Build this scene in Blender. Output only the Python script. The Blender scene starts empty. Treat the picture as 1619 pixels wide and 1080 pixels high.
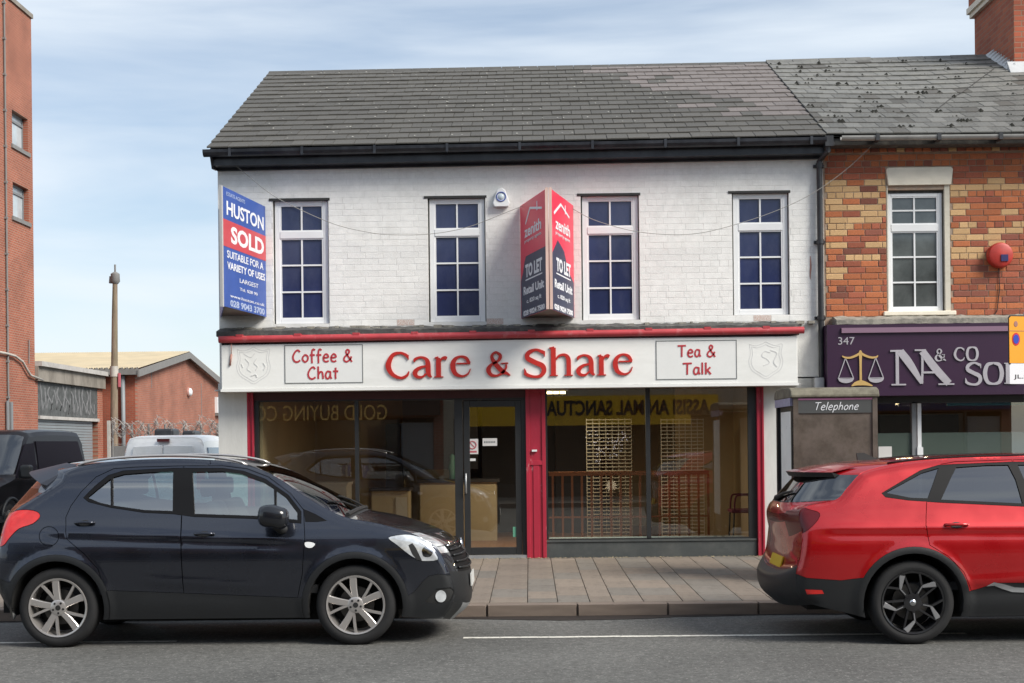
import bpy, math, random
import numpy as np
from mathutils import Vector, Matrix
from mathutils.geometry import delaunay_2d_cdt, tessellate_polygon

sc = bpy.context.scene
COL = sc.collection
RND = random.Random(11)

# ------------------------------------------------------------------ camera, sky, sun, exposure
FPX, CX, CY, CAMH = 2150.0, 809.5, 700.0, 1.76      # focal length and horizon in pixels of the 1619 px wide photo
YAW, ROLL = 0.013, 0.011
cd = bpy.data.cameras.new('camera')
cam = bpy.data.objects.new('camera', cd)
COL.objects.link(cam)
cd.sensor_width = 36.0
cd.lens = FPX / 1619.0 * 36.0
cd.shift_y = (CY - 540.0) / 1619.0
cd.clip_start = 0.05
cd.clip_end = 1500
_d = Vector((-math.sin(YAW), math.cos(YAW), 0))
_r0 = Vector((math.cos(YAW), math.sin(YAW), 0))
_z = Vector((0, 0, 1))
_R = _r0 * math.cos(ROLL) - _z * math.sin(ROLL)
_U = _r0 * math.sin(ROLL) + _z * math.cos(ROLL)
CAM = Vector((0, 0, CAMH))
cam.matrix_world = Matrix.Translation(CAM) @ Matrix((_R, _U, -_d)).transposed().to_4x4()
sc.camera = cam

SUN_EL, SUN_AZ = 41.0, 123.0       # azimuth clockwise from +Y (into the picture): the sun is behind the camera, to the right
w = bpy.data.worlds.new('World')
sc.world = w
w.use_nodes = True
nt = w.node_tree
nt.nodes.clear()
out = nt.nodes.new('ShaderNodeOutputWorld')
bg = nt.nodes.new('ShaderNodeBackground')
sky = nt.nodes.new('ShaderNodeTexSky')
sky.sky_type = 'NISHITA'
sky.sun_disc = False
sky.sun_elevation = math.radians(SUN_EL)
sky.sun_rotation = math.radians(SUN_AZ)
sky.air_density = 1.0
sky.dust_density = 0.8
sky.ozone_density = 0.8
tc = nt.nodes.new('ShaderNodeTexCoord')
mp = nt.nodes.new('ShaderNodeMapping')
mp.inputs['Scale'].default_value = (1.0, 1.0, 6.0)
mp.inputs['Location'].default_value = (0.35, 0.2, 0.9)
mp.inputs['Rotation'].default_value = (0.0, 0.10, 0.0)
n1 = nt.nodes.new('ShaderNodeTexNoise')
n1.inputs['Scale'].default_value = 2.6
n1.inputs['Detail'].default_value = 7
n1.inputs['Roughness'].default_value = 0.5
n1.inputs['Distortion'].default_value = 0.4
cr = nt.nodes.new('ShaderNodeValToRGB')
cr.color_ramp.elements[0].position = 0.36
cr.color_ramp.elements[0].color = (0.27, 0.27, 0.27, 1)
cr.color_ramp.elements[1].position = 0.68
cr.color_ramp.elements[1].color = (0.93, 0.93, 0.93, 1)
sm = nt.nodes.new('ShaderNodeMixRGB'); sm.blend_type = 'MULTIPLY'; sm.inputs[0].default_value = 1
sm.inputs[2].default_value = (0.105, 0.105, 0.105, 1)
mx = nt.nodes.new('ShaderNodeMixRGB')
mx.inputs[2].default_value = (0.64, 0.70, 0.76, 1)
L = nt.links.new
L(tc.outputs['Generated'], mp.inputs['Vector']); L(mp.outputs[0], n1.inputs['Vector'])
L(n1.outputs['Fac'], cr.inputs[0]); L(cr.outputs[0], mx.inputs[0])
L(sky.outputs[0], sm.inputs[1]); L(sm.outputs[0], mx.inputs[1])
L(mx.outputs[0], bg.inputs['Color']); bg.inputs['Strength'].default_value = 1.0
L(bg.outputs[0], out.inputs[0])

sd = bpy.data.lights.new('sun', 'SUN')
sd.energy = 3.8
sd.angle = math.radians(27)
sd.color = (1.0, 0.95, 0.86)
so = bpy.data.objects.new('sun', sd)
COL.objects.link(so)
_a, _e = math.radians(SUN_AZ), math.radians(SUN_EL)
_sv = Vector((math.sin(_a) * math.cos(_e), math.cos(_a) * math.cos(_e), math.sin(_e)))
so.rotation_euler = _sv.to_track_quat('Z', 'Y').to_euler()
so.location = (6, -6, 14)

sc.view_settings.view_transform = 'Standard'
sc.view_settings.look = 'None'
sc.view_settings.exposure = 0.46
sc.view_settings.gamma = 1.0
sc.view_settings.use_curve_mapping = False
sc.render.engine = 'CYCLES'
sc.cycles.max_bounces = 8
sc.cycles.transparent_max_bounces = 16
sc.cycles.caustics_reflective = False
sc.cycles.caustics_refractive = False

# ------------------------------------------------------------------ surveying: a pixel of the photo met with a real plane of the street
def _ray(px, py):
    return _d + _R * ((px - CX) / FPX) + _U * ((CY - py) / FPX)
def PY(px, py, Y):
    r = _ray(px, py); t = Y / r.y
    return r.x * t, CAMH + r.z * t
def PX(px, py, X):
    r = _ray(px, py); t = X / r.x
    return r.y * t, CAMH + r.z * t

FAC, KERB = 18.70, 13.75
PAVK, PAVF = 0.12, 0.17
def pavz(y):
    return PAVK + (PAVF - PAVK) * min(1, max(0, (y - KERB) / (FAC - KERB)))

# ------------------------------------------------------------------ materials
def _nodes(name):
    m = bpy.data.materials.new(name); m.use_nodes = True
    t = m.node_tree
    return m, t, t.nodes, t.links.new, t.nodes['Principled BSDF']

def mat(name, col, rough=0.6, metal=0.0, var=0.0, vscale=6.0, bump=0.0, bscale=60.0, dirt_sheen=None, dscale=1.5, damt=0.5,
        coat=0.0, rnd=0.0, emit=None, estr=0.0, stretch=(1, 1, 1), spec=None, drange=(0.45, 0.7), bdist=0.01):
    m, t, N, L, p = _nodes(name)
    p.inputs['Roughness'].default_value = rough
    p.inputs['Metallic'].default_value = metal
    if spec is not None:
        p.inputs['Specular IOR Level'].default_value = spec
    p.inputs['Coat Weight'].default_value = coat
    p.inputs['Coat Roughness'].default_value = 0.03
    if emit:
        p.inputs['Emission Color'].default_value = (*emit, 1); p.inputs['Emission Strength'].default_value = estr
    src = None
    tcn = N.new('ShaderNodeTexCoord'); mpn = N.new('ShaderNodeMapping')
    mpn.inputs['Scale'].default_value = stretch
    L(tcn.outputs['Object'], mpn.inputs['Vector'])
    rgb = N.new('ShaderNodeRGB'); rgb.outputs[0].default_value = (*col, 1)
    src = rgb.outputs[0]
    if var > 0:
        nn = N.new('ShaderNodeTexNoise'); nn.inputs['Scale'].default_value = vscale; nn.inputs['Detail'].default_value = 6
        nn.inputs['Roughness'].default_value = 0.65
        L(mpn.outputs[0], nn.inputs['Vector'])
        mr = N.new('ShaderNodeMapRange'); mr.inputs[1].default_value = 0.25; mr.inputs[2].default_value = 0.75
        mr.inputs[3].default_value = 1 - var; mr.inputs[4].default_value = 1 + var
        L(nn.outputs['Fac'], mr.inputs[0])
        h = N.new('ShaderNodeHueSaturation'); L(src, h.inputs['Color']); L(mr.outputs[0], h.inputs['Value']); src = h.outputs[0]
    if rnd > 0:
        oi = N.new('ShaderNodeObjectInfo')
        mr = N.new('ShaderNodeMapRange'); mr.inputs[3].default_value = 1 - rnd; mr.inputs[4].default_value = 1 + rnd
        L(oi.outputs['Random'], mr.inputs[0])
        h = N.new('ShaderNodeHueSaturation'); L(src, h.inputs['Color']); L(mr.outputs[0], h.inputs['Value']); src = h.outputs[0]
    if dirt_sheen:
        nn = N.new('ShaderNodeTexNoise'); nn.inputs['Scale'].default_value = dscale; nn.inputs['Detail'].default_value = 8
        nn.inputs['Roughness'].default_value = 0.7
        L(mpn.outputs[0], nn.inputs['Vector'])
        mr = N.new('ShaderNodeMapRange'); mr.inputs[1].default_value = drange[0]; mr.inputs[2].default_value = drange[1]
        mr.inputs[3].default_value = 0; mr.inputs[4].default_value = damt
        L(nn.outputs['Fac'], mr.inputs[0])
        mxn = N.new('ShaderNodeMixRGB'); mxn.inputs[2].default_value = (*dirt_sheen, 1)
        L(mr.outputs[0], mxn.inputs[0]); L(src, mxn.inputs[1]); src = mxn.outputs[0]
    L(src, p.inputs['Base Color'])
    if bump > 0:
        nb = N.new('ShaderNodeTexNoise'); nb.inputs['Scale'].default_value = bscale; nb.inputs['Detail'].default_value = 5
        L(mpn.outputs[0], nb.inputs['Vector'])
        bn = N.new('ShaderNodeBump'); bn.inputs['Strength'].default_value = bump; bn.inputs['Distance'].default_value = bdist
        L(nb.outputs['Fac'], bn.inputs['Height']); L(bn.outputs[0], p.inputs['Normal'])
    return m

def glass(name, tint=(0.9, 0.95, 0.93), base=0.055, rough=0.0, opac=0.0, ocol=(0.02, 0.02, 0.02)):
    """Thin pane: fresnel reflection over a tinted see-through body, with a share of dust or film."""
    m, t, N, L, p = _nodes(name)
    o = N['Material Output']
    tr = N.new('ShaderNodeBsdfTransparent'); tr.inputs[0].default_value = (*tint, 1)
    gl = N.new('ShaderNodeBsdfGlossy'); gl.inputs['Roughness'].default_value = rough
    lw = N.new('ShaderNodeLayerWeight'); lw.inputs['Blend'].default_value = 0.5
    mr = N.new('ShaderNodeMath'); mr.operation = 'POWER'; mr.inputs[1].default_value = 5.0
    L(lw.outputs['Facing'], mr.inputs[0])
    ma = N.new('ShaderNodeMath'); ma.operation = 'MULTIPLY_ADD'; ma.inputs[1].default_value = 0.55; ma.inputs[2].default_value = base
    ma.use_clamp = True
    L(mr.outputs[0], ma.inputs[0])
    df = N.new('ShaderNodeBsdfDiffuse'); df.inputs[0].default_value = (*ocol, 1)
    m1 = N.new('ShaderNodeMixShader'); m1.inputs[0].default_value = opac
    L(tr.outputs[0], m1.inputs[1]); L(df.outputs[0], m1.inputs[2])
    m2 = N.new('ShaderNodeMixShader'); L(ma.outputs[0], m2.inputs[0]); L(m1.outputs[0], m2.inputs[1]); L(gl.outputs[0], m2.inputs[2])
    L(m2.outputs[0], o.inputs[0])
    return m

def brickmat(name, c1, c2, mortar, axes='xz', bw=0.235, rh=0.085, rough=0.85, ms=0.010, dirt_sheen=None):
    m, t, N, L, p = _nodes(name)
    tcn = N.new('ShaderNodeTexCoord'); sp = N.new('ShaderNodeSeparateXYZ'); cb = N.new('ShaderNodeCombineXYZ')
    L(tcn.outputs['Object'], sp.inputs[0])
    L(sp.outputs['XYZ'.index(axes[0].upper())], cb.inputs[0]); L(sp.outputs['XYZ'.index(axes[1].upper())], cb.inputs[1])
    b = N.new('ShaderNodeTexBrick')
    b.inputs['Color1'].default_value = (*c1, 1); b.inputs['Color2'].default_value = (*c2, 1); b.inputs['Mortar'].default_value = (*mortar, 1)
    b.inputs['Scale'].default_value = 1; b.inputs['Brick Width'].default_value = bw; b.inputs['Row Height'].default_value = rh
    b.inputs['Mortar Size'].default_value = ms; b.inputs['Mortar Smooth'].default_value = 0.2
    L(cb.outputs[0], b.inputs['Vector'])
    nn = N.new('ShaderNodeTexNoise'); nn.inputs['Scale'].default_value = 0.9; nn.inputs['Detail'].default_value = 8
    L(tcn.outputs['Object'], nn.inputs['Vector'])
    mr = N.new('ShaderNodeMapRange'); mr.inputs[1].default_value = 0.3; mr.inputs[2].default_value = 0.7
    mr.inputs[3].default_value = 0.78; mr.inputs[4].default_value = 1.15; L(nn.outputs['Fac'], mr.inputs[0])
    h = N.new('ShaderNodeHueSaturation'); L(b.outputs['Color'], h.inputs['Color']); L(mr.outputs[0], h.inputs['Value'])
    L(h.outputs[0], p.inputs['Base Color'])
    bn = N.new('ShaderNodeBump'); bn.inputs['Strength'].default_value = 0.6; bn.inputs['Distance'].default_value = 0.01; bn.invert = True
    L(b.outputs['Fac'], bn.inputs['Height']); L(bn.outputs[0], p.inputs['Normal'])
    p.inputs['Roughness'].default_value = rough
    return m

M = {}
M['white_wall'] = mat('white_masonry_paint', (0.76, 0.755, 0.735), 0.75, var=0.10, vscale=9, bump=0.5, bscale=90, dirt_sheen=(0.36, 0.34, 0.30), dscale=1.1, damt=0.34, rnd=0.018, drange=(0.5, 0.78), bdist=0.006)
M['white_joint'] = mat('white_painted_joint', (0.70, 0.695, 0.675), 0.8, var=0.12, vscale=7, bump=0.4, bscale=60, dirt_sheen=(0.30, 0.29, 0.26), dscale=1.2, damt=0.35)
M['spalled'] = mat('spalled_brick', (0.52, 0.30, 0.23), 0.9, var=0.25, vscale=30, bump=0.6, bscale=60, dirt_sheen=(0.72, 0.70, 0.67), dscale=16, damt=0.95, drange=(0.45, 0.52))
M['pier'] = mat('white_pier_paint', (0.60, 0.595, 0.57), 0.7, var=0.06, vscale=3, bump=0.2, bscale=40, dirt_sheen=(0.30, 0.30, 0.28), dscale=2.0, damt=0.4, stretch=(1, 1, 0.3))
M['brick_orange'] = mat('brick_orange', (0.47, 0.148, 0.058), 0.85, var=0.28, vscale=18, bump=0.5, bscale=80, rnd=0.22, dirt_sheen=(0.16, 0.06, 0.035), dscale=7, damt=0.5)
M['brick_red'] = mat('brick_red', (0.37, 0.105, 0.055), 0.85, var=0.28, vscale=18, bump=0.5, bscale=80, rnd=0.22, dirt_sheen=(0.13, 0.05, 0.04), dscale=7, damt=0.5)
M['brick_dark'] = mat('brick_dark', (0.24, 0.080, 0.052), 0.85, var=0.25, vscale=18, bump=0.5, bscale=80, rnd=0.25)
M['brick_cream'] = mat('brick_cream', (0.60, 0.385, 0.19), 0.85, var=0.16, vscale=18, bump=0.5, bscale=80, rnd=0.12, dirt_sheen=(0.34, 0.17, 0.07), dscale=6, damt=0.4)
M['mortar'] = mat('brick_mortar', (0.33, 0.26, 0.20), 0.95, var=0.25, vscale=14, bump=0.5, bscale=120, dirt_sheen=(0.36, 0.14, 0.07), dscale=5, damt=0.55)
M['slate'] = mat('dark_slate', (0.076, 0.071, 0.063), 0.62, var=0.22, vscale=9, bump=0.4, bscale=50, rnd=0.13, dirt_sheen=(0.085, 0.08, 0.066), dscale=3, damt=0.4)
M['slate_pink'] = mat('pinkish_slate', (0.150, 0.130, 0.123), 0.62, var=0.2, vscale=9, bump=0.4, bscale=50, rnd=0.16)
M['slate_old'] = mat('old_grey_slate', (0.112, 0.110, 0.103), 0.6, var=0.28, vscale=12, bump=0.5, bscale=60, rnd=0.34, dirt_sheen=(0.22, 0.215, 0.19), dscale=5, damt=0.6)
M['slate_under'] = mat('roof_felt', (0.035, 0.034, 0.032), 0.9)
M['moss'] = mat('dark_moss', (0.010, 0.010, 0.007), 0.95, bump=0.5)
M['black_paint'] = mat('black_gloss_paint', (0.020, 0.021, 0.025), 0.42, var=0.3, vscale=4, dirt_sheen=(0.10, 0.10, 0.10), dscale=4, damt=0.25)
M['lead'] = mat('weathered_lead', (0.062, 0.062, 0.060), 0.7, var=0.4, vscale=8, bump=0.9, bscale=18, dirt_sheen=(0.24, 0.23, 0.20), dscale=7, damt=0.7, drange=(0.52, 0.72))
M['red_paint'] = mat('crimson_paint', (0.36, 0.022, 0.045), 0.38, var=0.15, vscale=6, dirt_sheen=(0.62, 0.42, 0.42), dscale=9, damt=0.75, drange=(0.62, 0.70), stretch=(1, 1, 0.35))
M['red_pipe'] = mat('faded_red_paint', (0.42, 0.045, 0.055), 0.45, var=0.18, vscale=5, dirt_sheen=(0.55, 0.30, 0.30), dscale=6, damt=0.5, drange=(0.55, 0.75))
M['maroon'] = mat('maroon_header', (0.055, 0.014, 0.018), 0.5, var=0.2, vscale=9, dirt_sheen=(0.22, 0.16, 0.15), dscale=14, damt=0.6, drange=(0.66, 0.72))
M['alu_black'] = mat('black_aluminium', (0.018, 0.019, 0.020), 0.45, var=0.15, vscale=8)
M['fascia'] = mat('white_fascia', (0.78, 0.78, 0.755), 0.4, var=0.035, vscale=1.5, dirt_sheen=(0.50, 0.50, 0.46), dscale=1.6, damt=0.35, stretch=(1, 1, 3), drange=(0.45, 0.8))
M['fascia_edge'] = mat('fascia_edge', (0.76, 0.76, 0.74), 0.35)
M['sign_red'] = mat('sign_letter_red', (0.47, 0.022, 0.016), 0.4, var=0.15, vscale=6)
M['sign_dkred'] = mat('sign_thin_red', (0.42, 0.035, 0.045), 0.5)
M['sign_grey'] = mat('faint_grey_line', (0.63, 0.63, 0.62), 0.6)
M['sign_grey2'] = mat('panel_border_grey', (0.17, 0.18, 0.18), 0.6)
M['stallriser'] = mat('grey_stallriser', (0.052, 0.058, 0.058), 0.55, var=0.12, vscale=4, dirt_sheen=(0.13, 0.13, 0.12), dscale=3, damt=0.4)
M['upvc'] = mat('white_upvc', (0.74, 0.75, 0.76), 0.35, var=0.04, vscale=3)
M['upvc_dirty'] = mat('cream_surround', (0.60, 0.56, 0.47), 0.6, var=0.12, vscale=8, dirt_sheen=(0.32, 0.29, 0.22), dscale=8, damt=0.6)
M['stone_cream'] = mat('painted_stone', (0.78, 0.72, 0.60), 0.7, var=0.06, vscale=5, bump=0.2, dirt_sheen=(0.50, 0.45, 0.35), dscale=4, damt=0.35)
M['reveal_dark'] = mat('matt_dark', (0.03, 0.03, 0.03), 0.8)
M['blue_pane'] = mat('navy_backed_pane', (0.022, 0.031, 0.088), 0.10, var=0.25, vscale=1.6, spec=0.5, dirt_sheen=(0.075, 0.085, 0.14), dscale=1.2, damt=0.6, rnd=0.12, stretch=(1, 1, .5))  # pale patches paint uneven reflections into the pane colour
M['grey_pane'] = mat('dark_backed_pane', (0.065, 0.075, 0.075), 0.05, var=0.4, vscale=2, spec=0.9, dirt_sheen=(0.16, 0.18, 0.18), dscale=1.5, damt=0.5)  # mottled grey paints mirrored street tones into the pane colour
M['asphalt'] = None
M['paving'] = mat('buff_paving', (0.195, 0.160, 0.130), 0.85, var=0.16, vscale=3.5, bump=0.25, bscale=120, rnd=0.10, dirt_sheen=(0.085, 0.07, 0.058), dscale=1.6, damt=0.65, bdist=0.004)
M['paving_grey'] = mat('grey_paving', (0.168, 0.150, 0.130), 0.85, var=0.16, vscale=3.5, bump=0.25, bscale=120, rnd=0.10, dirt_sheen=(0.075, 0.065, 0.055), dscale=1.6, damt=0.65, bdist=0.004)
M['kerb'] = mat('kerb_concrete', (0.185, 0.145, 0.118), 0.85, var=0.2, vscale=6, bump=0.4, bscale=80, rnd=0.08, dirt_sheen=(0.085, 0.065, 0.055), dscale=3, damt=0.6)
M['joint'] = mat('paving_joint', (0.14, 0.115, 0.095), 0.95)
M['purple'] = mat('purple_fascia', (0.032, 0.010, 0.034), 0.38, var=0.10, vscale=2)
M['pink_grey'] = mat('mauve_trim', (0.22, 0.13, 0.19), 0.5)
M['gold'] = mat('gold_lettering', (0.52, 0.34, 0.12), 0.45, var=0.1)
M['silver_letter'] = mat('silver_lettering', (0.42, 0.40, 0.43), 0.42, metal=0.2, var=0.1)
M['white_print'] = mat('white_print', (0.72, 0.73, 0.76), 0.5)
M['sign_blue'] = mat('sign_blue', (0.035, 0.085, 0.33), 0.4, var=0.12, vscale=2)
M['sign_mid_red'] = mat('sign_band_red', (0.50, 0.055, 0.07), 0.4, var=0.08, vscale=2)
M['tolet_red'] = mat('board_red', (0.74, 0.022, 0.065), 0.35, var=0.06)
M['tolet_navy'] = mat('board_navy', (0.030, 0.036, 0.075), 0.4, var=0.12)
M['board_edge'] = mat('board_edge', (0.42, 0.42, 0.42), 0.6)
M['wood_pale'] = mat('pale_timber', (0.62, 0.44, 0.38), 0.7, var=0.15, vscale=6, stretch=(6, 6, 0.5))
M['wood_board'] = mat('plywood_grey', (0.20, 0.19, 0.17), 0.8, var=0.2)
M['grey_metal'] = mat('painted_grey_steel', (0.18, 0.19, 0.20), 0.5, var=0.1)
M['galv'] = mat('galvanised_steel', (0.38, 0.39, 0.40), 0.45, metal=0.6, var=0.15)
M['gutter_grey'] = mat('weathered_gutter', (0.36, 0.36, 0.345), 0.55, var=0.25, vscale=4, dirt_sheen=(0.1, 0.1, 0.09), dscale=3, damt=0.5)
M['flash'] = mat('lead_flashing', (0.48, 0.49, 0.50), 0.5, var=0.15)
M['white_plastic'] = mat('white_plastic', (0.72, 0.73, 0.74), 0.4)
M['cable'] = mat('weathered_cable', (0.30, 0.29, 0.27), 0.7)
M['red_plastic'] = mat('red_alarm_plastic', (0.42, 0.03, 0.02), 0.5, var=0.25, vscale=10)
M['navy_plastic'] = mat('navy_plastic', (0.02, 0.015, 0.10), 0.5)
M['shop_glass'] = glass('shop_glass', (0.92, 0.93, 0.90), base=0.12)
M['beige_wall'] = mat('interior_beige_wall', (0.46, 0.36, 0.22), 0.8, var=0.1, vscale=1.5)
M['dark_interior'] = mat('interior_dark', (0.05, 0.045, 0.05), 0.8, var=0.2, vscale=1.0)
M['int_floor'] = mat('interior_wood_floor', (0.28, 0.13, 0.055), 0.4, var=0.2, vscale=3, stretch=(1, 6, 1))
M['ceiling_tile'] = mat('ceiling_board', (0.30, 0.24, 0.16), 0.8, var=0.1)
M['counter'] = mat('counter_laminate', (0.55, 0.46, 0.30), 0.5, var=0.06)
M['white_lam'] = mat('white_laminate', (0.66, 0.62, 0.52), 0.5)
M['balustrade'] = mat('orange_stained_timber', (0.44, 0.17, 0.07), 0.45, var=0.2, vscale=9, stretch=(4, 4, 0.4))
M['grille'] = mat('cream_grille_bar', (0.40, 0.36, 0.29), 0.5)
M['sill_blue'] = mat('pale_blue_sill', (0.32, 0.42, 0.46), 0.5, var=0.1)
M['chair_fab'] = mat('maroon_fabric', (0.16, 0.03, 0.05), 0.9)
M['lamp_on'] = mat('lit_tube', (0.9, 0.8, 0.5), 0.5, emit=(1.0, 0.78, 0.42), estr=6)
M['poster'] = mat('poster_paper', (0.62, 0.60, 0.58), 0.7, var=0.05)
M['poster_red'] = mat('poster_red', (0.45, 0.10, 0.12), 0.7)
M['kiosk'] = mat('kiosk_etched_steel', (0.250, 0.208, 0.178), 0.26, metal=0.6, var=0.38, vscale=2.2, dirt_sheen=(0.10, 0.085, 0.06), dscale=4, damt=0.6)  # grime, plus mottling that paints reflections into the steel colour
M['kiosk_top'] = mat('kiosk_mossy_roof', (0.17, 0.155, 0.115), 0.8, var=0.35, vscale=9, dirt_sheen=(0.06, 0.05, 0.035), dscale=6, damt=0.8)
M['kiosk_band'] = mat('kiosk_dark_band', (0.065, 0.068, 0.068), 0.45)
M['kiosk_pink'] = mat('kiosk_pink_strip', (0.42, 0.15, 0.28), 0.5)
M['kiosk_dark'] = mat('kiosk_dark_frame', (0.018, 0.020, 0.024), 0.4)
M['kiosk_head'] = mat('kiosk_mauve_header', (0.34, 0.33, 0.48), 0.4, var=0.3, vscale=14)
M['kiosk_panel'] = mat('kiosk_white_panel', (0.82, 0.84, 0.82), 0.6, var=0.08, vscale=4, dirt_sheen=(0.12, 0.12, 0.12), dscale=7, damt=0.8, drange=(0.62, 0.68))
M['frost'] = mat('frosted_film', (0.155, 0.195, 0.19), 0.35, var=0.06, vscale=1.5)
M['teal'] = mat('teal_blind', (0.05, 0.22, 0.22), 0.6)
M['orange'] = mat('sign_orange', (0.78, 0.33, 0.012), 0.45)
M['road_blue'] = mat('road_sign_blue', (0.02, 0.05, 0.42), 0.35)
M['road_red'] = mat('road_sign_red', (0.55, 0.02, 0.03), 0.35)
M['black'] = mat('plain_black', (0.012, 0.012, 0.012), 0.6)
M['tower_brick'] = brickmat('tower_brick', (0.355, 0.100, 0.055), (0.275, 0.072, 0.040), (0.31, 0.18, 0.13), 'yz', ms=.016)
M['tower_brick_x'] = brickmat('tower_brick_front', (0.42, 0.13, 0.07), (0.36, 0.10, 0.05), (0.34, 0.20, 0.15), 'xz')
M['gable_brick'] = brickmat('gable_brick', (0.34, 0.120, 0.072), (0.29, 0.095, 0.058), (0.28, 0.18, 0.14), 'yz')
M['gable_brick_x'] = brickmat('warehouse_brick', (0.34, 0.085, 0.045), (0.28, 0.065, 0.035), (0.24, 0.13, 0.09), 'xz')
M['chim_brick_y'] = brickmat('chimney_brick_side', (0.40, 0.115, 0.055), (0.30, 0.075, 0.04), (0.27, 0.15, 0.10), 'yz')
M['chim_brick_x'] = brickmat('chimney_brick_front', (0.40, 0.10, 0.05), (0.28, 0.07, 0.035), (0.27, 0.15, 0.10), 'xz')
M['concrete'] = mat('stained_concrete', (0.24, 0.215, 0.185), 0.9, var=0.2, vscale=2, bump=0.4, dirt_sheen=(0.09, 0.075, 0.06), dscale=1.2, damt=0.8, stretch=(1, 1, 0.5))
M['concrete_top'] = mat('pale_coping', (0.42, 0.40, 0.38), 0.85, var=0.12, dirt_sheen=(0.2, 0.18, 0.16), dscale=2, damt=0.5)
M['shutter_panel'] = mat('mottled_grey_panel', (0.085, 0.09, 0.09), 0.8, var=0.35, vscale=5, dirt_sheen=(0.02, 0.02, 0.02), dscale=4, damt=0.7)
M['graffiti'] = mat('faded_graffiti', (0.17, 0.17, 0.175), 0.8, var=0.3)
M['roller_grey'] = mat('roller_shutter_grey', (0.21, 0.23, 0.245), 0.55, var=0.12, vscale=1.0)
M['corrug'] = mat('cream_corrugated_sheet', (0.44, 0.365, 0.245), 0.6, var=0.14, vscale=0.8, dirt_sheen=(0.30, 0.27, 0.20), dscale=0.6, damt=0.5)
M['barge'] = mat('grey_bargeboard', (0.19, 0.185, 0.18), 0.7, var=0.15)
M['pole_wood'] = mat('creosoted_pole', (0.22, 0.165, 0.12), 0.9, var=0.35, vscale=5, bump=0.5, stretch=(3, 3, 0.35), dirt_sheen=(0.10, 0.11, 0.05), dscale=1.5, damt=0.6)
M['van_white'] = mat('white_van_paint', (0.76, 0.76, 0.76), 0.3, coat=0.5, var=0.04, dirt_sheen=(0.5, 0.49, 0.46), dscale=2, damt=0.3)
M['van_black'] = mat('black_van_paint', (0.007, 0.0065, 0.009), 0.5, coat=0.25, spec=.2)
M['van_window'] = mat('blacked_out_window', (0.010, 0.008, 0.013), 0.6, spec=0.1)
M['rubber'] = mat('tyre_rubber', (0.010, 0.010, 0.011), 0.8, var=0.2, vscale=20, bump=0.2, bscale=200)
M['cladding'] = mat('grey_black_cladding', (0.009, 0.010, 0.0115), 0.5, var=0.08, bump=0.1, bscale=400)
M['car_trim'] = mat('gloss_black_trim', (0.007, 0.007, 0.008), 0.5, spec=0.15)
M['alloy'] = mat('silver_alloy', (0.56, 0.53, 0.51), 0.32, metal=0.75, var=0.06)
M['alloy_dark'] = mat('black_alloy', (0.020, 0.020, 0.022), 0.22, metal=0.2, coat=0.5)
M['alloy_face'] = mat('machined_alloy_face', (0.34, 0.34, 0.35), 0.3, metal=0.6)
M['disc'] = mat('brake_disc', (0.10, 0.095, 0.09), 0.45, metal=0.8)
M['underbody'] = mat('underbody_black', (0.006, 0.006, 0.006), 0.9)
M['seat'] = mat('dark_seat_fabric', (0.035, 0.036, 0.04), 0.9)
M['car_glass'] = glass('car_side_glass', (0.50, 0.70, 0.68), base=0.38)
M['screen_glass'] = glass('windscreen_glass', (0.35, 0.42, 0.38), base=0.07)
M['car_glass_dark'] = glass('dark_privacy_glass', (0.10, 0.11, 0.12), base=0.24)
M['lens_clear'] = mat('clear_lamp_lens', (0.60, 0.62, 0.64), 0.08, metal=0.35, coat=1.0, var=0.55, vscale=9)
M['lens_red'] = mat('red_lamp_lens', (0.56, 0.015, 0.012), 0.10, coat=1.0, var=0.25, vscale=10)
M['lens_darkred'] = mat('dark_red_lamp_lens', (0.10, 0.004, 0.007), 0.22, coat=0.25, spec=.3)
M['chrome'] = mat('chrome', (0.62, 0.63, 0.65), 0.12, metal=1.0)
M['plate_yellow'] = mat('number_plate_yellow', (0.66, 0.44, 0.03), 0.4)
M['plate_white'] = mat('number_plate_white', (0.6, 0.6, 0.58), 0.4)
M['hivis'] = mat('yellow_cloth', (0.55, 0.58, 0.04), 0.8)
M['leaf_litter'] = mat('leaf_litter', (0.34, 0.28, 0.17), 0.9, rnd=0.3, var=0.4, vscale=30)

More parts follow.
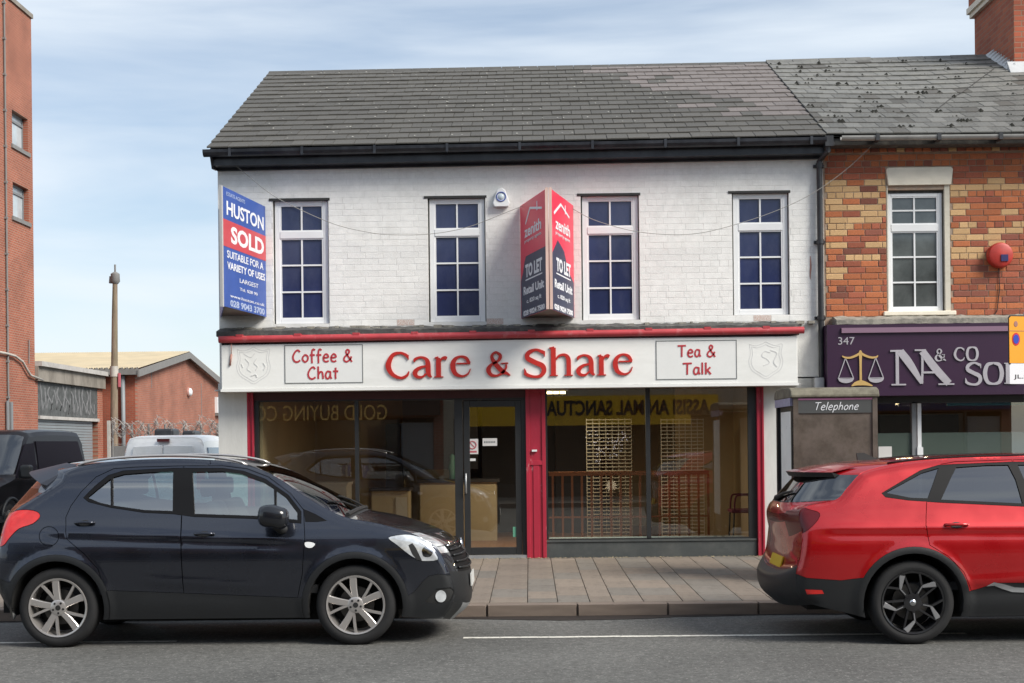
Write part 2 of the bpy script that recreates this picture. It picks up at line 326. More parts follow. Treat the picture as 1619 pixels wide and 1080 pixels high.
def paint(name, col, flake=0.15, rough=0.28):
    m, t, N, L, p = _nodes(name)
    p.inputs['Base Color'].default_value = (*col, 1)
    p.inputs['Metallic'].default_value = flake
    p.inputs['Roughness'].default_value = rough
    p.inputs['Coat Weight'].default_value = 1.0
    p.inputs['Coat Roughness'].default_value = 0.02
    tcn = N.new('ShaderNodeTexCoord')
    n0 = N.new('ShaderNodeTexNoise'); n0.inputs['Scale'].default_value = 3.0; n0.inputs['Detail'].default_value = 8
    L(tcn.outputs['Object'], n0.inputs['Vector'])
    mr = N.new('ShaderNodeMapRange'); mr.inputs[1].default_value = 0.3; mr.inputs[2].default_value = 0.75
    mr.inputs[3].default_value = rough - 0.04; mr.inputs[4].default_value = rough + 0.14
    L(n0.outputs['Fac'], mr.inputs[0]); L(mr.outputs[0], p.inputs['Roughness'])
    sp = N.new('ShaderNodeSeparateXYZ'); L(tcn.outputs['Object'], sp.inputs[0])
    n2 = N.new('ShaderNodeTexNoise'); n2.inputs['Scale'].default_value = 7.0; n2.inputs['Detail'].default_value = 6
    L(tcn.outputs['Object'], n2.inputs['Vector'])
    # road dust thrown up from the tyres: strongest near the sills
    m3 = N.new('ShaderNodeMapRange'); m3.inputs[1].default_value = 0.75; m3.inputs[2].default_value = 0.25; m3.inputs[3].default_value = 0; m3.inputs[4].default_value = 0.07
    L(sp.outputs[2], m3.inputs[0])
    mm = N.new('ShaderNodeMath'); mm.operation = 'MULTIPLY'; L(m3.outputs[0], mm.inputs[0]); L(n2.outputs['Fac'], mm.inputs[1])
    mxn = N.new('ShaderNodeMixRGB'); mxn.inputs[1].default_value = (*col, 1); mxn.inputs[2].default_value = (0.20, 0.18, 0.16, 1)
    L(mm.outputs[0], mxn.inputs[0]); L(mxn.outputs[0], p.inputs['Base Color'])
    return m
M['paint_navy'] = paint('navy_metallic_paint', (0.038, 0.043, 0.060), 0.85, 0.22)
M['paint_red'] = paint('bright_red_paint', (0.42, 0.003, 0.006), 0.42, 0.27)

def asphalt():
    m, t, N, L, p = _nodes('asphalt')
    tcn = N.new('ShaderNodeTexCoord')
    a = N.new('ShaderNodeTexNoise'); a.inputs['Scale'].default_value = 38; a.inputs['Detail'].default_value = 8; a.inputs['Roughness'].default_value = 0.8
    b = N.new('ShaderNodeTexNoise'); b.inputs['Scale'].default_value = 0.7; b.inputs['Detail'].default_value = 6
    v = N.new('ShaderNodeTexVoronoi'); v.inputs['Scale'].default_value = 75
    for n in (a, b, v): L(tcn.outputs['Object'], n.inputs['Vector'])
    r1 = N.new('ShaderNodeMapRange'); r1.inputs[1].default_value = 0.3; r1.inputs[2].default_value = 0.7; r1.inputs[3].default_value = 0.48; r1.inputs[4].default_value = 1.60
    L(a.outputs['Fac'], r1.inputs[0])
    r2 = N.new('ShaderNodeMapRange'); r2.inputs[1].default_value = 0.3; r2.inputs[2].default_value = 0.7; r2.inputs[3].default_value = 0.80; r2.inputs[4].default_value = 1.16
    L(b.outputs['Fac'], r2.inputs[0])
    ml0 = N.new('ShaderNodeMath'); ml0.operation = 'MULTIPLY'; L(r1.outputs[0], ml0.inputs[0]); L(r2.outputs[0], ml0.inputs[1])
    a2 = N.new('ShaderNodeTexNoise'); a2.inputs['Scale'].default_value = 13; a2.inputs['Detail'].default_value = 5; a2.inputs['Roughness'].default_value = 0.75; L(tcn.outputs['Object'], a2.inputs['Vector'])
    r3 = N.new('ShaderNodeMapRange'); r3.inputs[1].default_value = 0.32; r3.inputs[2].default_value = 0.68; r3.inputs[3].default_value = 0.62; r3.inputs[4].default_value = 1.38; L(a2.outputs['Fac'], r3.inputs[0])
    ml = N.new('ShaderNodeMath'); ml.operation = 'MULTIPLY'; L(ml0.outputs[0], ml.inputs[0]); L(r3.outputs[0], ml.inputs[1])
    vs = N.new('ShaderNodeSeparateColor'); L(v.outputs['Color'], vs.inputs[0])
    th = N.new('ShaderNodeMapRange'); th.inputs[1].default_value = 0.93; th.inputs[2].default_value = 0.99; th.inputs[3].default_value = 0; th.inputs[4].default_value = 0.55
    L(vs.outputs[0], th.inputs[0])
    h = N.new('ShaderNodeHueSaturation'); h.inputs['Color'].default_value = (0.092, 0.091, 0.086, 1); L(ml.outputs[0], h.inputs['Value'])
    mxn = N.new('ShaderNodeMixRGB'); mxn.inputs[2].default_value = (0.30, 0.29, 0.27, 1); L(th.outputs[0], mxn.inputs[0]); L(h.outputs[0], mxn.inputs[1])
    L(mxn.outputs[0], p.inputs['Base Color'])
    p.inputs['Roughness'].default_value = 0.88
    bn = N.new('ShaderNodeBump'); bn.inputs['Strength'].default_value = 0.7; bn.inputs['Distance'].default_value = 0.006
    L(a.outputs['Fac'], bn.inputs['Height']); L(bn.outputs[0], p.inputs['Normal'])
    return m
M['asphalt'] = asphalt()
M['line_paint'] = mat('worn_white_line', (0.62, 0.60, 0.54), 0.8, var=0.12, vscale=8, dirt_sheen=(0.13, 0.13, 0.12), dscale=22, damt=0.9, drange=(0.52, 0.66))

# ------------------------------------------------------------------ object helpers
BASE = {}
def thing(name, label, cat, loc=(0, 0, 0), group=None, rotz=0.0):
    o = bpy.data.objects.new(name, None)
    o.empty_display_size = 0.2
    COL.objects.link(o)
    o.location = loc; o.rotation_euler = (0, 0, rotz)
    o['label'] = label; o['category'] = cat
    if group: o['group'] = group
    BASE[o.name] = Vector(loc)
    return o

def link(o, parent=None):
    COL.objects.link(o)
    if parent is not None:
        o.parent = parent
        BASE[o.name] = BASE.get(parent.name, Vector((0, 0, 0)))
    return o

def tag(o, label=None, cat=None, group=None, kind=None):
    if label: o['label'] = label
    if cat: o['category'] = cat
    if group: o['group'] = group
    if kind: o['kind'] = kind
    return o

class MB:
    def __init__(s):
        s.v = []; s.f = []
    def add(s, vs, fs):
        n = len(s.v); s.v += [tuple(v) for v in vs]; s.f += [tuple(i + n for i in f) for f in fs]; return s
    def box(s, x0, y0, z0, x1, y1, z1):
        x0, x1 = min(x0, x1), max(x0, x1); y0, y1 = min(y0, y1), max(y0, y1); z0, z1 = min(z0, z1), max(z0, z1)
        v = [(x0, y0, z0), (x1, y0, z0), (x1, y1, z0), (x0, y1, z0), (x0, y0, z1), (x1, y0, z1), (x1, y1, z1), (x0, y1, z1)]
        return s.add(v, [(0, 3, 2, 1), (4, 5, 6, 7), (0, 1, 5, 4), (1, 2, 6, 5), (2, 3, 7, 6), (3, 0, 4, 7)])
    def hexa(s, b4, t4):
        return s.add(list(b4) + list(t4), [(0, 3, 2, 1), (4, 5, 6, 7), (0, 1, 5, 4), (1, 2, 6, 5), (2, 3, 7, 6), (3, 0, 4, 7)])
    def prism(s, poly, fn, d0, d1):
        """poly: 2D points; fn(a, b, d) -> 3D; solid between d0 and d1 (d0 is the seen face)."""
        n = len(poly)
        tris = tessellate_polygon([[Vector((a, b, 0)) for a, b in poly]])
        v = [fn(a, b, d0) for a, b in poly] + [fn(a, b, d1) for a, b in poly]
        f = [tuple(t) for t in tris] + [tuple(i + n for i in t[::-1]) for t in tris]
        f += [(i, (i + 1) % n, (i + 1) % n + n, i + n) for i in range(n)]
        return s.add(v, f)
    def tube(s, pts, r, n=8, closed=False, caps=True):
        pts = [Vector(p) for p in pts]; k = len(pts)
        rr = r if isinstance(r, (list, tuple)) else [r] * k
        prev = None; rings = []
        for i, p in enumerate(pts):
            if closed: t = pts[(i + 1) % k] - pts[i - 1]
            else: t = pts[min(i + 1, k - 1)] - pts[max(i - 1, 0)]
            if t.length < 1e-9: t = Vector((0, 0, 1))
            t.normalize()
            if prev is None:
                a = Vector((0, 0, 1)) if abs(t.z) < 0.9 else Vector((1, 0, 0))
                u = t.cross(a).normalized()
            else:
                u = (prev - t * prev.dot(t)).normalized()
            prev = u; w_ = t.cross(u)
            rings.append([p + (u * math.cos(2 * math.pi * j / n) + w_ * math.sin(2 * math.pi * j / n)) * rr[i] for j in range(n)])
        v = [q for g in rings for q in g]; f = []
        for i in range(k if closed else k - 1):
            a, b = i * n, ((i + 1) % k) * n
            f += [(a + j, a + (j + 1) % n, b + (j + 1) % n, b + j) for j in range(n)]
        if caps and not closed:
            f += [tuple(range(n))[::-1], tuple((k - 1) * n + j for j in range(n))]
        return s.add(v, f)
    def lathe(s, prof, org, axis=(0, -1, 0), n=32, closed=False):
        """prof: (radius, distance along axis)."""
        ax = Vector(axis).normalized(); a = Vector((0, 0, 1)) if abs(ax.z) < 0.9 else Vector((1, 0, 0))
        u = ax.cross(a).normalized(); w_ = ax.cross(u); org = Vector(org); v = []; f = []; k = len(prof)
        for r, d in prof:
            for j in range(n):
                t = 2 * math.pi * j / n
                v.append(org + ax * d + (u * math.cos(t) + w_ * math.sin(t)) * r)
        for i in range(k if closed else k - 1):
            a0, b0 = i * n, ((i + 1) % k) * n
            f += [(a0 + j, b0 + j, b0 + (j + 1) % n, a0 + (j + 1) % n) for j in range(n)]
        return s.add(v, f)
    def disc(s, org, r, axis, n=24):
        return s.lathe([(r, 0), (r * 0.001, 0)], org, axis, n)
    def build(s, name, m, parent=None, smooth=False, angle=None, label=None, kind=None):
        me = bpy.data.meshes.new(name)
        b = BASE.get(parent.name, Vector((0, 0, 0))) if parent is not None else Vector((0, 0, 0))
        me.from_pydata([(x - b.x, y - b.y, z - b.z) for x, y, z in s.v], [], s.f)
        me.materials.append(m if not isinstance(m, str) else M[m])
        me.update()
        import bmesh
        bm = bmesh.new(); bm.from_mesh(me); bmesh.ops.recalc_face_normals(bm, faces=bm.faces); bm.to_mesh(me); bm.free()
        if smooth:
            me.polygons.foreach_set('use_smooth', [True] * len(me.polygons))
            if angle: me.set_sharp_from_angle(angle=math.radians(angle))
        o = bpy.data.objects.new(name, me)
        link(o, parent)
        if label: o['label'] = label
        if kind: o['kind'] = kind
        return o

def bevel_edges(o, width=0.01, seg=2):
    md = o.modifiers.new('bevel', 'BEVEL'); md.width = width; md.segments = seg; md.limit_method = 'ANGLE'; md.angle_limit = math.radians(40)
    return o

def smooth_line(pts, n=8, closed=False):
    """Catmull-Rom through points (tuples of any length)."""
    P_ = [np.array(p, float) for p in pts]; k = len(P_); res = []
    rng = range(k) if closed else range(k - 1)
    for i in rng:
        p1, p2 = P_[i], P_[(i + 1) % k]
        p0 = P_[i - 1] if (closed or i > 0) else 2 * p1 - p2
        p3 = P_[(i + 2) % k] if (closed or i + 2 < k) else 2 * p2 - p1
        for j in range(n):
            t = j / n
            res.append(0.5 * ((2 * p1) + (-p0 + p2) * t + (2 * p0 - 5 * p1 + 4 * p2 - p3) * t * t + (-p0 + 3 * p1 - 3 * p2 + p3) * t ** 3))
    if not closed: res.append(P_[-1])
    return res

# ------------------------------------------------------------------ lettering
# strokes: lists of (x, y, width); y down, baseline and cap height stated per set
SERIF = {   # baseline 0, cap height -285, traced units
 'C': (290, [[(270,-218,18),(258,-232,30),(240,-252,34),(175,-274,30),(90,-249,46),(37,-139,68),(80,-44,50),(175,0,32),(250,-22,32),(277,-70,12)], [(272,-252,10),(268,-200,14)]]),
 'a': (232, [[(27,-172,14),(34,-200,34),(98,-224,24),(158,-205,40),(183,-160,60),(187,-62,62),(203,-20,40),(228,-8,14)], [(165,-127,22),(85,-107,36),(33,-57,60),(55,-12,40),(115,-7,26),(160,-42,22)]]),
 'r': (160, [[(52,-215,40),(50,-170,62),(50,-8,62)], [(0,-5,12),(105,-5,12)], [(8,-212,16),(50,-222,22)], [(72,-178,18),(95,-208,28),(125,-214,42),(146,-204,40)]]),
 'e': (245, [[(75,-150,16),(232,-150,20)], [(222,-152,42),(188,-207,40),(120,-227,24),(55,-192,48),(32,-122,66),(60,-42,52),(135,-10,28),(205,-34,20),(236,-90,10)]]),
 '&': (285, [[(275,-8,12),(240,-30,34),(185,-58,56),(110,-140,56),(68,-222,36),(112,-270,26),(163,-237,40),(155,-192,38),(118,-160,26),(58,-127,34),(30,-72,58),(60,-17,42),(125,-8,26),(190,-42,34),(230,-100,24),(228,-132,18)], [(172,-145,12),(252,-148,14)]]),
 'S': (280, [[(248,-232,12),(240,-255,36),(222,-266,40),(145,-290,30),(60,-257,54),(46,-200,60),(135,-152,58),(222,-112,62),(240,-55,60),(200,-4,42),(125,6,30),(35,-18,40),(14,-72,14)], [(252,-275,8),(248,-215,12)], [(10,-85,10),(8,-15,12)]]),
 'h': (290, [[(50,-310,64),(50,-5,64)], [(4,-5,12),(102,-5,12)], [(4,-305,18),(60,-316,18)], [(82,-182,22),(120,-222,26),(185,-230,34),(226,-190,56),(232,-110,58),(232,-5,58)], [(180,-5,12),(280,-5,12)]]),
 'O': (330, [[(165,-285,30),(70,-255,58),(34,-142,72),(70,-30,58),(165,0,30),(260,-30,58),(296,-142,72),(260,-255,58),(165,-285,30)]]),
 'L': (240, [[(60,-280,64),(60,-5,64)], [(5,-278,14),(120,-278,14)], [(5,-6,14),(215,-8,20),(228,-80,12)]]),
}
COMIC = {   # baseline 0, cap height -100, even stroke
 'C': (80, [[(70,-82),(52,-98),(28,-84),(8,-45),(18,-10),(45,0),(72,-14)]]),
 'o': (62, [[(30,-62),(10,-40),(8,-18),(28,0),(50,-14),(54,-42),(32,-62)]]),
 'f': (52, [[(50,-96),(34,-104),(22,-80),(22,12)], [(4,-56),(48,-58)]]),
 'e': (62, [[(10,-32),(50,-38),(44,-58),(26,-62),(8,-36),(14,-8),(34,0),(54,-8)]]),
 '&': (88, [[(80,4),(30,-70),(38,-98),(56,-88),(48,-64),(16,-38),(10,-10),(34,2),(64,-18),(76,-42)]]),
 'h': (62, [[(10,-104),(10,0)], [(10,-34),(28,-58),(46,-50),(52,0)]]),
 'a': (62, [[(48,-58),(20,-60),(6,-30),(14,-4),(34,-6),(48,-34)], [(48,-62),(48,-20),(58,0)]]),
 't': (54, [[(26,-92),(24,-12),(30,0)], [(4,-62),(48,-62)]]),
 'T': (84, [[(4,-96),(80,-98)], [(42,-96),(40,0)]]),
 'l': (24, [[(10,-104),(10,0)]]),
 'k': (58, [[(10,-104),(10,0)], [(48,-62),(12,-28)], [(22,-38),(52,0)]]),
 'p': (62, [[(10,-60),(8,36)], [(10,-40),(28,-62),(50,-48),(48,-16),(26,0),(10,-12)]]),
 'n': (62, [[(10,-62),(10,0)], [(10,-34),(28,-60),(46,-50),(52,0)]]),
 ' ': (40, []),
}
def stroke_poly(pts, w0=None, n=6):
    line = smooth_line([(p[0], p[1], p[2] if len(p) > 2 else w0) for p in pts], n) if len(pts) > 2 else [np.array((p[0], p[1], p[2] if len(p) > 2 else w0), float) for p in pts]
    return line
def ribbons(mb, strokes, fn, d0, d1, w0=None):
    """Extruded ribbons; each stroke sits a hair prouder so crossings never share a plane."""
    for k, st in enumerate(strokes):
        line = stroke_poly(st, w0); m_ = len(line); e = d0 - 0.0006 * k * (1 if d1 > d0 else -1)
        Ls, Rs = [], []
        for i, p in enumerate(line):
            t = line[min(i + 1, m_ - 1)][:2] - line[max(i - 1, 0)][:2]
            l = math.hypot(*t) or 1.0; nx, ny = -t[1] / l, t[0] / l; h = p[2] / 2
            Ls.append((p[0] + nx * h, p[1] + ny * h)); Rs.append((p[0] - nx * h, p[1] - ny * h))
        v = [fn(a, b, e) for a, b in Ls] + [fn(a, b, e) for a, b in Rs] + [fn(a, b, d1) for a, b in Ls] + [fn(a, b, d1) for a, b in Rs]
        f = []
        for i in range(m_ - 1):
            f += [(i, i + 1, m_ + i + 1, m_ + i), (i, 2 * m_ + i, 2 * m_ + i + 1, i + 1), (m_ + i, m_ + i + 1, 3 * m_ + i + 1, 3 * m_ + i)]
        f += [(0, m_, 3 * m_, 2 * m_), (m_ - 1, 3 * m_ - 1, 4 * m_ - 1, 2 * m_ - 1)]
        mb.add(v, f)

def frame_fn(org, ux, nrm, uz=(0, 0, 1)):
    """Plane frame: (a along ux, b along uz, d along inward depth) -> world."""
    org = Vector(org); ux = Vector(ux).normalized(); nrm = Vector(nrm).normalized(); uz = Vector(uz).normalized()
    return lambda a, b, d: tuple(org + ux * a + uz * b - nrm * d)

def word(text, font, box, fn, d, depth, name, m, parent, space=1.0, w0=None, shear=0.0, letters=True):
    """Stroke lettering fitted into box (x0, z0, x1, z1) of the plane frame; every letter its own part."""
    cap = 285.0 if font is SERIF else 100.0
    x = 0; items = []
    for ch in text:
        if ch == ' ':
            x += 150 if font is SERIF else 45; continue
        adv, st = font[ch]
        st = [[(p[0], p[1], p[2] * .92) if len(p) > 2 else p for p in s_] for s_ in st] if font is SERIF else st; items.append((x, st)); x += adv * space + (24 if font is SERIF else 6)
    W_ = x - (24 if font is SERIF else 6)
    x0, z0, x1, z1 = box; sx = (x1 - x0) / W_; sz = (z1 - z0) / cap
    res = []
    mb = MB()
    for ox, st in items:
        if letters: mb = MB()
        ribbons(mb, st, lambda a, b, dd, ox=ox: fn(x0 + (ox + a + shear * (-b)) * sx, z0 - b * sz, dd), -d - depth, -d, w0)
        if letters: res.append(mb.build(name, m, parent))
    if not letters: res.append(mb.build(name, m, parent))
    return res

def textmesh(s, bold=0.0):
    cu = bpy.data.curves.new('lettering', 'FONT'); cu.body = s; cu.resolution_u = 3
    cu.offset = bold
    o = bpy.data.objects.new('lettering', cu); COL.objects.link(o)
    dg = bpy.context.evaluated_depsgraph_get(); dg.update()
    me = bpy.data.meshes.new_from_object(o.evaluated_get(dg))
    vs = [tuple(v.co) for v in me.vertices]; fs = [tuple(p.vertices) for p in me.polygons]
    bpy.data.objects.remove(o); bpy.data.meshes.remove(me); bpy.data.curves.remove(cu)
    return vs, fs
def text(s, box, fn, d, depth, name, m, parent, bold=0.0):
    """Built-in sans lettering fitted into box of the plane frame, given thickness."""
    vs, fs = textmesh(s, bold)
    xs = [v[0] for v in vs]; ys = [v[1] for v in vs]; ax, bx, ay, by = min(xs), max(xs), min(ys), max(ys)
    x0, z0, x1, z1 = box
    A = [(x0 + (v[0] - ax) / (bx - ax) * (x1 - x0), z0 + (v[1] - ay) / (by - ay) * (z1 - z0)) for v in vs]
    n = len(vs); mb = MB()
    V = [fn(a, b, -d - depth) for a, b in A] + [fn(a, b, -d) for a, b in A]
    ed = {}
    for f in fs:
        for i in range(len(f)):
            e = (f[i], f[(i + 1) % len(f)]); ed[e] = 1
    F = list(fs)
    for (i, j) in ed:
        if (j, i) not in ed: F.append((i, j, j + n, i + n))
    mb.add(V, F)
    me = bpy.data.meshes.new(name); b = BASE.get(parent.name, Vector((0, 0, 0)))
    me.from_pydata([(x - b.x, y - b.y, z - b.z) for x, y, z in mb.v], [], mb.f); me.materials.append(M[m] if isinstance(m, str) else m); me.update()
    o = bpy.data.objects.new(name, me); link(o, parent)
    return o

def copies(parent, name, mesh, places, m_override=None):
    """Shared-mesh pieces: places = (location, scale, rotation) in world; children of parent."""
    b = BASE.get(parent.name, Vector((0, 0, 0)))
    for loc, scl, rot, me in places:
        o = bpy.data.objects.new(name, me or mesh)
        o.location = Vector(loc) - b; o.scale = scl; o.rotation_euler = rot
        COL.objects.link(o); o.parent = parent
def unit_mesh(name, m, cham=0.08, depth=1.0):
    """Unit piece centred on x,z in [-.5,.5], front face at y=-depth, chamfered front edge (18 triangles)."""
    me = bpy.data.meshes.new(name); c = 0.5 - cham
    xc = max(c, min(c + .05, .5 - cham * .35)); v = [(-.5, 0, -.5), (.5, 0, -.5), (.5, 0, .5), (-.5, 0, .5), (-.5, -depth * .7, -.5), (.5, -depth * .7, -.5), (.5, -depth * .7, .5), (-.5, -depth * .7, .5),
         (-xc, -depth, -c), (xc, -depth, -c), (xc, -depth, c), (-xc, -depth, c)]
    f = [(8, 9, 10, 11)]
    for i in range(4):
        j = (i + 1) % 4
        f += [(i, j, j + 4, i + 4), (i + 4, j + 4, j + 8, i + 8)]
    me.from_pydata(v, [], f); me.materials.append(m); me.update()
    return me
# ================================================================== GROUND
mb = MB(); mb.add([(-250, -120, -0.02), (250, -120, -0.02), (250, 400, -0.02), (-250, 400, -0.02)], [(0, 1, 2, 3)])
tag(mb.build('ground', 'asphalt'), 'grey asphalt of the open lot and side street', kind='structure')
mb = MB(); mb.add([(-60, 0.95, 0), (60, 0.95, 0), (60, KERB + 0.02, 0), (-60, KERB + 0.02, 0)], [(0, 1, 2, 3)])
tag(mb.build('road', 'asphalt'), 'coarse grey asphalt road in front of the shops', kind='structure')
def line_strip(x0, x1, y0, y1, wdt):
    mb = MB(); n = 40
    v = []
    for i in range(n + 1):
        t = i / n; x = x0 + (x1 - x0) * t; y = y0 + (y1 - y0) * t + RND.uniform(-.004, .004)
        v += [(x, y - wdt / 2 + RND.uniform(-.006, .006), 0.004), (x, y + wdt / 2 + RND.uniform(-.006, .006), 0.004)]
    mb.add(v, [(2 * i, 2 * i + 2, 2 * i + 3, 2 * i + 1) for i in range(n)])
    return mb.build('road_marking', 'line_paint')
tag(line_strip(-0.62, 3.9, 12.27, 12.27, 0.085), 'thin white parking bay line on the asphalt between the two cars', kind='structure')
tag(line_strip(-9.5, -3.2, 12.22, 12.22, 0.075), 'thin white bay line running under the dark blue car', kind='structure')

# dark damp gutter silt along the kerb
mb = MB(); n = 60; v = []
for i in range(n + 1):
    x = -9 + i * 0.3
    wdt = 0.05 + 0.05 * RND.random() + 0.26 * math.exp(-((x - 0.45) / 1.0) ** 2)
    v += [(x, KERB - wdt, 0.005), (x, KERB + 0.01, 0.005)]
mb.add(v, [(2 * i, 2 * i + 2, 2 * i + 3, 2 * i + 1) for i in range(n)])
M['silt'] = mat('gutter_silt', (0.020, 0.014, 0.011), 0.6, var=0.3, vscale=12)
tag(mb.build('gutter_silt', 'silt'), 'dark damp silt lying in the gutter by the kerb', kind='stuff')

# pavement with its slabs and kerb stones
mb = MB()
mb.hexa([(-9.6, KERB + .03, -.01), (16, KERB + .03, -.01), (16, FAC + .6, -.01), (-9.6, FAC + .6, -.01)],
        [(-9.6, KERB + .03, PAVK - .014), (16, KERB + .03, PAVK - .014), (16, FAC + .6, PAVF - .008), (-9.6, FAC + .6, PAVF - .008)])
pave = tag(mb.build('pavement', 'joint'), 'pavement of long buff slabs in front of the shops', kind='structure')
slabs = {k: unit_mesh('paving_slab', M[k], 0.006, 1.0) for k in ('paving', 'paving_grey')}
pitch = math.atan2(PAVF - PAVK, FAC - KERB)
rows = [KERB + 0.17 + i * 0.94 for i in range(6)]
allp = []
x = -6.0; ci = 0
while x < 9.5:
    wd = (0.24, 0.31, 0.40, 0.22, 0.39, 0.31, 0.33)[ci % 7]; ci += 1
    y0 = KERB + 0.175; y1 = y0 + RND.uniform(.25, .75)
    while y0 < FAC - .02:
        yc = (y0 + y1) / 2; me = slabs['paving_grey'] if RND.random() < 0.25 else slabs['paving']
        allp.append(((x + wd / 2, yc, pavz(yc) - .0195 + RND.uniform(-.0018, .0018)), (wd - 0.008, 0.02, y1 - y0 - 0.008), (-math.pi / 2 + pitch + RND.uniform(-.002, .002), 0, 0), me))
        y0 = y1; y1 = min(y0 + RND.uniform(.55, .85), FAC - .005)
        if FAC - y1 < .2: y1 = FAC - .005
    x += wd
allp.sort(key=lambda p: (abs(p[0][0] - 1.0) > 3.2, p[0][1]))
places = allp[:300]
from mathutils import Euler
stf = {}
for loc, scl, rot, me in allp[300:]:
    mt = Matrix.LocRotScale(Vector(loc), Euler(rot), Vector(scl)); q_ = stf.setdefault(me.name, (MB(), me))[0]
    q_.add([tuple(mt @ v.co) for v in me.vertices], [tuple(p.vertices) for p in me.polygons])
for q_, me in stf.values(): q_.build('paving_slab', me.materials[0], pave, kind='stuff')
copies(pave, 'paving_slab', None, places)
ks = unit_mesh('kerb_stone', M['kerb'], 0.04, 1.0)
places = []
x = -9.6; i = 0
while x < 15.5:
    places.append(((x + 0.455, KERB + 0.165, 0.055 + RND.uniform(-.002, .002)), (0.911, 0.165 + RND.uniform(-.003, .003), 0.132), (0, 0, 0), ks))
    x += 0.915
copies(pave, 'kerb_stone', ks, places)

# leaf litter along the foot of the shopfront
mb = MB()
for i in range(420):
    xx = RND.uniform(-2.4, 3.4); yy = FAC - 0.03 - abs(RND.gauss(0, 0.05)); s = RND.uniform(.006, .017); a = RND.uniform(0, 6.28); zz = pavz(yy) + .003
    c, d_ = math.cos(a) * s, math.sin(a) * s
    mb.add([(xx + c, yy + d_, zz + RND.uniform(0, .012)), (xx - d_, yy + c, zz + .002), (xx - c, yy - d_, zz + RND.uniform(0, .012)), (xx + d_, yy - c, zz + .002)], [(0, 1, 2, 3)])
tag(mb.build('leaf_litter', 'leaf_litter'), 'pale leaf litter blown along the foot of the shopfront', kind='stuff')

# ================================================================== WHITE SHOP
shop = thing('shop_building', 'white painted two storey brick shop with dark slate roof and crimson pilasters', 'building', (-4.28, FAC, 0))
XL, XR = PY(346, 450, 18.70)[0], PY(1303, 450, 18.70)[0]
fF = lambda a, b, d: (a, FAC + d, b)
def bx(px0, py0, px1, py1, Y=FAC):
    """pixel box (left, top, right, bottom) -> x0, z0, x1, z1 on plane Y"""
    xa, _ = PY(px0, (py0 + py1) / 2, Y); xb, _ = PY(px1, (py0 + py1) / 2, Y)
    _, zt = PY((px0 + px1) / 2, py0, Y); _, zb = PY((px0 + px1) / 2, py1, Y)
    return xa, zb, xb, zt
def walls(mb, x0, x1, z0, z1, y0, y1, holes):
    xs = sorted({x0, x1, *[h[0] for h in holes], *[h[2] for h in holes]}); zs = sorted({z0, z1, *[h[1] for h in holes], *[h[3] for h in holes]})
    for i in range(len(zs) - 1):
        run = None
        for j in range(len(xs)):
            cell = j < len(xs) - 1 and not any(h[0] - 1e-6 <= xs[j] and xs[j + 1] <= h[2] + 1e-6 and h[1] - 1e-6 <= zs[i] and zs[i + 1] <= h[3] + 1e-6 for h in holes)
            if cell and run is None: run = xs[j]
            if not cell and run is not None:
                mb.box(run, y0, zs[i], xs[j], y1, zs[i + 1]); run = None
WIN = [bx(432, 315, 520, 512), bx(677, 311, 768, 509), bx(919, 307, 1011, 506), bx(1158, 303, 1248, 498)]
FZ = bx(345, 541, 1261, 613, 18.36)          # fascia board
mb = MB()
walls(mb, XL, XR, 2.60, 5.72, FAC, FAC + 0.3, WIN)
wall = mb.build('wall', 'white_joint', shop)
# painted bricks
def lay_bricks(wall_obj, x0, x1, z0, z1, y, holes, course, blen, proud, pick, limit, stuffmat, joint=0.009, jit=0.0015, name='brick'):
    items = []
    z = z0; r = 0
    while z + course * 0.6 < z1:
        zt = min(z + course, z1)
        segs = [(x0, x1)]
        for h in holes:
            if h[1] < zt - .01 and h[3] > z + .01:
                ns = []
                for a, b in segs:
                    if h[2] <= a or h[0] >= b: ns.append((a, b)); continue
                    if h[0] > a: ns.append((a, h[0]))
                    if h[2] < b: ns.append((h[2], b))
                segs = ns
        header = (r % 5 == 4)
        L_ = blen / 2 if header else blen
        off = (blen / 4 if r % 2 else 0) if not header else blen / 8
        for a, b in segs:
            k = math.floor((a - x0 - off) / L_)
            xx = x0 + off + k * L_
            while xx < b - 0.01:
                p, q = max(a, xx), min(b, xx + L_)
                if q - p > 0.035: items.append(((p + q) / 2, (z + zt) / 2, q - p - joint, zt - z - joint))
                xx += L_
        z += course; r += 1
    order = sorted(range(len(items)), key=lambda i: -items[i][2] * items[i][3] - (2 if pick(items[i])[1] else 0))
    pl = []; stuff = {}
    for rank, i in enumerate(order):
        xc, zc, w_, h_ = items[i]; me, _ = pick(items[i])
        pr = proud + RND.uniform(-jit, jit)
        if rank < limit: pl.append(((xc, y, zc), (w_, pr, h_), (0, 0, RND.uniform(-.004, .004)), me))
        else:
            s = stuff.setdefault(me.name, (MB(), me))[0]
            s.add([(xc + v.co.x * w_, y + v.co.y * pr, zc + v.co.z * h_) for v in me.vertices], [tuple(p.vertices) for p in me.polygons])
    copies(wall_obj, name, None, pl)
    for s, me in stuff.values():
        s.build(name, me.materials[0], wall_obj, kind='stuff')
bw_ = unit_mesh('brick', M['white_wall'], 0.07)
bs_ = unit_mesh('brick', M['spalled'], 0.10)
SPALL = [PY(640, 508, FAC), PY(652, 506, FAC), PY(784, 506, FAC), PY(794, 508, FAC), PY(1200, 500, FAC)]
def pickw(it):
    if any(abs(it[0] - s[0]) < 0.11 and abs(it[1] - s[1]) < 0.04 for s in SPALL): return bs_, True
    cx = 0.0
    return bw_, abs(it[0]) < 1.5 and it[1] > 3.5
lay_bricks(wall, XL, XR - 0.02, PY(800, 513, FAC)[1], 5.70, FAC, WIN, 0.0845, 0.245, 0.0024, pickw, 300, None, joint=0.0035, jit=0.0009)

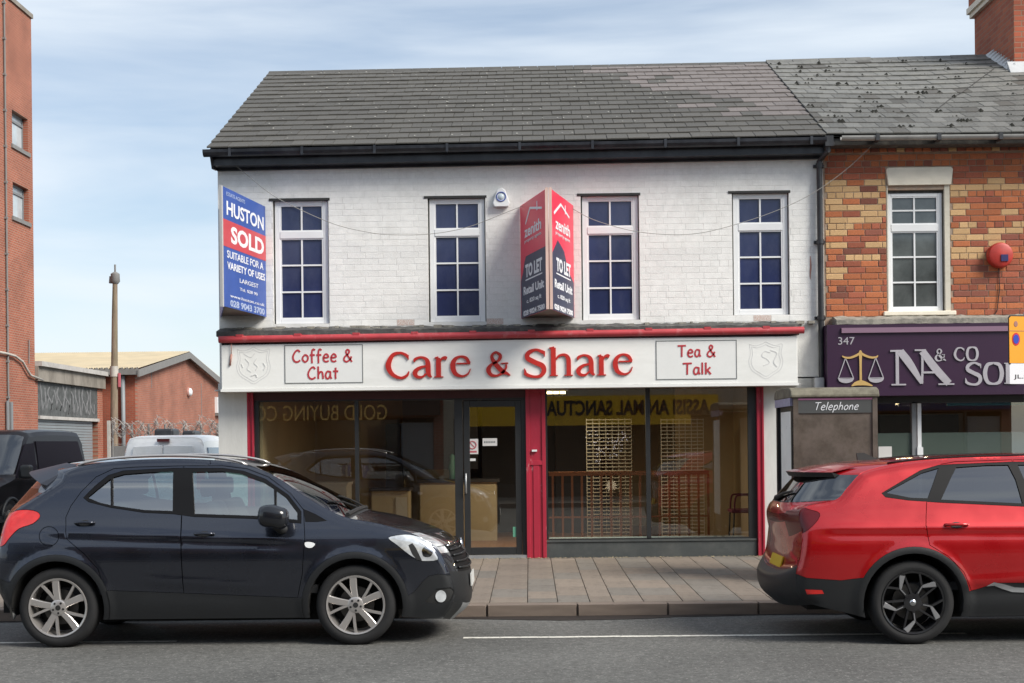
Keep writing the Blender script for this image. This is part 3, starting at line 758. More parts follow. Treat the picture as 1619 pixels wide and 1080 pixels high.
def window(parent, box, nx, top_rows, low_rows, split, pane, Y, fr=0.07, bar=0.022, framemat='upvc', label=None):
    """casement frame (one mesh) with its panes as children; split: height fraction of the transom from the top"""
    x0, z0, x1, z1 = box; mb = MB(); d = 0.055
    zs = z1 - (z1 - z0) * split; tr = 0.10
    mb.box(x0, Y, z0, x0 + fr, Y + d, z1); mb.box(x1 - fr, Y, z0, x1, Y + d, z1)
    mb.box(x0 + fr, Y, z0, x1 - fr, Y + d, z0 + fr); mb.box(x0 + fr, Y, z1 - fr * .8, x1 - fr, Y + d, z1)
    mb.box(x0 + fr, Y - .006, zs - tr / 2, x1 - fr, Y + d, zs + tr / 2)
    w0 = tag(mb.build('window', framemat, parent), label)
    bevel_edges(w0, 0.006, 2)
    bars = MB()
    for (za, zb, rows_) in ((zs + tr / 2, z1 - fr * .8, top_rows), (z0 + fr, zs - tr / 2, low_rows)):
        xa, xb = x0 + fr, x1 - fr
        # inner sash rim
        bars.box(xa, Y + .006, za, xa + .018, Y + .04, zb); bars.box(xb - .018, Y + .006, za, xb, Y + .04, zb)
        bars.box(xa + .018, Y + .006, za, xb - .018, Y + .04, za + .015); bars.box(xa + .018, Y + .006, zb - .015, xb - .018, Y + .04, zb)
        cw = (xb - xa) / nx; rh = (zb - za) / rows_
        for i in range(1, nx): bars.box(xa + cw * i - bar / 2, Y + .012, za + .015, xa + cw * i + bar / 2, Y + .036, zb - .015)
        for j in range(1, rows_): bars.box(xa + .018, Y + .014, za + rh * j - bar / 2, xb - .018, Y + .036, za + rh * j + bar / 2)
        for i in range(nx):
            for j in range(rows_):
                p = MB(); t = RND.uniform(-.002, .002)
                a0, a1, b0, b1 = xa + cw * i + .001, xa + cw * (i + 1) - .001, za + rh * j + .001, za + rh * (j + 1) - .001
                p.add([(a0, Y + .030 + t, b0), (a1, Y + .030 - t, b0), (a1, Y + .031 - t, b1), (a0, Y + .031 + t, b1)], [(0, 1, 2, 3)])
                p.build('pane', pane, w0)
    bars.build('glazing_bars', framemat, w0)
    return w0
for h in WIN:
    window(shop, (h[0] + .02, h[1] + .005, h[2] - .012, h[3] - .02), 2, 1, 3, 0.275, 'blue_pane', FAC + 0.045)
    mb = MB()   # dark strips round the frame and over its head
    mb.box(h[0], FAC + .05, h[1], h[0] + .02, FAC + .09, h[3]); mb.box(h[2] - .012, FAC + .05, h[1], h[2], FAC + .09, h[3])
    mb.box(h[0], FAC + .05, h[3] - .02, h[2], FAC + .09, h[3])
    mb.box(h[0] - .05, FAC - .011, h[3] - .022, h[2] + .02, FAC + .002, h[3] + .012)
    mb.build('window_surround', 'reveal_dark', shop)

# ---- eaves: gutter, soffit board and slate roof
def lerp(a, b, t): return a + (b - a) * t
EV0, EV1 = PY(330, 236, 18.36)[1], PY(1310, 216, 18.36)[1]
RG0, RG1 = PY(420, 117, 22.9)[1], PY(1205, 101.5, 22.9)[1]
XA, XB = PY(327, 236, 18.36)[0], 4.035
def eave_z(x): return lerp(EV0, EV1, (x + 4.38) / 8.4)
def ridge_z(x): return lerp(RG0, RG1, (x + 4.44) / 8.39)
def roofpt(x, t, lift=0.0):
    y = 18.36 + (22.9 - 18.36) * t; z = lerp(eave_z(x), ridge_z(x), t)
    return (x, y - lift * .43, z + lift * .9)
M['eaves_black'] = mat('black_eaves_paint', (0.013, 0.015, 0.021), 0.38, var=0.35, vscale=3, dirt_sheen=(0.07, 0.075, 0.085), dscale=3, damt=0.4)
mb = MB()
gz0, gz1 = eave_z(XA) - .02, eave_z(XB) - .02
def slope_box(mb, x0, x1, y0, y1, zlo, zhi):
    a, b = eave_z(x0), eave_z(x1)
    mb.hexa([(x0, y0, a + zlo), (x1, y0, b + zlo), (x1, y1, b + zlo), (x0, y1, a + zlo)], [(x0, y0, a + zhi), (x1, y0, b + zhi), (x1, y1, b + zhi), (x0, y1, a + zhi)])
slope_box(mb, XA + .04, XB, 18.47, 18.69, -.20, -.035)
mb.build('soffit_board', 'eaves_black', shop)
mb = MB(); slope_box(mb, XL, XB - .02, 18.66, 18.73, -.235, -.2); slope_box(mb, XL, XB - .02, 18.63, 18.73, -.205, -.19)
mb.build('eaves_moulding', 'eaves_black', shop)
mb = MB()   # half-round gutter
prof = [(-.075, 0), (-.07, -.04), (-.045, -.075), (0, -.09), (.045, -.075), (.07, -.04), (.075, 0)]
g = [(p[0] + 18.385, p[1] - .012) for p in prof] ; g2 = [(18.385 + p[0] * .9, -.012 + p[1] * .9) for p in prof[::-1]]
loop = g + g2
v = [(XA - .05, a, eave_z(XA) + b) for a, b in loop] + [(XB, a, eave_z(XB) + b) for a, b in loop]; n = len(loop)
mb.add(v, [(i, (i + 1) % n, (i + 1) % n + n, i + n) for i in range(n)] + [tuple(range(n))[::-1], tuple(range(n, 2 * n))])
for k in range(9):
    xx = XA + .3 + k * .98; mb.box(xx, 18.30, eave_z(xx) - .11, xx + .035, 18.315, eave_z(xx) + .0)
mb.build('gutter', 'eaves_black', shop)
mb = MB()   # verge end board seen from the lot
mb.prism([(18.36, eave_z(XA) - .04), (18.50, eave_z(XA) - .24), (18.72, eave_z(XA) - .22), (22.9, ridge_z(XA) - .20), (22.9, ridge_z(XA) - .02)], lambda a, b, d: (XA + .03 + d, a, b), 0, .03)
mb.build('verge_board', 'eaves_black', shop)
mb = MB()
mb.add([roofpt(XA + .02, 0, -.02), roofpt(XB, 0, -.02), roofpt(XB, 1, -.02), roofpt(XA + .02, 1, -.02), (XB, 27.3, eave_z(XB)), (XA + .02, 27.3, eave_z(XA))], [(0, 1, 2, 3), (3, 2, 4, 5)])
roof = mb.build('roof', 'slate_under', shop)
NC = 17
sl = {k: unit_mesh('slate', M[k], 0.02) for k in ('slate', 'slate_pink', 'slate_old')}
def roof_tiles(roof_obj, xa, xb, ncourse, tw, picker, pt, limit, sag=0.0, gaps=0.0, name='slate'):
    items = []
    p0, p1 = Vector(pt((xa + xb) / 2, 0)), Vector(pt((xa + xb) / 2, 1)); SL = (p1 - p0).length; ang = math.atan2(p1.z - p0.z, p1.y - p0.y)
    ex = SL / ncourse
    for r in range(ncourse):
        off = (tw / 2 if r % 2 else 0); x = xa - off
        while x < xb - .02:
            a, b = max(x, xa), min(x + tw, xb)
            if b - a > .05: items.append((r, (a + b) / 2, b - a))
            x += tw
    pl = []; stuff = {}
    for k, (r, xc, wd) in enumerate(items):
        me = sl[picker(r, xc, ncourse)]
        if RND.random() < gaps: continue
        t = (r + .5) / ncourse; c = pt(xc, t, 0.008)
        dz = -sag * math.sin(math.pi * t) * 1.0 + RND.uniform(-.0025, .0025)
        slope_x = (pt(xc + .5, t)[2] - pt(xc - .5, t)[2])
        rot = (-(math.pi / 2 - ang) - 0.066 + RND.uniform(-.008, .008), -slope_x, RND.uniform(-.004, .004) * (3 if gaps else 1))
        tup = ((c[0], c[1], c[2] + dz), (wd - .0045, .020 + RND.uniform(0, .005), ex * 1.04), rot, me)
        if k < limit: pl.append(tup)
        else:
            from mathutils import Euler
            mt = Matrix.LocRotScale(Vector(tup[0]), Euler(rot), Vector(tup[1])); s = stuff.setdefault(me.name, (MB(), me))[0]
            s.add([tuple(mt @ v.co) for v in me.vertices], [tuple(p.vertices) for p in me.polygons])
    copies(roof_obj, name, None, pl)
    for s, me in stuff.values(): s.build(name, me.materials[0], roof_obj, kind='stuff')
def pick_slate(r, x, n):
    t = r / n
    lo = lerp(4.05, 0.95, t); 
    px_edge = lo + RND.gauss(0, .38)
    return 'slate_pink' if x > px_edge + (0.0 if t > .12 else 3) else 'slate'
roof_tiles(roof, XA, XB, NC, 0.285, pick_slate, roofpt, 300)
mb = MB()
for i in range(28):
    x0 = XA + i * .302; x1 = min(x0 + .295, XB)
    y, z0, z1 = 22.9, ridge_z(x0), ridge_z(x1); h = .045
    mb.add([(x0, y - .13, z0 - .035), (x1, y - .13, z1 - .035), (x1, y, z1 + h), (x0, y, z0 + h), (x0, y + .13, z0 - .035), (x1, y + .13, z1 - .035)], [(0, 1, 2, 3), (3, 2, 5, 4), (0, 3, 4), (1, 5, 2)])
mb.build('ridge_tiles', 'slate', roof)
mb = MB()
for i in range(150):
    xx = RND.uniform(XA + .3, 2.2); t = (RND.randrange(1, NC) + .08) / NC; p = roofpt(xx, t, .048); s = RND.uniform(.006, .013)
    mb.add([(p[0] - s, p[1] - s, p[2]), (p[0] + s, p[1] - s, p[2]), (p[0] + s * .8, p[1] + s, p[2] + s * .8), (p[0] - s, p[1] + s * .7, p[2] + s * .9), (p[0], p[1] - s * .3, p[2] + s)], [(0, 1, 4), (1, 2, 4), (2, 3, 4), (3, 0, 4)])
M['lichen'] = mat('pale_lichen', (0.42, 0.41, 0.37), 0.9)
mb.build('lichen_spots', 'lichen', roof, kind='stuff')

# side and back walls so that the house is solid
mb = MB()
mb.box(XL, FAC + .3, 0, XL + .3, 27.2, 5.6); mb.box(XR - .3, FAC + .3, 2.9, XR - .01, 27.2, 5.6); mb.box(XL, 27.2, 0, XR, 27.5, 5.6)
mb.prism([(18.8, 5.6), (27.3, 5.6), (22.9, ridge_z(XL) - .1)], lambda a, b, d: (XL + d, a, b), 0, .3)
mb.box(XL + .3, FAC + .3, 2.98, XR - .3, 27.2, 3.12)
mb.build('side_walls', 'pier', shop)

# ---- ledge over the fascia: weathered lead and cement
def ledge(parent, x0, x1, zc, yf, name='ledge', m='lead', seed=3):
    R2 = random.Random(seed); mb = MB(); n = int((x1 - x0) / .07); v = []
    for i in range(n + 1):
        x = lerp(x0, x1, i / n); a, b, c = [R2.uniform(-.012, .012) for _ in range(3)]
        v += [(x, FAC - .012, zc + .075 + a), (x, FAC - .06, zc + .062 + b), (x, yf, zc + .012 + c * .6), (x, yf, zc - .055 + a * .3), (x, FAC, zc - .07)]
    f = []
    for i in range(n):
        for j in range(5): f.append((5 * i + j, 5 * (i + 1) + j, 5 * (i + 1) + (j + 1) % 5, 5 * i + (j + 1) % 5))
    f += [tuple(range(5)), tuple(range(5 * n, 5 * n + 5))[::-1]]
    mb.add(v, f); return mb.build(name, m, parent)
LZ = PY(800, 521, 18.55)[1]
ledge(shop, XL + .02, PY(1262, 515, 18.5)[0], LZ, 18.42)
# cement crumbs on it
mb = MB()
for i in range(70):
    xx = RND.uniform(XL + .1, 3.9); s = RND.uniform(.015, .06); zz = LZ + .055
    mb.box(xx, FAC - .09 - RND.random() * .04, zz - .02, xx + s * 2, FAC - .01, zz + RND.uniform(.004, .03))
M['cement'] = mat('crumbling_cement', (0.30, 0.28, 0.24), 0.95, var=0.3, vscale=12, bump=0.6, dirt_sheen=(0.10, 0.10, 0.09), dscale=9, damt=0.8)
mb.build('cement_fillet', 'cement', shop, kind='stuff')
# red awning roller tube
mb = MB()
RZ0, RZ1 = PY(348, 537, 18.34)[1], PY(1270, 522, 18.34)[1]
xa, xb = PY(346, 537, 18.34)[0], PY(1271, 523, 18.34)[0]
mb.tube([(xa, 18.34, RZ0), (xb, 18.34, RZ1)], .047, 14)
for k in range(10):
    x = lerp(xa, xb, (k + .3) / 10); z = lerp(RZ0, RZ1, (k + .3) / 10)
    mb.box(x, 18.30, z + .03, x + .09, 18.44, z + .062)
mb.build('awning_tube', 'red_pipe', shop, smooth=True, angle=40)
mb = MB()
mb.hexa([(xa + .03, 18.36, RZ0 - .075), (xb - .06, 18.36, RZ1 - .06), (xb - .06, 18.60, RZ1 - .06), (xa + .03, 18.60, RZ0 - .075)],
        [(xa + .03, 18.36, RZ0 - .045), (xb - .06, 18.36, RZ1 - .04), (xb - .06, 18.60, RZ1 - .04), (xa + .03, 18.60, RZ0 - .045)])
mb.build('awning_box', 'maroon', shop)

# ---- fascia sign
fx0, fz0, fx1, fz1 = FZ
fx0 = PY(350, 580, 18.36)[0]
fz0 = PY(800, 614, 18.36)[1]; fz1 = PY(800, 537, 18.36)[1]
sign = thing('shop_sign', 'long white fascia sign with raised red letters above the crimson shopfront', 'shop sign', (fx0, 18.36, fz0))
mb = MB(); mb.box(fx0, 18.36, fz0 + .03, fx1, 18.68, fz1); b = mb.build('board', 'fascia', sign); bevel_edges(b, .008, 2)
mb = MB(); mb.box(fx0 - .01, 18.345, fz0 - .005, fx1 + .01, 18.685, fz0 + .03); mb.build('bottom_trim', 'fascia_edge', sign)
SY = 18.36
fS = lambda a, b, d: (a, SY + d, b)
def sbox(px0, py0, px1, py1): return bx(px0, py0, px1, py1, SY)
word('Care', SERIF, sbox(609, 556, 745, 597), fS, 0.0, .022, 'letter', 'sign_red', sign)
word('&', SERIF, sbox(768, 555, 808, 595), fS, 0.0, .022, 'letter', 'sign_red', sign)
word('Share', SERIF, sbox(828, 553, 1001, 594), fS, 0.0, .022, 'letter', 'sign_red', sign)
word('Coffee &', COMIC, sbox(462, 553, 558, 572), fS, 0.003, .005, 'lettering', 'sign_dkred', sign, w0=15, letters=False)
word('Chat', COMIC, sbox(486, 580, 536, 599), fS, 0.003, .005, 'lettering', 'sign_dkred', sign, w0=15, letters=False)
word('Tea &', COMIC, sbox(1071, 546, 1132, 564), fS, 0.003, .005, 'lettering', 'sign_dkred', sign, w0=15, letters=False)
word('Talk', COMIC, sbox(1079, 574, 1125, 592), fS, 0.003, .005, 'lettering', 'sign_dkred', sign, w0=15, letters=False)
M['sign_panel'] = mat('pale_sign_panel', (0.71, 0.715, 0.70), 0.45, var=0.03)
for (a, b_, c, e) in ((450, 545, 574, 606), (1037, 538, 1165, 600)):
    x0, z0, x1, z1 = sbox(a, b_, c, e); mb = MB(); mb.box(x0, SY - .003, z0, x1, SY + .01, z1)
    pnl = mb.build('sign_panel', 'sign_panel', sign)
    mb = MB(); t = .011
    mb.box(x0, SY - .006, z0, x0 + t, SY - .001, z1); mb.box(x1 - t, SY - .006, z0, x1, SY - .001, z1); mb.box(x0 + t, SY - .006, z0, x1 - t, SY - .001, z0 + t); mb.box(x0 + t, SY - .006, z1 - t, x1 - t, SY - .001, z1)
    mb.build('border', 'sign_grey2', pnl)
# embossed heraldic shields
SHIELD = [(-50, -48), (-30, -44), (-10, -50), (0, -55), (10, -50), (30, -44), (50, -48), (47, -20), (52, 5), (44, 30), (22, 46), (0, 58), (-22, 46), (-44, 30), (-52, 5), (-47, -20), (-50, -48)]
for (cx, cy, var) in ((401, 577, 0), (1211, 569, 1)):
    x0, zc = PY(cx, cy, SY); mb = MB(); s = 1 / 117 / 1.95
    fn = lambda a, b, d, x0=x0, zc=zc, s=s: (x0 + a * s, SY + d, zc - b * s)
    st = [[(a, b, 2.6) for a, b in SHIELD], [(a * .86, b * .86, 1.8) for a, b in SHIELD]]
    if var: st += [[(14, -22, 2.5), (-4, -26, 2.5), (-12, -12, 2.5), (4, -2, 2.5), (10, 10, 2.5), (-8, 18, 2.5)], [(14, -30, 3), (34, -20, 3), (24, 6, 3), (34, 22, 3)]]
    else: st += [[(-30, -34, 2), (-8, -24, 2), (4, -36, 2)], [(-26, -20, 2), (-14, -4, 2), (-20, 12, 2), (-8, 22, 2)], [(10, -20, 2), (2, -6, 2), (12, 6, 2), (6, 16, 2)], [(30, -6, 3), (36, 6, 3), (30, 16, 3)], [(-38, -4, 2), (-33, 8, 2)], [(-8, 34, 2.5), (6, 30, 2.5), (10, 38, 2.5)]]
    ribbons(mb, st, fn, -.0015, 0.001)
    tag(mb.build('crest', 'sign_grey', sign), ('faint grey shield outline at the %s end of the board' % ('right' if var else 'left')))
mb = MB(); x0, z0 = PY(364, 578, SY); x1, z1 = PY(366, 560, SY); mb.tube([(x0, SY - .012, z0), (x1, SY - .012, z1)], .013, 8); mb.tube([(x1, SY - .015, z1), (x1 + .005, SY - .03, z1 + .14)], .006, 6)
M['rust'] = mat('rusty_toggle', (0.34, 0.17, 0.14), 0.8, var=0.3)
mb.build('pull_handle', 'rust', shop, smooth=True)

# ---- shopfront
SZT = fz0 + 0.02
def pbox(mb, px0, py0, px1, py1, y0, y1, Y=FAC):
    x0, z0, x1, z1 = bx(px0, py0, px1, py1, Y); mb.box(x0, y0, max(z0, PAVF - .01), x1, y1, z1); return x0, z0, x1, z1
def ztop(): return fz0 + .03
xL = lambda px: PY(px, 740, FAC)[0]
# masonry piers
for (a, b_, lab) in ((347, 392, 'off white painted pier at the left end of the shopfront'), (1208, 1297, 'off white painted pier beside the telephone kiosk')):
    mb = MB(); mb.box(xL(a), FAC - .03 if a < 400 else FAC, .10, xL(b_) , FAC + .3, 2.62); tag(mb.build('pier', 'pier', shop), lab)
# red pilasters (recessed centre panel)
def pilaster(a, b_, y=FAC - .03):
    x0, x1 = xL(a), xL(b_); mb = MB(); w_ = x1 - x0; e = min(.05, w_ * .28)
    mb.box(x0, y + .02, PAVF - .01, x1, FAC + .2, 2.62)
    mb.box(x0, y, PAVF, x0 + e, y + .03, 2.60); mb.box(x1 - e, y, PAVF, x1, y + .03, 2.60)
    if w_ > .2:
        zt = PY(846, 732, FAC)[1]
        mb.box(x0 + e, y + .002, zt - .03, x1 - e, y + .03, zt + .03); mb.box(x0 + e, y + .008, 2.45, x1 - e, y + .03, 2.6); mb.box(x0 + e + .045, y + .009, PAVF, x1 - e - .045, y + .03, zt - .03)
    o = mb.build('pilaster', 'red_paint', shop); bevel_edges(o, .004, 2); return o
pilaster(392, 402); pilaster(832, 863); pilaster(1197, 1208)
mb = MB(); x0, z0, x1, z1 = bx(841, 711, 849, 714); mb.box(x0, FAC - .05, z0, x1, FAC - .02, z1); mb.build('letter_plate', 'white_plastic', shop)
# header
mb = MB(); mb.box(xL(402), FAC + .01, PY(600, 631, FAC)[1], xL(832), FAC + .10, 2.62); mb.build('header', 'maroon', shop)
mb = MB(); mb.box(xL(863), FAC + .01, 2.52, xL(1197), FAC + .10, 2.62); mb.build('header', 'maroon', shop)
mb = MB(); mb.box(xL(347), 18.46, fz0 + .012, xL(1262), FAC + .0, fz0 + .03); mb.build('fascia_soffit', 'board_edge', shop)
HT = PY(600, 631, FAC)[1]
# black aluminium frames
YF0, YF1 = FAC + .03, FAC + .10
mb = MB(); z_b = .40
mb.box(xL(402), YF0, PAVF, xL(409), YF1, HT); mb.box(xL(561), YF0, PAVF + .24, xL(567), YF1, HT); mb.box(xL(719), YF0, PAVF, xL(732), YF1, HT)
mb.box(xL(409), YF0, z_b - .02, xL(719), YF1, z_b + .03); mb.box(xL(825), YF0, PAVF, xL(832), YF1, HT)
mb.box(xL(409), YF0 + .005, HT - .02, xL(719), YF1 - .005, HT)
mb.box(xL(732), YF0, HT - .03, xL(825), YF1, HT)
mb.build('window_frame', 'alu_black', shop)
mb = MB(); HT2 = 2.52
mb.box(xL(863), YF0, .42, xL(866), YF1, HT2); mb.box(xL(1022), YF0, .42, xL(1029), YF1, HT2); mb.box(xL(1184), YF0, PAVF + .0, xL(1197), YF1, HT2); mb.box(xL(866), YF0, .39, xL(1184), YF1, .43)
mb.build('window_frame', 'alu_black', shop)
def glasspane(a, b_, z0, z1, y, name='shop_pane', m='shop_glass', par=None):
    mb = MB(); mb.box(xL(a), y, z0, xL(b_), y + .006, z1); return mb.build(name, m, par or shop)
glasspane(409, 561, z_b + .03, HT - .02, YF0 + .03); glasspane(567, 719, z_b + .03, HT - .02, YF0 + .033)
glasspane(866, 1022, .43, HT2, YF0 + .03); glasspane(1029, 1184, .43, HT2, YF0 + .033)
mb = MB(); mb.box(xL(402), FAC + .02, PAVF - .01, xL(720), YF1, z_b - .02); mb.build('stallriser', 'stallriser', shop)
mb = MB(); mb.box(xL(863), FAC + .01, PAVF - .01, xL(1195), YF1, .40); mb.box(xL(863), FAC - .005, .385, xL(1195), FAC + .03, .41); mb.build('stallriser', 'stallriser', shop)
# door
mb = MB(); dz0, dz1 = PAVF + .05, HT - .035; dx0, dx1 = xL(733.3), xL(824.8); fw = .085
Yd = FAC + .035
mb.box(dx0, Yd, dz0, dx0 + fw, Yd + .05, dz1); mb.box(dx1 - fw, Yd, dz0, dx1, Yd + .05, dz1); mb.box(dx0 + fw, Yd, dz0, dx1 - fw, Yd + .05, dz0 + .10); mb.box(dx0 + fw, Yd, dz1 - .09, dx1 - fw, Yd + .05, dz1)
door = tag(mb.build('door', 'alu_black', shop), 'black aluminium glazed shop door'); bevel_edges(door, .004, 1)
mb = MB(); mb.box(dx0 + fw, Yd + .02, dz0 + .10, dx1 - fw, Yd + .026, dz1 - .09); mb.build('pane', 'shop_glass', door)
mb = MB(); hx = PY(737, 760, Yd)[0]; hz0, hz1 = PY(737, 782, Yd)[1], PY(737, 747, Yd)[1]
mb.tube([(hx, Yd - .0, hz0 + .02), (hx, Yd - .05, hz0 + .02), (hx, Yd - .055, hz1 - .02), (hx, Yd, hz1 - .02)], .012, 8); mb.build('handle', 'galv', door, smooth=True)
mb = MB(); mb.box(xL(719), FAC - .02, PAVF, xL(832), FAC + .10, PAVF + .045); mb.build('threshold', 'galv', shop)
def sticker(a, b_, c, e, m, inner=None, name='notice'):
    x0, z0, x1, z1 = bx(a, b_, c, e, Yd + .015); mb = MB(); mb.box(x0, Yd + .014, z0, x1, Yd + .0185, z1); o = mb.build(name, m, door)
    return x0, z0, x1, z1, o
x0, z0, x1, z1, o = sticker(738, 694, 756, 718, 'poster')
mb = MB(); cx, cz = (x0 + x1) / 2, (z0 + z1) / 2 + .02
mb.tube([(cx + .052 * math.cos(t * .5236), Yd + .0125, cz + .052 * math.sin(t * .5236)) for t in range(12)], .008, 6, closed=True)
mb.tube([(cx - .035, Yd + .0125, cz + .035), (cx + .035, Yd + .0125, cz - .035)], .006, 6); mb.box(x0 + .02, Yd + .012, z0 + .02, x1 - .02, Yd + .014, z0 + .045)
mb.build('notice_print', 'poster_red', door)
x0, z0, x1, z1, o = sticker(763, 693, 786, 705, 'poster')
mb = MB()
for k in range(7): mb.box(x0 + .02 + k * .023, Yd + .0125, (z0 + z1) / 2 - .012, x0 + .036 + k * .023, Yd + .014, (z0 + z1) / 2 + .012)
mb.build('notice_print', 'sign_grey2', door)
sticker(734, 725, 752, 729, 'sign_grey')
M['green_tint'] = mat('sticker_green', (0.10, 0.30, 0.20), 0.6)
sticker(811, 833, 820, 849, 'green_tint')

# ---- interior of the shop
fl = PAVF - .005
mb = MB(); mb.box(XL + .3, FAC + .1, fl - .1, XR - .3, 27.2, fl); mb.build('floor', 'int_floor', shop)
mb = MB(); mb.box(XL + .3, FAC + .1, 2.86, XR - .3, 27.2, 2.975); mb.build('ceiling', 'ceiling_tile', shop)
mb = MB(); mb.box(-3.74, FAC + .12, fl, -3.70, 25.6, 2.86); mb.box(3.38, FAC + .12, fl, 3.45, 25.6, 2.86); mb.box(-3.70, 25.6, fl, 3.38, 25.7, 2.86); mb.box(2.42, 22.6, fl, 3.38, 22.7, 2.86)
mb.box(-3.70, 23.4, fl, -2.15, 23.5, 2.86)
mb.build('interior_wall', 'beige_wall', shop)
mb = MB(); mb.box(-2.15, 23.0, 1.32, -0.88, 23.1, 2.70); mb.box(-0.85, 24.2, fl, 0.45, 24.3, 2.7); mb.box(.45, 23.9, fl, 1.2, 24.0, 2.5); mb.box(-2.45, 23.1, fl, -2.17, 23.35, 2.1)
mb.build('interior_dark_sheet', 'dark_interior', shop)  # first sheet is dark in place of an unlit opening
def item(name, label, cat, loc, group=None): return thing(name, label, cat, loc, group)
c = item('reception_counter', 'pale reception counter inside the left shop window', 'counter', (-3.3, 21, fl))
mb = MB(); mb.box(-3.66, 20.7, fl, -2.80, 21.3, 1.14); mb.build('body', 'white_lam', c); mb = MB(); mb.box(-3.68, 20.68, 1.14, -2.78, 21.32, 1.18); mb.build('top', 'white_lam', c)
c = item('display_cabinet', 'cream cabinet with boxes behind the middle of the left window', 'cabinet', (-2.2, 21.6, fl))
mb = MB(); mb.box(-2.50, 21.4, fl, -1.92, 21.9, 1.02); mb.build('body', 'counter', c); mb = MB(); mb.box(-2.54, 21.36, 1.02, -1.90, 21.94, 1.06); mb.build('top', 'dark_interior', c)
mb = MB(); mb.box(-2.12, 21.385, .3, -1.94, 21.395, .92); mb.build('cabinet_door', 'white_lam', c)
c = item('low_counter', 'long beige counter front seen just left of the door', 'counter', (-1.4, 22.4, fl))
mb = MB(); mb.box(-1.80, 22.2, fl, -0.55, 22.8, 1.12); mb.build('body', 'counter', c); mb = MB(); mb.box(-1.84, 22.16, 1.12, -0.5, 22.84, 1.17); mb.build('top', 'dark_interior', c)
M['green_fig'] = mat('dull_green_ornament', (0.12, 0.30, 0.24), 0.5)
c = item('green_ornament', 'small green ornament standing on the counter near the door', 'ornament', (-1.28, 22.4, 1.17))
mb = MB(); mb.lathe([(.001, 0), (.06, 0), (.05, .1), (.07, .2), (.04, .32), (.05, .38), (.001, .42)], (-1.28, 22.4, 1.17), (0, 0, 1), 12); mb.build('figure', 'green_fig', c, smooth=True)
deck = MB(); deck.box(xL(866) + .02, FAC + .12, .36, xL(1184), FAC + .75, .40); deck.build('window_deck', 'sill_blue', shop)
# timber balustrade
Yb = 20.35
bal = item('balustrade', 'orange stained timber balustrade behind the right shop window', 'balustrade', (.4, Yb, fl))
x0, x1 = PY(868, 800, Yb)[0], PY(1121, 800, Yb)[0]; zt, zb = PY(1000, 745, Yb)[1], fl + .02
mb = MB(); mb.box(x0, Yb - .03, zt - .06, x1, Yb + .03, zt); mb.build('handrail', 'balustrade', bal)
mb = MB(); mb.box(x0, Yb - .02, fl, x1, Yb + .02, fl + .08); mb.build('bottom_rail', 'balustrade', bal)
mb = MB(); zm = PY(1000, 817, Yb)[1]; mb.box(x0, Yb - .012, zm - .012, x1, Yb + .012, zm + .012); mb.build('middle_rail', 'balustrade', bal)
sp = MB(); sp.box(-.016, -.016, fl + .08, .016, .016, zt - .06)
spo = sp.build('spindle', 'balustrade'); me_ = spo.data; bpy.data.objects.remove(spo)
k = 0; xx = x0 + .06
while xx < x1:
    o = bpy.data.objects.new('spindle', me_); o.location = Vector((xx, Yb, 0)) - BASE[bal.name]; COL.objects.link(o); o.parent = bal; xx += .145
M['grille_brightened'] = mat('brightened_grille_bar', (0.70, 0.66, 0.58), 0.5)  # grille colour made paler to make up for the distant lamp
for gi, (a, b_, lab) in enumerate(((928, 999, 'cream lattice security grille standing left of the window mullion'), (1046, 1113, 'cream lattice security grille standing right of the window mullion'))):
    Yg = 21.6; gx0, gx1 = PY(a, 750, Yg)[0], PY(b_, 750, Yg)[0]; gz1 = PY(a, 662, Yg)[1]
    g = item('security_grille', lab, 'grille', ((gx0 + gx1) / 2, Yg, fl), 'lattice grilles behind the right window')
    m1 = MB(); m1.box(0, -.007, -.0065, gx1 - gx0, .007, .0065); ob = m1.build('horizontal_bar', 'grille' if gi == 0 else 'grille_brightened'); hme = ob.data; bpy.data.objects.remove(ob)
    nb = 34
    for i in range(nb):
        o = bpy.data.objects.new('horizontal_bar', hme); o.location = Vector((gx0, Yg, fl + .04 + (gz1 - fl - .06) * i / (nb - 1))) - BASE[g.name]; COL.objects.link(o); o.parent = g
    m1 = MB()
    for i in range(8):
        x = lerp(gx0, gx1, i / 7); m1.box(x - .005, Yg + .010, fl, x + .005, Yg + .022, gz1)
    m1.build('uprights', 'grille' if gi == 0 else 'grille_brightened', g)
# chair
ch = item('chair', 'maroon chair with bent metal arm near the right end of the shop window', 'chair', (2.95, 19.75, fl))
Yc = 19.7; sx0, sx1 = PY(1157, 808, Yc)[0], PY(1190, 808, Yc)[0]; sz = PY(1170, 806, Yc)[1]
mb = MB(); mb.box(sx0, Yc, sz - .05, sx0 + .5, Yc + .45, sz); o = mb.build('seat', 'chair_fab', ch); bevel_edges(o, .02, 3)
mb = MB(); mb.box(sx0 + .42, Yc, sz + .1, sx0 + .47, Yc + .45, sz + .48); o = mb.build('backrest', 'chair_fab', ch); bevel_edges(o, .02, 3)
for yy in (Yc + .02, Yc + .43):
    for xx in (sx0 + .04, sx0 + .44):
        mb = MB(); mb.tube([(xx, yy, sz - .03), (xx + (.03 if xx > sx0 + .2 else -.03), yy, fl)], .012, 8); mb.build('leg', 'black', ch, smooth=True)
    mb = MB(); mb.tube(smooth_line([(sx0 + .04, yy, sz - .02), (sx0 + .06, yy, sz + .17), (sx0 + .14, yy, sz + .21), (sx0 + .44, yy, sz + .20)], 5), .013, 8); mb.build('armrest', 'chair_fab', ch, smooth=True)
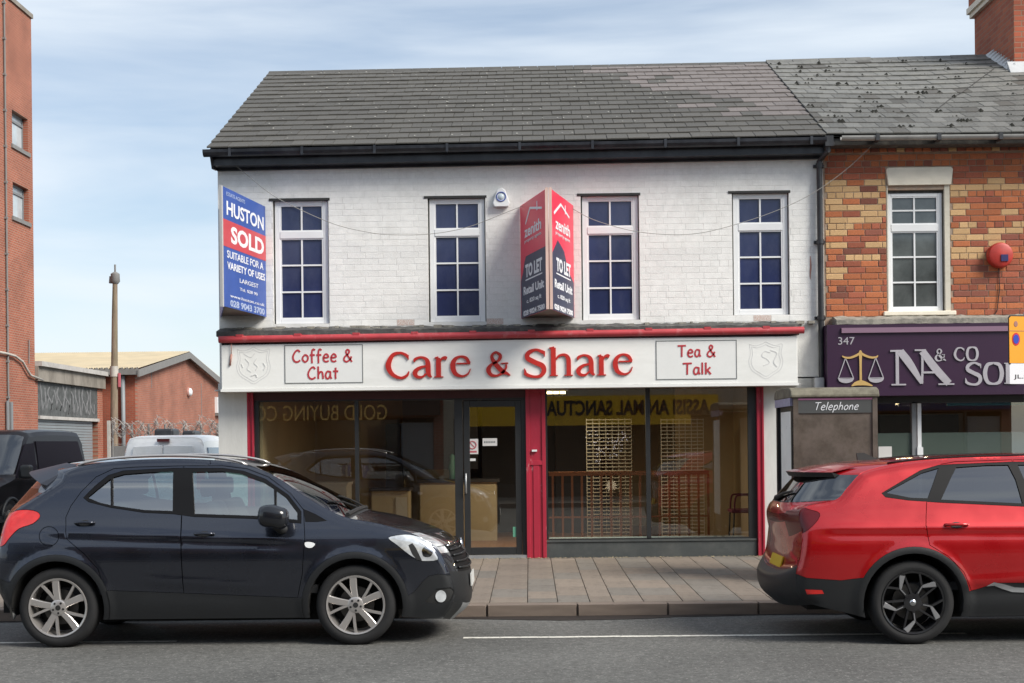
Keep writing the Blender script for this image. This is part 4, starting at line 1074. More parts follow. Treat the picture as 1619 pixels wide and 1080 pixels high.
# string of small lights lying against the left grille
mb = MB(); R3 = random.Random(5)
for i in range(95):
    px, py = R3.choice([(936, 690), (968, 700), (950, 720), (985, 690), (975, 712), (945, 702)]); px += R3.gauss(0, 6); py += R3.gauss(0, 8)
    x, z = PY(px, py, 21.5); s = .008; mb.box(x, 21.50, z, x + s, 21.508, z + s)
M['fairy'] = mat('clear_bulb', (0.75, 0.75, 0.9), 0.2, emit=(0.8, 0.8, 1.0), estr=0.5)
tag(mb.build('string_lights', 'fairy'), 'tiny clear bulbs of a light string hung on the left grille', 'string lights')
mb = MB(); x, z = PY(966, 768, 21.5)
for i in range(16):
    a = i * .39; r = .07 + .03 * R3.random(); mb.tube([(x, 21.5, z), (x + r * math.cos(a), 21.48, z + r * math.sin(a))], [.02, .006], 5)
tag(mb.build('paper_star', 'poster'), 'white paper star hanging on the left grille', 'decoration')
cl = item('ceiling_lamp', 'lit warm ceiling tube lamp inside the right shop window', 'lamp', (.5, 20.8, 2.86))
Yl = 20.6; mb = MB(); x0, z0, x1, z1 = bx(864, 619, 895, 623, Yl)
for k in range(3): mb.tube([(lerp(x0, x1, k / 3 + .02), Yl, z0 + .02), (lerp(x0, x1, k / 3 + .30), Yl, z0 + .02)], .018, 8)
mb.build('tube', 'lamp_on', cl, smooth=True)
mb = MB(); mb.box(x0 - .03, Yl - .05, z0 + .045, x1 + .03, Yl + .05, 2.86); mb.build('housing', 'white_plastic', cl)
def room_lamp(par, loc, sx, sy, en):
    ld = bpy.data.lights.new('lamp_light', 'AREA'); ld.shape = 'RECTANGLE'; ld.size = sx; ld.size_y = sy; ld.energy = en; ld.color = (1.0, 0.84, 0.60)
    lo_ = bpy.data.objects.new('lamp_light', ld); COL.objects.link(lo_); lo_.location = Vector(loc) - BASE[par.name]; lo_.parent = par
room_lamp(cl, ((x0 + x1) / 2, Yl, z0 - .03), 0.5, .12, 42)

# rust run down the white wall near the downpipe
mb = MB(); x, z = PY(1281, 405, FAC)
ribbons(mb, [[(0, 0, .008), (.004, -.14, .022), (-.004, -.26, .016), (.002, -.32, .004)]], lambda a, b, d: (x + a, FAC - .0085 + d, z + b), 0, .001)
mb.build('rust_stain', 'rust', shop)

# ================================================================== THINGS ON THE WHITE FACADE
# alarm box
ax0, az0, ax1, az1 = bx(779, 299, 806, 328)
al = thing('alarm_box', 'white rounded burglar alarm box between the second and third windows', 'alarm box', ((ax0 + ax1) / 2, FAC, az0))
w_ = ax1 - ax0; h_ = az1 - az0; cx = (ax0 + ax1) / 2
poly = [(cx - w_ * .42, az0), (cx + w_ * .42, az0), (cx + w_ * .5, az0 + h_ * .2), (cx + w_ * .25, az1 - h_ * .12), (cx + w_ * .1, az1), (cx - w_ * .1, az1), (cx - w_ * .25, az1 - h_ * .12), (cx - w_ * .5, az0 + h_ * .2)]
mb = MB(); mb.prism(poly, fF, -.09, -.004); o = mb.build('casing', 'white_plastic', al); bevel_edges(o, .02, 3)
mb = MB(); zc = az0 + h_ * .52
mb.tube([(cx + .062 * math.cos(t * math.pi / 12), FAC - .094, zc + .062 * math.sin(t * math.pi / 12)) for t in range(24)], .008, 6, closed=True)
mb.build('ring', 'sign_blue', al, smooth=True)
mb = MB(); mb.lathe([(.045, 0), (.04, .008), (.0005, .010)], (cx, FAC - .088, zc), (0, -1, 0), 20); M['alarm_face'] = mat('alarm_face', (0.50, 0.58, 0.62), 0.4); mb.build('badge', 'alarm_face', al, smooth=True)

def board_sign(name, label, cat, A, Bw, z0A, z1A, z0B, z1B, thick=.012):
    """one panel standing from apex A (x,y) to wall point B (x,y); returns frame fn and length"""
    pass
# blue SOLD board: V of two panels whose apex stands out from the wall
def vboard(par, A, B_, z0, z1, m, side):
    A = Vector((A[0], A[1], 0)); B_ = Vector((B_[0], B_[1], 0)); u = (B_ - A).normalized(); n = Vector((u.y, -u.x, 0)) * side
    L_ = (B_ - A).length
    fn = lambda a, b, d: tuple(A + u * a + Vector((0, 0, b)) - n * d)
    return fn, L_
ya = FPX / 125.3; 
Ax, _ = PY(353, 400, ya); zt = PY(353, 294, ya)[1]; zb = PY(354, 484, ya)[1]
Bx = PY(420, 400, FAC - .02)[0]
hs = thing('sold_board', 'blue and red estate agent SOLD board projecting from the left end of the white wall', 'sign board', (Ax, FAC, zb))
fn, L1 = vboard(hs, (Ax, ya), (Bx, FAC - .015), zb, zt, None, 1)
mb = MB(); mb.prism([(0, zb), (L1, zb), (L1, zt), (0, zt)], fn, 0, .014); mb.build('panel', 'sign_blue', hs)
zr = lambda py: PY(353, py, ya)[1]
mb = MB(); mb.prism([(.0, zr(388)), (L1, zr(388)), (L1, zr(345)), (.0, zr(345))], fn, -.0025, 0.0); mb.build('red_band', 'sign_mid_red', hs)
mb = MB(); mb.prism([(-.045, zb - .01), (-.002, zb - .01), (-.002, zt), (-.045, zt)], fn, -.004, .03); mb.build('front_batten', 'board_edge', hs)
fn2, L2 = vboard(hs, (Ax - .01, ya + .01), (XL + .02, FAC - .015), zb, zt, None, -1)
mb = MB(); mb.prism([(0, zb), (L2, zb), (L2, zt), (0, zt)], fn2, 0, .014); mb.build('panel', 'sign_blue', hs)
mb = MB(); mb.prism([(Ax, ya + .02), (Bx - .02, FAC - .01), (XL + .03, FAC - .01)], lambda a, b, d: (a, b, zb + .02 + d), 0, .012); mb.build('base_board', 'wood_board', hs)
def ln(s, x0, y0, x1, y1, m='white_print', bold=0.0, nm='lettering', f=fn, par=hs):
    """lettering: x as share of panel length; y in pixels at the apex edge"""
    return text(s, (x0 * L1, zr(y1), x1 * L1, zr(y0)), f, .0005, .003, nm, m, par, bold)
M['print_dim'] = mat('pale_blue_print', (0.36, 0.43, 0.60), 0.5)
ln('ESTATE AGENTS', .08, 300, .50, 306, 'print_dim')
ln('HUSTON', .08, 314, .95, 337, bold=.02)
ln('SOLD', .17, 352, .95, 380, bold=.035)
ln('SUITABLE FOR A', .08, 393, .93, 405, bold=.01); ln('VARIETY OF USES', .08, 411, .97, 423, bold=.02)
ln('LARGEST', .36, 432, .80, 439); ln('Tel. 028 90', .36, 447, .78, 452); ln('www.huston.co.uk', .14, 462, .95, 467); ln('028 9043 3700', .14, 471, .95, 482, 'print_dim', bold=.03)

# red and navy TO LET board: apex post, two panels
ya2 = FPX / 123.5; Ax2 = PY(868, 400, ya2)[0]
ztA = PY(868, 298, ya2)[1]; zbA = PY(868, 489, ya2)[1]
tl = thing('letting_board', 'red and navy V shaped letting board on a pale timber post between the middle windows', 'sign board', (Ax2, FAC, zbA))
xl2, xr2 = PY(823, 400, FAC - .02)[0], PY(907, 400, FAC - .02)[0]
zr2 = lambda py: PY(868, py, ya2)[1]
for sgn, xw in ((-1, xl2), (1, xr2)):
    A_ = Vector((Ax2 + sgn * .03, ya2 + .01, 0)); W_ = Vector((xw, FAC - .015, 0))
    if sgn < 0:
        u = (A_ - W_); org = W_
    else:
        u = (W_ - A_); org = A_
    LL = u.length; u.normalize(); n = Vector((u.y, -u.x, 0))
    if n.y > 0: n = -n
    f3 = lambda a, b, d, org=org, u=u, n=n: tuple(org + u * a + Vector((0, 0, b)) - n * d)
    mb = MB(); mb.prism([(0, zbA), (LL, zbA), (LL, ztA), (0, ztA)], f3, 0, .012); mb.build('panel', 'tolet_red', tl)
    zn = zr2(388)
    if sgn < 0: poly = [(0.02, zbA + .0), (LL, zbA), (LL, zn), (LL * .22, zn), (LL * .16, zn - .07), (LL * .10, zn - .2), (.02, zn - .30)]
    else: poly = [(0, zbA), (LL - .02, zbA), (LL - .02, zn - .34), (LL * .72, zn - .2), (LL * .55, zn + .02), (LL * .28, zn + .12), (0, zn - .12)]
    mb = MB(); mb.prism(poly, f3, -.002, 0); mb.build('navy_area', 'tolet_navy', tl)
    T = lambda s, a, py0, b, py1, bold=.02: text(s, (a * LL, zr2(py1), b * LL, zr2(py0)), f3, .0025, .002, 'lettering', 'white_print', tl, bold)
    # roof chevron with chimney over the agent's name
    mb = MB(); zz0, zz1 = zr2(334), zr2(312); lo, hi = (.22, .85) if sgn < 0 else (.12, .80); pk = lo + .18 if sgn < 0 else lo + .30
    ribbons(mb, [[(lo * LL, zz0, .035), (pk * LL, zz1, .035)], [(pk * LL, zz1, .03), (hi * LL, lerp(zz1, zz0, .55), .03)], [((hi - .18) * LL, lerp(zz1, zz0, .5), .03), ((hi - .18) * LL, zz1 + .03, .03)]], f3, -.004, 0)
    mb.build('logo', 'white_print', tl)
    T('zenith', .18, 338, .82, 357); T('property agents', .18, 361, .82, 367, .0)
    T('TO LET', .20, 402, .84, 424, .04); T('Retail Unit', .12, 438, .90, 452, .03); T('c. 820 sq ft', .24, 460, .80, 469, .02); T('028 9024 7500', .10, 478, .92, 487, .04)
    mb = MB(); mb.prism([(.2 * LL, zr2(429)), (.84 * LL, zr2(429)), (.84 * LL, zr2(427)), (.2 * LL, zr2(427))], f3, -.003, 0); mb.build('underline', 'white_print', tl)
for dx in (-.024, .024):
    mb = MB(); mb.box(Ax2 + dx - .019, ya2 - .02, zbA - .0, Ax2 + dx + .019, ya2 + .03, ztA + .01); mb.build('post', 'wood_pale', tl)
mb = MB(); mb.prism([(Ax2, ya2 + .04), (xr2 - .01, FAC - .01), (xl2 + .01, FAC - .01)], lambda a, b, d: (a, b, zbA + .01 + d), 0, .012); mb.build('base_board', 'wood_board', tl)

# slack cable looping across the wall
pts = [(346, 241), (385, 272), (430, 308), (480, 334), (530, 355), (575, 366), (615, 371), (680, 370), (740, 359), (800, 336), (826, 326)]
cb = [(*PY(px, py, 18.55), ) for px, py in smooth_line(pts, 6)]
mb = MB(); mb.tube([(x, 18.55, z) for x, z in cb], .0045, 6)
pts = [(905, 330), (940, 348), (1000, 365), (1060, 371), (1110, 368), (1163, 355), (1215, 338), (1262, 318), (1300, 296), (1345, 262), (1392, 217)]
mb.tube([(PY(px, py, 18.50)[0], 18.50, PY(px, py, 18.50)[1]) for px, py in smooth_line(pts, 6)], .0045, 6)
cbo = thing('overhead_cable', 'thin slack cable looping across the upper white wall', 'cable', (-4.0, 18.55, 5.5))
mb.build('wire', 'cable', cbo, smooth=True)
mb = MB(); x, z = PY(347, 241, 18.45); mb.lathe([(.001, .05), (.018, .04), (.05, -.03), (.001, -.03)], (x, 18.45, z), (0, 0, 1), 12); mb.build('insulator', 'white_plastic', cbo, smooth=True)
# ================================================================== RED BRICK HOUSE TO THE RIGHT
house = thing('brick_house', 'red and cream brick two storey building with mossy slate roof and chimney', 'building', (XR, FAC, 0))
HX0, HX1 = XR + .002, 12.6
WR = bx(1404, 300, 1498, 495)
mb = MB(); walls(mb, HX0, HX1, 2.6, 5.75, FAC + .002, FAC + .3, [WR]); hwall = mb.build('wall', 'mortar', house)
CREAM = {215: [(35, 50), (65, 168), (280, 388), (390, 425), (1040, 1145)], 252: [(40, 88), (90, 136), (204, 256), (370, 425), (830, 1290)], 293: [(62, 168), (176, 272), (276, 388), (826, 902)],
         332: [(35, 108), (116, 204), (330, 425)], 375: [(58, 164), (170, 272), (276, 388), (826, 928)], 412: [(35, 75), (308, 365), (378, 425), (858, 902), (1128, 1188)],
         453: [(56, 164), (168, 272), (276, 384)], 493: [(36, 106), (110, 218), (880, 988), (1206, 1290)], 535: [(50, 154), (826, 928), (1036, 1262)], 573: [(35, 60), (826, 1094)],
         612: [(56, 160), (268, 378), (388, 425), (1066, 1172)], 650: [(826, 874), (880, 996)], 690: [(168, 272), (274, 388), (826, 928), (930, 1040)], 775: [(66, 168)]}
CK = sorted(CREAM)
ub = {k: unit_mesh('brick', M[k], 0.09) for k in ('brick_orange', 'brick_red', 'brick_dark', 'brick_cream')}
def inv(x, z):   # facade point -> zoom coordinates of the brick survey
    v = Vector((x, FAC, z)) - CAM; dd = v.dot(_d); px = CX + FPX * v.dot(_R) / dd; py = CY - FPX * v.dot(_U) / dd
    return (px - 1290) * 3.857, (py - 230 + 0.011 * (px - 1450)) * 3.857
RB = random.Random(4); _memo = {}
def pickb(it):
    key = (round(it[0], 3), round(it[1], 3))
    if key in _memo: return _memo[key]
    u, v = inv(it[0], it[1]); k = min(CK, key=lambda c: abs(c - v))
    vis = it[0] < 7.1
    if abs(k - v) < 22 and any(a <= u <= b for a, b in CREAM[k]): r = 'brick_cream'
    else:
        t = RB.random(); dark = .10 if v > 700 else .07
        r = 'brick_dark' if t < dark else ('brick_orange' if t < .62 else 'brick_red')
    _memo[key] = (ub[r], vis); return _memo[key]
z0b = PY(1450, 500, FAC)[1]
zlint0, zlint1 = PY(1450, 293, FAC)[1], PY(1450, 265, FAC)[1]
lx0, lx1 = PY(1400, 280, FAC)[0], PY(1506, 280, FAC)[0]
lay_bricks(hwall, HX0 + .02, HX1, z0b, PY(1450, 243, FAC)[1], FAC + .002, [(WR[0] - .02, WR[1], WR[2] + .04, WR[3] + .1), (lx0, zlint0, lx1, zlint1)], 0.0855, 0.240, 0.008, pickb, 300, None, joint=0.010, jit=0.0022)
# dentil course under the gutter
zd = PY(1450, 240, FAC - .04)[1]
mb = MB(); mb.box(HX0, FAC - .03, zd - .01, HX1, FAC + .02, zd + .10)
mb.build('string_course', 'mortar', house)
places = []
x = HX0 + .05
while x < HX1:
    me = ub[RND.choice(['brick_orange', 'brick_red', 'brick_red', 'brick_dark', 'brick_cream'] if RND.random() < .5 else ['brick_red', 'brick_orange'])]
    places.append(((x + .055, FAC - .03, zd + .045), (.105, .02, .085), (0, 0, 0), me)); x += .118
copies(hwall, 'dentil_brick', None, places)
mb = MB(); mb.prism([(lx0 + .03, zlint0), (lx1 - .03, zlint0), (lx1, zlint1 - .03), (lx1 - .03, zlint1), (lx0 + .03, zlint1), (lx0, zlint1 - .03)], fF, -.035, .1)
o = mb.build('lintel', 'stone_cream', house); bevel_edges(o, .008, 2)
mb = MB(); mb.box(WR[0] - .075, FAC - .045, WR[1] - .035, WR[2] + .10, FAC + .1, WR[1] + .025); o = mb.build('window_sill', 'stone_cream', house); bevel_edges(o, .01, 2)
mb = MB(); mb.box(WR[2] - .035, FAC - .004, WR[1] + .02, WR[2] + .035, FAC + .12, zlint0 + .001); mb.box(WR[0] - .012, FAC - .004, WR[1] + .02, WR[0] + .004, FAC + .12, zlint0 + .001); mb.build('window_reveal', 'upvc_dirty', house)
mb = MB(); mb.box(WR[0], FAC + .06, WR[3] - .045, WR[2] - .03, FAC + .12, zlint0 + .02); mb.build('window_head', 'lead', house)
window(house, (WR[0] + .004, WR[1] + .025, WR[2] - .055, WR[3] - .04), 2, 2, 3, 0.292, 'grey_pane', FAC + 0.05, fr=.055)
# eaves, gutter
EVR0, EVR1 = PY(1310, 214, 18.36)[1], PY(1619, 211, 18.36)[1]
RGR0, RGR1 = PY(1205, 100, 22.9)[1], PY(1619, 89, 22.9)[1]
def eave_r(x): return lerp(EVR0, EVR1, (x - 4.04) / 2.53)
def roofr(x, t, lift=0.0):
    rz = lerp(RGR0, RGR1, (x - 3.95) / 4.38); sagx = -.02 * math.sin((x - 4.2) * .9)
    return (x, 18.36 + 4.54 * t - lift * .43, lerp(eave_r(x), rz, t) + lift * .9 + sagx * math.sin(math.pi * t) * 2)
mb = MB()
gx0 = HX0 + .16
for j in range(2):
    rr = .062
loop = [(18.30 + .06 * math.cos(a), -.03 + .06 * math.sin(a)) for a in [math.pi + k * math.pi / 8 for k in range(9)]] + [(18.30 + .05 * math.cos(a), -.028 + .05 * math.sin(a)) for a in [2 * math.pi - k * math.pi / 8 for k in range(9)]]
n = len(loop)
mb.add([(gx0, a, eave_r(gx0) + b) for a, b in loop] + [(HX1, a, eave_r(HX1) + b) for a, b in loop], [(i, (i + 1) % n, (i + 1) % n + n, i + n) for i in range(n)] + [tuple(range(n))[::-1], tuple(range(n, 2 * n))])
mb.build('gutter', 'gutter_grey', house)
for k in range(10):
    mb = MB(); xx = gx0 + .45 + k * .82; mb.box(xx, 18.228, eave_r(xx) - .10, xx + .05, 18.40, eave_r(xx) - .01); mb.build('gutter_bracket', 'black_paint', house)
mb = MB(); mb.hexa([(HX0, 18.42, eave_r(HX0) - .12), (HX1, 18.42, eave_r(HX1) - .12), (HX1, 18.70, eave_r(HX1) - .12), (HX0, 18.70, eave_r(HX0) - .12)], [(HX0, 18.42, eave_r(HX0) - .03), (HX1, 18.42, eave_r(HX1) - .03), (HX1, 18.70, eave_r(HX1) - .03), (HX0, 18.70, eave_r(HX0) - .03)])
mb.build('eaves_board', 'lead', house)
mb = MB()
Ng = 24; xs = [lerp(XB + .003, HX1, i / Ng) for i in range(Ng + 1)]; V = []
for x in xs: V += [roofr(x, 0, -.02), roofr(x, .5, -.02), roofr(x, 1, -.02), (x, 27.3, eave_r(x))]
mb.add(V, [(4 * i + j, 4 * (i + 1) + j, 4 * (i + 1) + j + 1, 4 * i + j + 1) for i in range(Ng) for j in range(3)])
roof2 = mb.build('roof', 'slate_under', house)
sl['slate_dk'] = unit_mesh('slate', M['slate'], 0.02)
roof_tiles(roof2, XB + .004, HX1, 16, 0.225, lambda r, x, n: 'slate_old' if RND.random() > .08 else 'slate_dk', roofr, 300, gaps=0.0)
# ridge: flat mortared tiles
mb = MB()
x0 = XB + .004
while x0 < HX1:
    x1 = min(x0 + .44, HX1); z0 = roofr(x0, 1)[2]; z1 = roofr(x1, 1)[2]; h = .05 + RND.uniform(-.008, .008)
    mb.add([(x0, 22.76, z0 - .04), (x1 - .01, 22.76, z1 - .04), (x1 - .01, 22.9, z1 + h), (x0, 22.9, z0 + h), (x0, 23.04, z0 - .04), (x1 - .01, 23.04, z1 - .04)], [(0, 1, 2, 3), (3, 2, 5, 4), (0, 3, 4), (1, 5, 2)]); x0 = x1
mb.build('ridge_tiles', 'slate_old', roof2)
mb = MB(); RM = random.Random(9)
def blob(mb, p, s, R_):
    r = [s * R_.uniform(.6, 1.2) for _ in range(7)]
    base = [(p[0] + 1.5 * r[i] * math.cos(i * .9), p[1] + r[i] * math.sin(i * .9) * .9, p[2] + r[i] * math.sin(i * .9) * .45) for i in range(7)]
    mb.add(base + [(p[0], p[1] - s * .3, p[2] + s * 1.3)], [(i, (i + 1) % 7, 7) for i in range(7)])
for i in range(185):
    xx = RM.uniform(XB, 9.5) if i > 60 else RM.gauss(5.0, .6); rr = RM.randrange(1, 16); t = (rr + .05) / 16
    if xx < XB + .02: continue
    xx = round(xx / .1275) * .1275 + RM.uniform(-.02, .02); k = RM.randrange(1, 3)
    for q in range(k): blob(mb, roofr(xx + q * .05, min(t, .99), .024), RM.uniform(.013, .040), RM)
mb.build('moss_clumps', 'moss', roof2, kind='stuff')
# chimney
CXL = 7.82; cy0, cy1 = 21.85, 23.75
mb = MB(); mb.box(CXL, cy0, 7.0, CXL + 1.3, cy1, 9.06)
ch_ = MB(); ch_.box(CXL, cy0, 7.0, CXL + .004, cy1, 9.06)
chim = tag(mb.build('chimney', 'chim_brick_x', house), 'tall red brick chimney stack with stone band')
mb = MB(); mb.box(CXL - .006, cy0 + .002, 7.0, CXL + .02, cy1 - .002, 9.055); mb.build('chimney_side', 'chim_brick_y', chim)
mb = MB(); mb.box(CXL - .07, cy0 - .07, 9.06, CXL + 1.37, cy1 + .07, 9.14); mb.build('chimney_band', 'stone_cream', chim)
mb = MB(); mb.box(CXL - .11, cy0 - .11, 9.14, CXL + 1.41, cy1 + .11, 9.24); mb.build('oversail_course', 'stone_cream', chim)
mb = MB(); mb.box(CXL - .08, cy0 - .08, 9.24, CXL + 1.38, cy1 + .08, 9.75); mb.build('chimney_head', 'chim_brick_y', chim)
for k in range(3):
    mb = MB(); mb.lathe([(.13, 0), (.12, .05), (.10, .4), (.13, .45), (.10, .45), (.08, .05)], (CXL + .65, cy0 + .35 + k * .6, 9.75), (0, 0, 1), 14); mb.build('chimney_pot', 'brick_orange', chim, smooth=True)
mb = MB()   # stepped lead flashing up the slope
for k in range(9):
    t0 = (cy0 - 18.36) / 4.54; t = lerp(t0 - .01, 1.0, k / 9); t2 = lerp(t0 - .01, 1.0, (k + 1) / 9)
    p, q = roofr(CXL, t, .02), roofr(CXL, t2, .02)
    mb.hexa([(CXL - .12, p[1], p[2] + .012), (CXL - .006, p[1], p[2] + .012), (CXL - .006, q[1], q[2] + .012), (CXL - .12, q[1], q[2] + .012)],
            [(CXL - .012, p[1], p[2] + .14), (CXL - .006, p[1], p[2] + .14), (CXL - .006, q[1], p[2] + .14), (CXL - .012, q[1], p[2] + .14)])
mb.hexa([(CXL - .12, cy0 - .16, roofr(CXL, t0 - .035)[2]), (CXL + 1.4, cy0 - .16, roofr(CXL, t0 - .035)[2]), (CXL + 1.4, cy0 + .0, roofr(CXL, t0)[2]), (CXL - .12, cy0 + .0, roofr(CXL, t0)[2])],
        [(CXL - .12, cy0 - .16, roofr(CXL, t0 - .035)[2] + .03), (CXL + 1.4, cy0 - .16, roofr(CXL, t0 - .035)[2] + .03), (CXL + 1.4, cy0 - .004, roofr(CXL, t0)[2] + .16), (CXL - .12, cy0 - .004, roofr(CXL, t0)[2] + .16)])
mb.build('flashing', 'flash', chim)
mb = MB(); p0 = roofr(6.2, .35, .035); mb.tube([roofr(5.9, .28, .035), roofr(6.3, .42, .04), roofr(6.6, .5, .04), roofr(7.5, .78, .05)], .006, 5); mb.build('roof_wire', 'black', roof2)
# side/back shell
mb = MB(); mb.box(HX1 - .3, FAC + .3, 0, HX1, 27.2, 5.6); mb.box(HX0 + .3, 27.2, 0, HX1, 27.5, 5.6); mb.box(HX0 + .3, FAC + .35, 2.98, HX1 - .3, 27.2, 3.1); mb.box(HX0 + .02, FAC + .35, 0, HX0 + .3, 27.2, 5.6)
mb.prism([(18.8, 5.6), (27.3, 5.6), (22.9, roofr(HX1, 1)[2] - .1)], lambda a, b, d: (HX1 - .3 + d, a, b), 0, .3)
mb.build('side_walls', 'gable_brick', house)
# downpipe with hopper
dp = PY(1297, 400, FAC - .07)[0]; zt = PY(1300, 222, 18.4)[1]
mb = MB(); z1_ = PY(1297, 255, FAC - .07)[1]
mb.tube([(dp + .07, 18.40, zt - .02), (dp + .07, 18.40, zt - .14), (dp, FAC - .07, z1_), (dp, FAC - .07, .9), (dp, FAC - .07, .25)], .040, 12)
for zz in (z1_ - .06, z1_ - 1.1, 3.42, 2.2, 1.2): mb.lathe([(.052, -.03), (.052, .03)], (dp, FAC - .07, zz), (0, 0, 1), 12); mb.box(dp - .075, FAC - .03, zz - .02, dp + .075, FAC - .0, zz + .02)
mb.box(dp + .02, 18.33, zt - .09, dp + .13, 18.47, zt + .05)
mb.build('downpipe', 'black_paint', house, smooth=True, angle=50)
# ledge
LZR = PY(1450, 506, 18.5)[1]
ledge(house, HX0 + .1, HX1, LZR, 18.42, 'ledge', 'cement', 8)
# red bell alarm
ab = PY(1580, 404, FAC - .05)
ra = thing('fire_bell', 'round red alarm bell on the brick wall right of the window', 'alarm bell', (ab[0], FAC, ab[1] - .16))
mb = MB(); R_ = .172; mb.lathe([(R_ * .9, 0), (R_, .02), (R_, .085), (R_ * .93, .115), (R_ * .75, .13), (.0005, .135)], (ab[0], FAC - .01, ab[1]), (0, -1, 0), 36); mb.build('bell_cover', 'red_plastic', ra, smooth=True, angle=40)
mb = MB(); mb.box(ab[0] - .01, FAC - .155, ab[1] - .09, ab[0] + .085, FAC - .14, ab[1] - .0); mb.build('badge', 'navy_plastic', ra)
mb = MB(); mb.tube([(ab[0], FAC - .02, ab[1] - .17), (ab[0] + .01, FAC - .02, ab[1] - .45), (ab[0] - .03, FAC - .02, ab[1] - .75), (ab[0] - .12, FAC - .02, ab[1] - .9)], .006, 6); mb.build('bell_wire', 'black', ra)

# solicitor's fascia
SOY = 18.40
qx0 = PY(1308, 570, SOY)[0]; qz0, qz1 = PY(1450, 625, SOY)[1], PY(1450, 512, SOY)[1]
so_ = thing('solicitor_sign', 'dark purple fascia sign with silver lettering and gold scales', 'shop sign', (qx0, SOY, qz0))
mb = MB(); mb.box(qx0, SOY, qz0, HX1, FAC, qz1); mb.build('board', 'purple', so_)
mb = MB(); mb.box(PY(1330, 522, SOY)[0], SOY - .03, PY(1400, 526, SOY)[1], HX1 - .3, SOY - .002, PY(1400, 518, SOY)[1]); mb.build('top_trim', 'pink_grey', so_)
fQ = lambda a, b, d: (a, SOY + d, b)
def q(px0, py0, px1, py1): return bx(px0, py0, px1, py1, SOY)
def qz(u, v): return PY(1300 + u / 5.075, 490 + v / 5.075, SOY)
def qst(strokes, name, m, d=.0, dep=.018, k=1.0):
    mb = MB(); ox, oz = qz(600, 480); s = 1 / (FPX / SOY) / 5.075
    ribbons(mb, [[(a, b, w_) for a, b, w_ in st] for st in strokes], lambda a, b, dd: (ox + (a - 600) * s, SOY + dd, oz - (b - 480) * s), -d - dep, 0)
    return mb.build(name, m, so_)
qst([[(600, 330, 26), (600, 600, 26)], [(545, 330, 14), (640, 330, 16)], [(625, 335, 60), (700, 435, 60), (795, 590, 30)], [(552, 600, 12), (668, 600, 12)]], 'letter', 'silver_letter')
qst([[(795, 595, 18), (800, 470, 18), (800, 345, 18)], [(740, 326, 12), (830, 328, 16)], [(800, 335, 56), (900, 470, 62), (1010, 595, 56)], [(795, 505, 16), (915, 505, 16)], [(925, 600, 12), (1052, 600, 12)]], 'letter', 'silver_letter')
word('&', SERIF, q(1477, 551, 1496, 571), fQ, 0, .012, 'letter', 'silver_letter', so_)
word('CO', SERIF, q(1507, 549, 1547, 570), fQ, 0, .015, 'letter', 'silver_letter', so_)
word('SOL', SERIF, q(1525, 574, 1609, 607), fQ, 0, .015, 'letter', 'silver_letter', so_, space=.92)
text('347', q(1325, 533, 1351, 545), fQ, 0, .006, 'lettering', 'silver_letter', so_, 0.0)
# gold scales emblem
qst([[(308, 322, 8), (308, 345, 26), (308, 420, 18), (308, 575, 18)], [(300, 348, 18), (270, 365, 18), (225, 380, 16), (185, 378, 14), (162, 366, 8)], [(316, 348, 18), (346, 365, 18), (391, 380, 16), (431, 378, 14), (448, 366, 8)], [(235, 606, 8), (270, 588, 30), (308, 582, 40), (346, 588, 30), (400, 606, 8)]], 'emblem', 'gold')
qst([[(188, 385, 7), (132, 540, 7)], [(190, 385, 7), (250, 540, 7)], [(428, 385, 7), (372, 540, 7)], [(430, 385, 7), (488, 540, 7)],
     [(126, 543, 5), (254, 543, 5)], [(366, 543, 5), (492, 543, 5)], [(130, 546, 8), (150, 560, 26), (190, 566, 34), (230, 560, 26), (252, 546, 8)], [(370, 546, 8), (390, 560, 26), (430, 566, 34), (470, 560, 26), (490, 546, 8)]], 'emblem', 'silver_letter', dep=.014)

# solicitor's shopfront
def xR(px): return PY(px, 660, FAC + .05)[0]
YG = FAC + .05
mb = MB(); mb.box(HX0 + .0, FAC + .02, qz0 - .10, HX1, FAC + .2, qz0 + .05); mb.build('header', 'alu_black', house)
mb = MB(); mb.box(HX0, FAC - .0, .1, PY(1316, 600, FAC)[0], FAC + .25, qz1); mb.build('pier', 'reveal_dark', house)
mb = MB()
for a, b_ in ((1441, 1448),): mb.box(xR(a), YG - .03, .3, xR(b_), YG + .05, qz0 - .08)
mb.build('window_frame', 'grey_metal', house)
mb = MB()
mb.box(xR(1450), YG - .02, .3, xR(1456), YG + .04, qz0 - .10)
mb.build('window_frame', 'upvc', house); mb = MB()
mb.box(xR(1700), YG - .02, .3, xR(1706), YG + .04, qz0 - .10)
mb.build('window_frame', 'upvc', house)
mb = MB(); mb.box(PY(1316, 600, FAC)[0], FAC, PAVF - .01, HX1, FAC + .2, .32); mb.build('stallriser', 'stallriser', house)
zf = PY(1500, 684, YG)[1]; hx = PY(1316, 600, FAC)[0]
for a, b_ in ((hx, xR(1441)), (xR(1456), xR(1700)), (xR(1706), HX1 - .1)):
    mb = MB(); mb.box(a, YG, .32, b_, YG + .006, qz0 - .10); mb.build('shop_pane', 'shop_glass', house)
    mb = MB(); mb.box(a, YG + .008, .32, b_, YG + .010, zf); mb.build('frosted_band', 'frost', house)
mb = MB(); x0, z0, x1, z1 = bx(1389, 706, 1410, 728, YG); mb.box(x0, YG - .004, z0, x1, YG - .001, z1); mb.build('notice', 'poster', house)
mb = MB(); x0, z0, x1, z1 = bx(1449, 707, 1458, 720, YG); mb.box(x0, YG - .05, z0, x1, YG - .02, z1); mb.build('entry_box', 'white_plastic', house)
mb = MB(); mb.box(HX0 + .3, FAC + .25, fl - .1, HX1 - .3, 27.2, fl); mb.build('floor', 'int_floor', house)
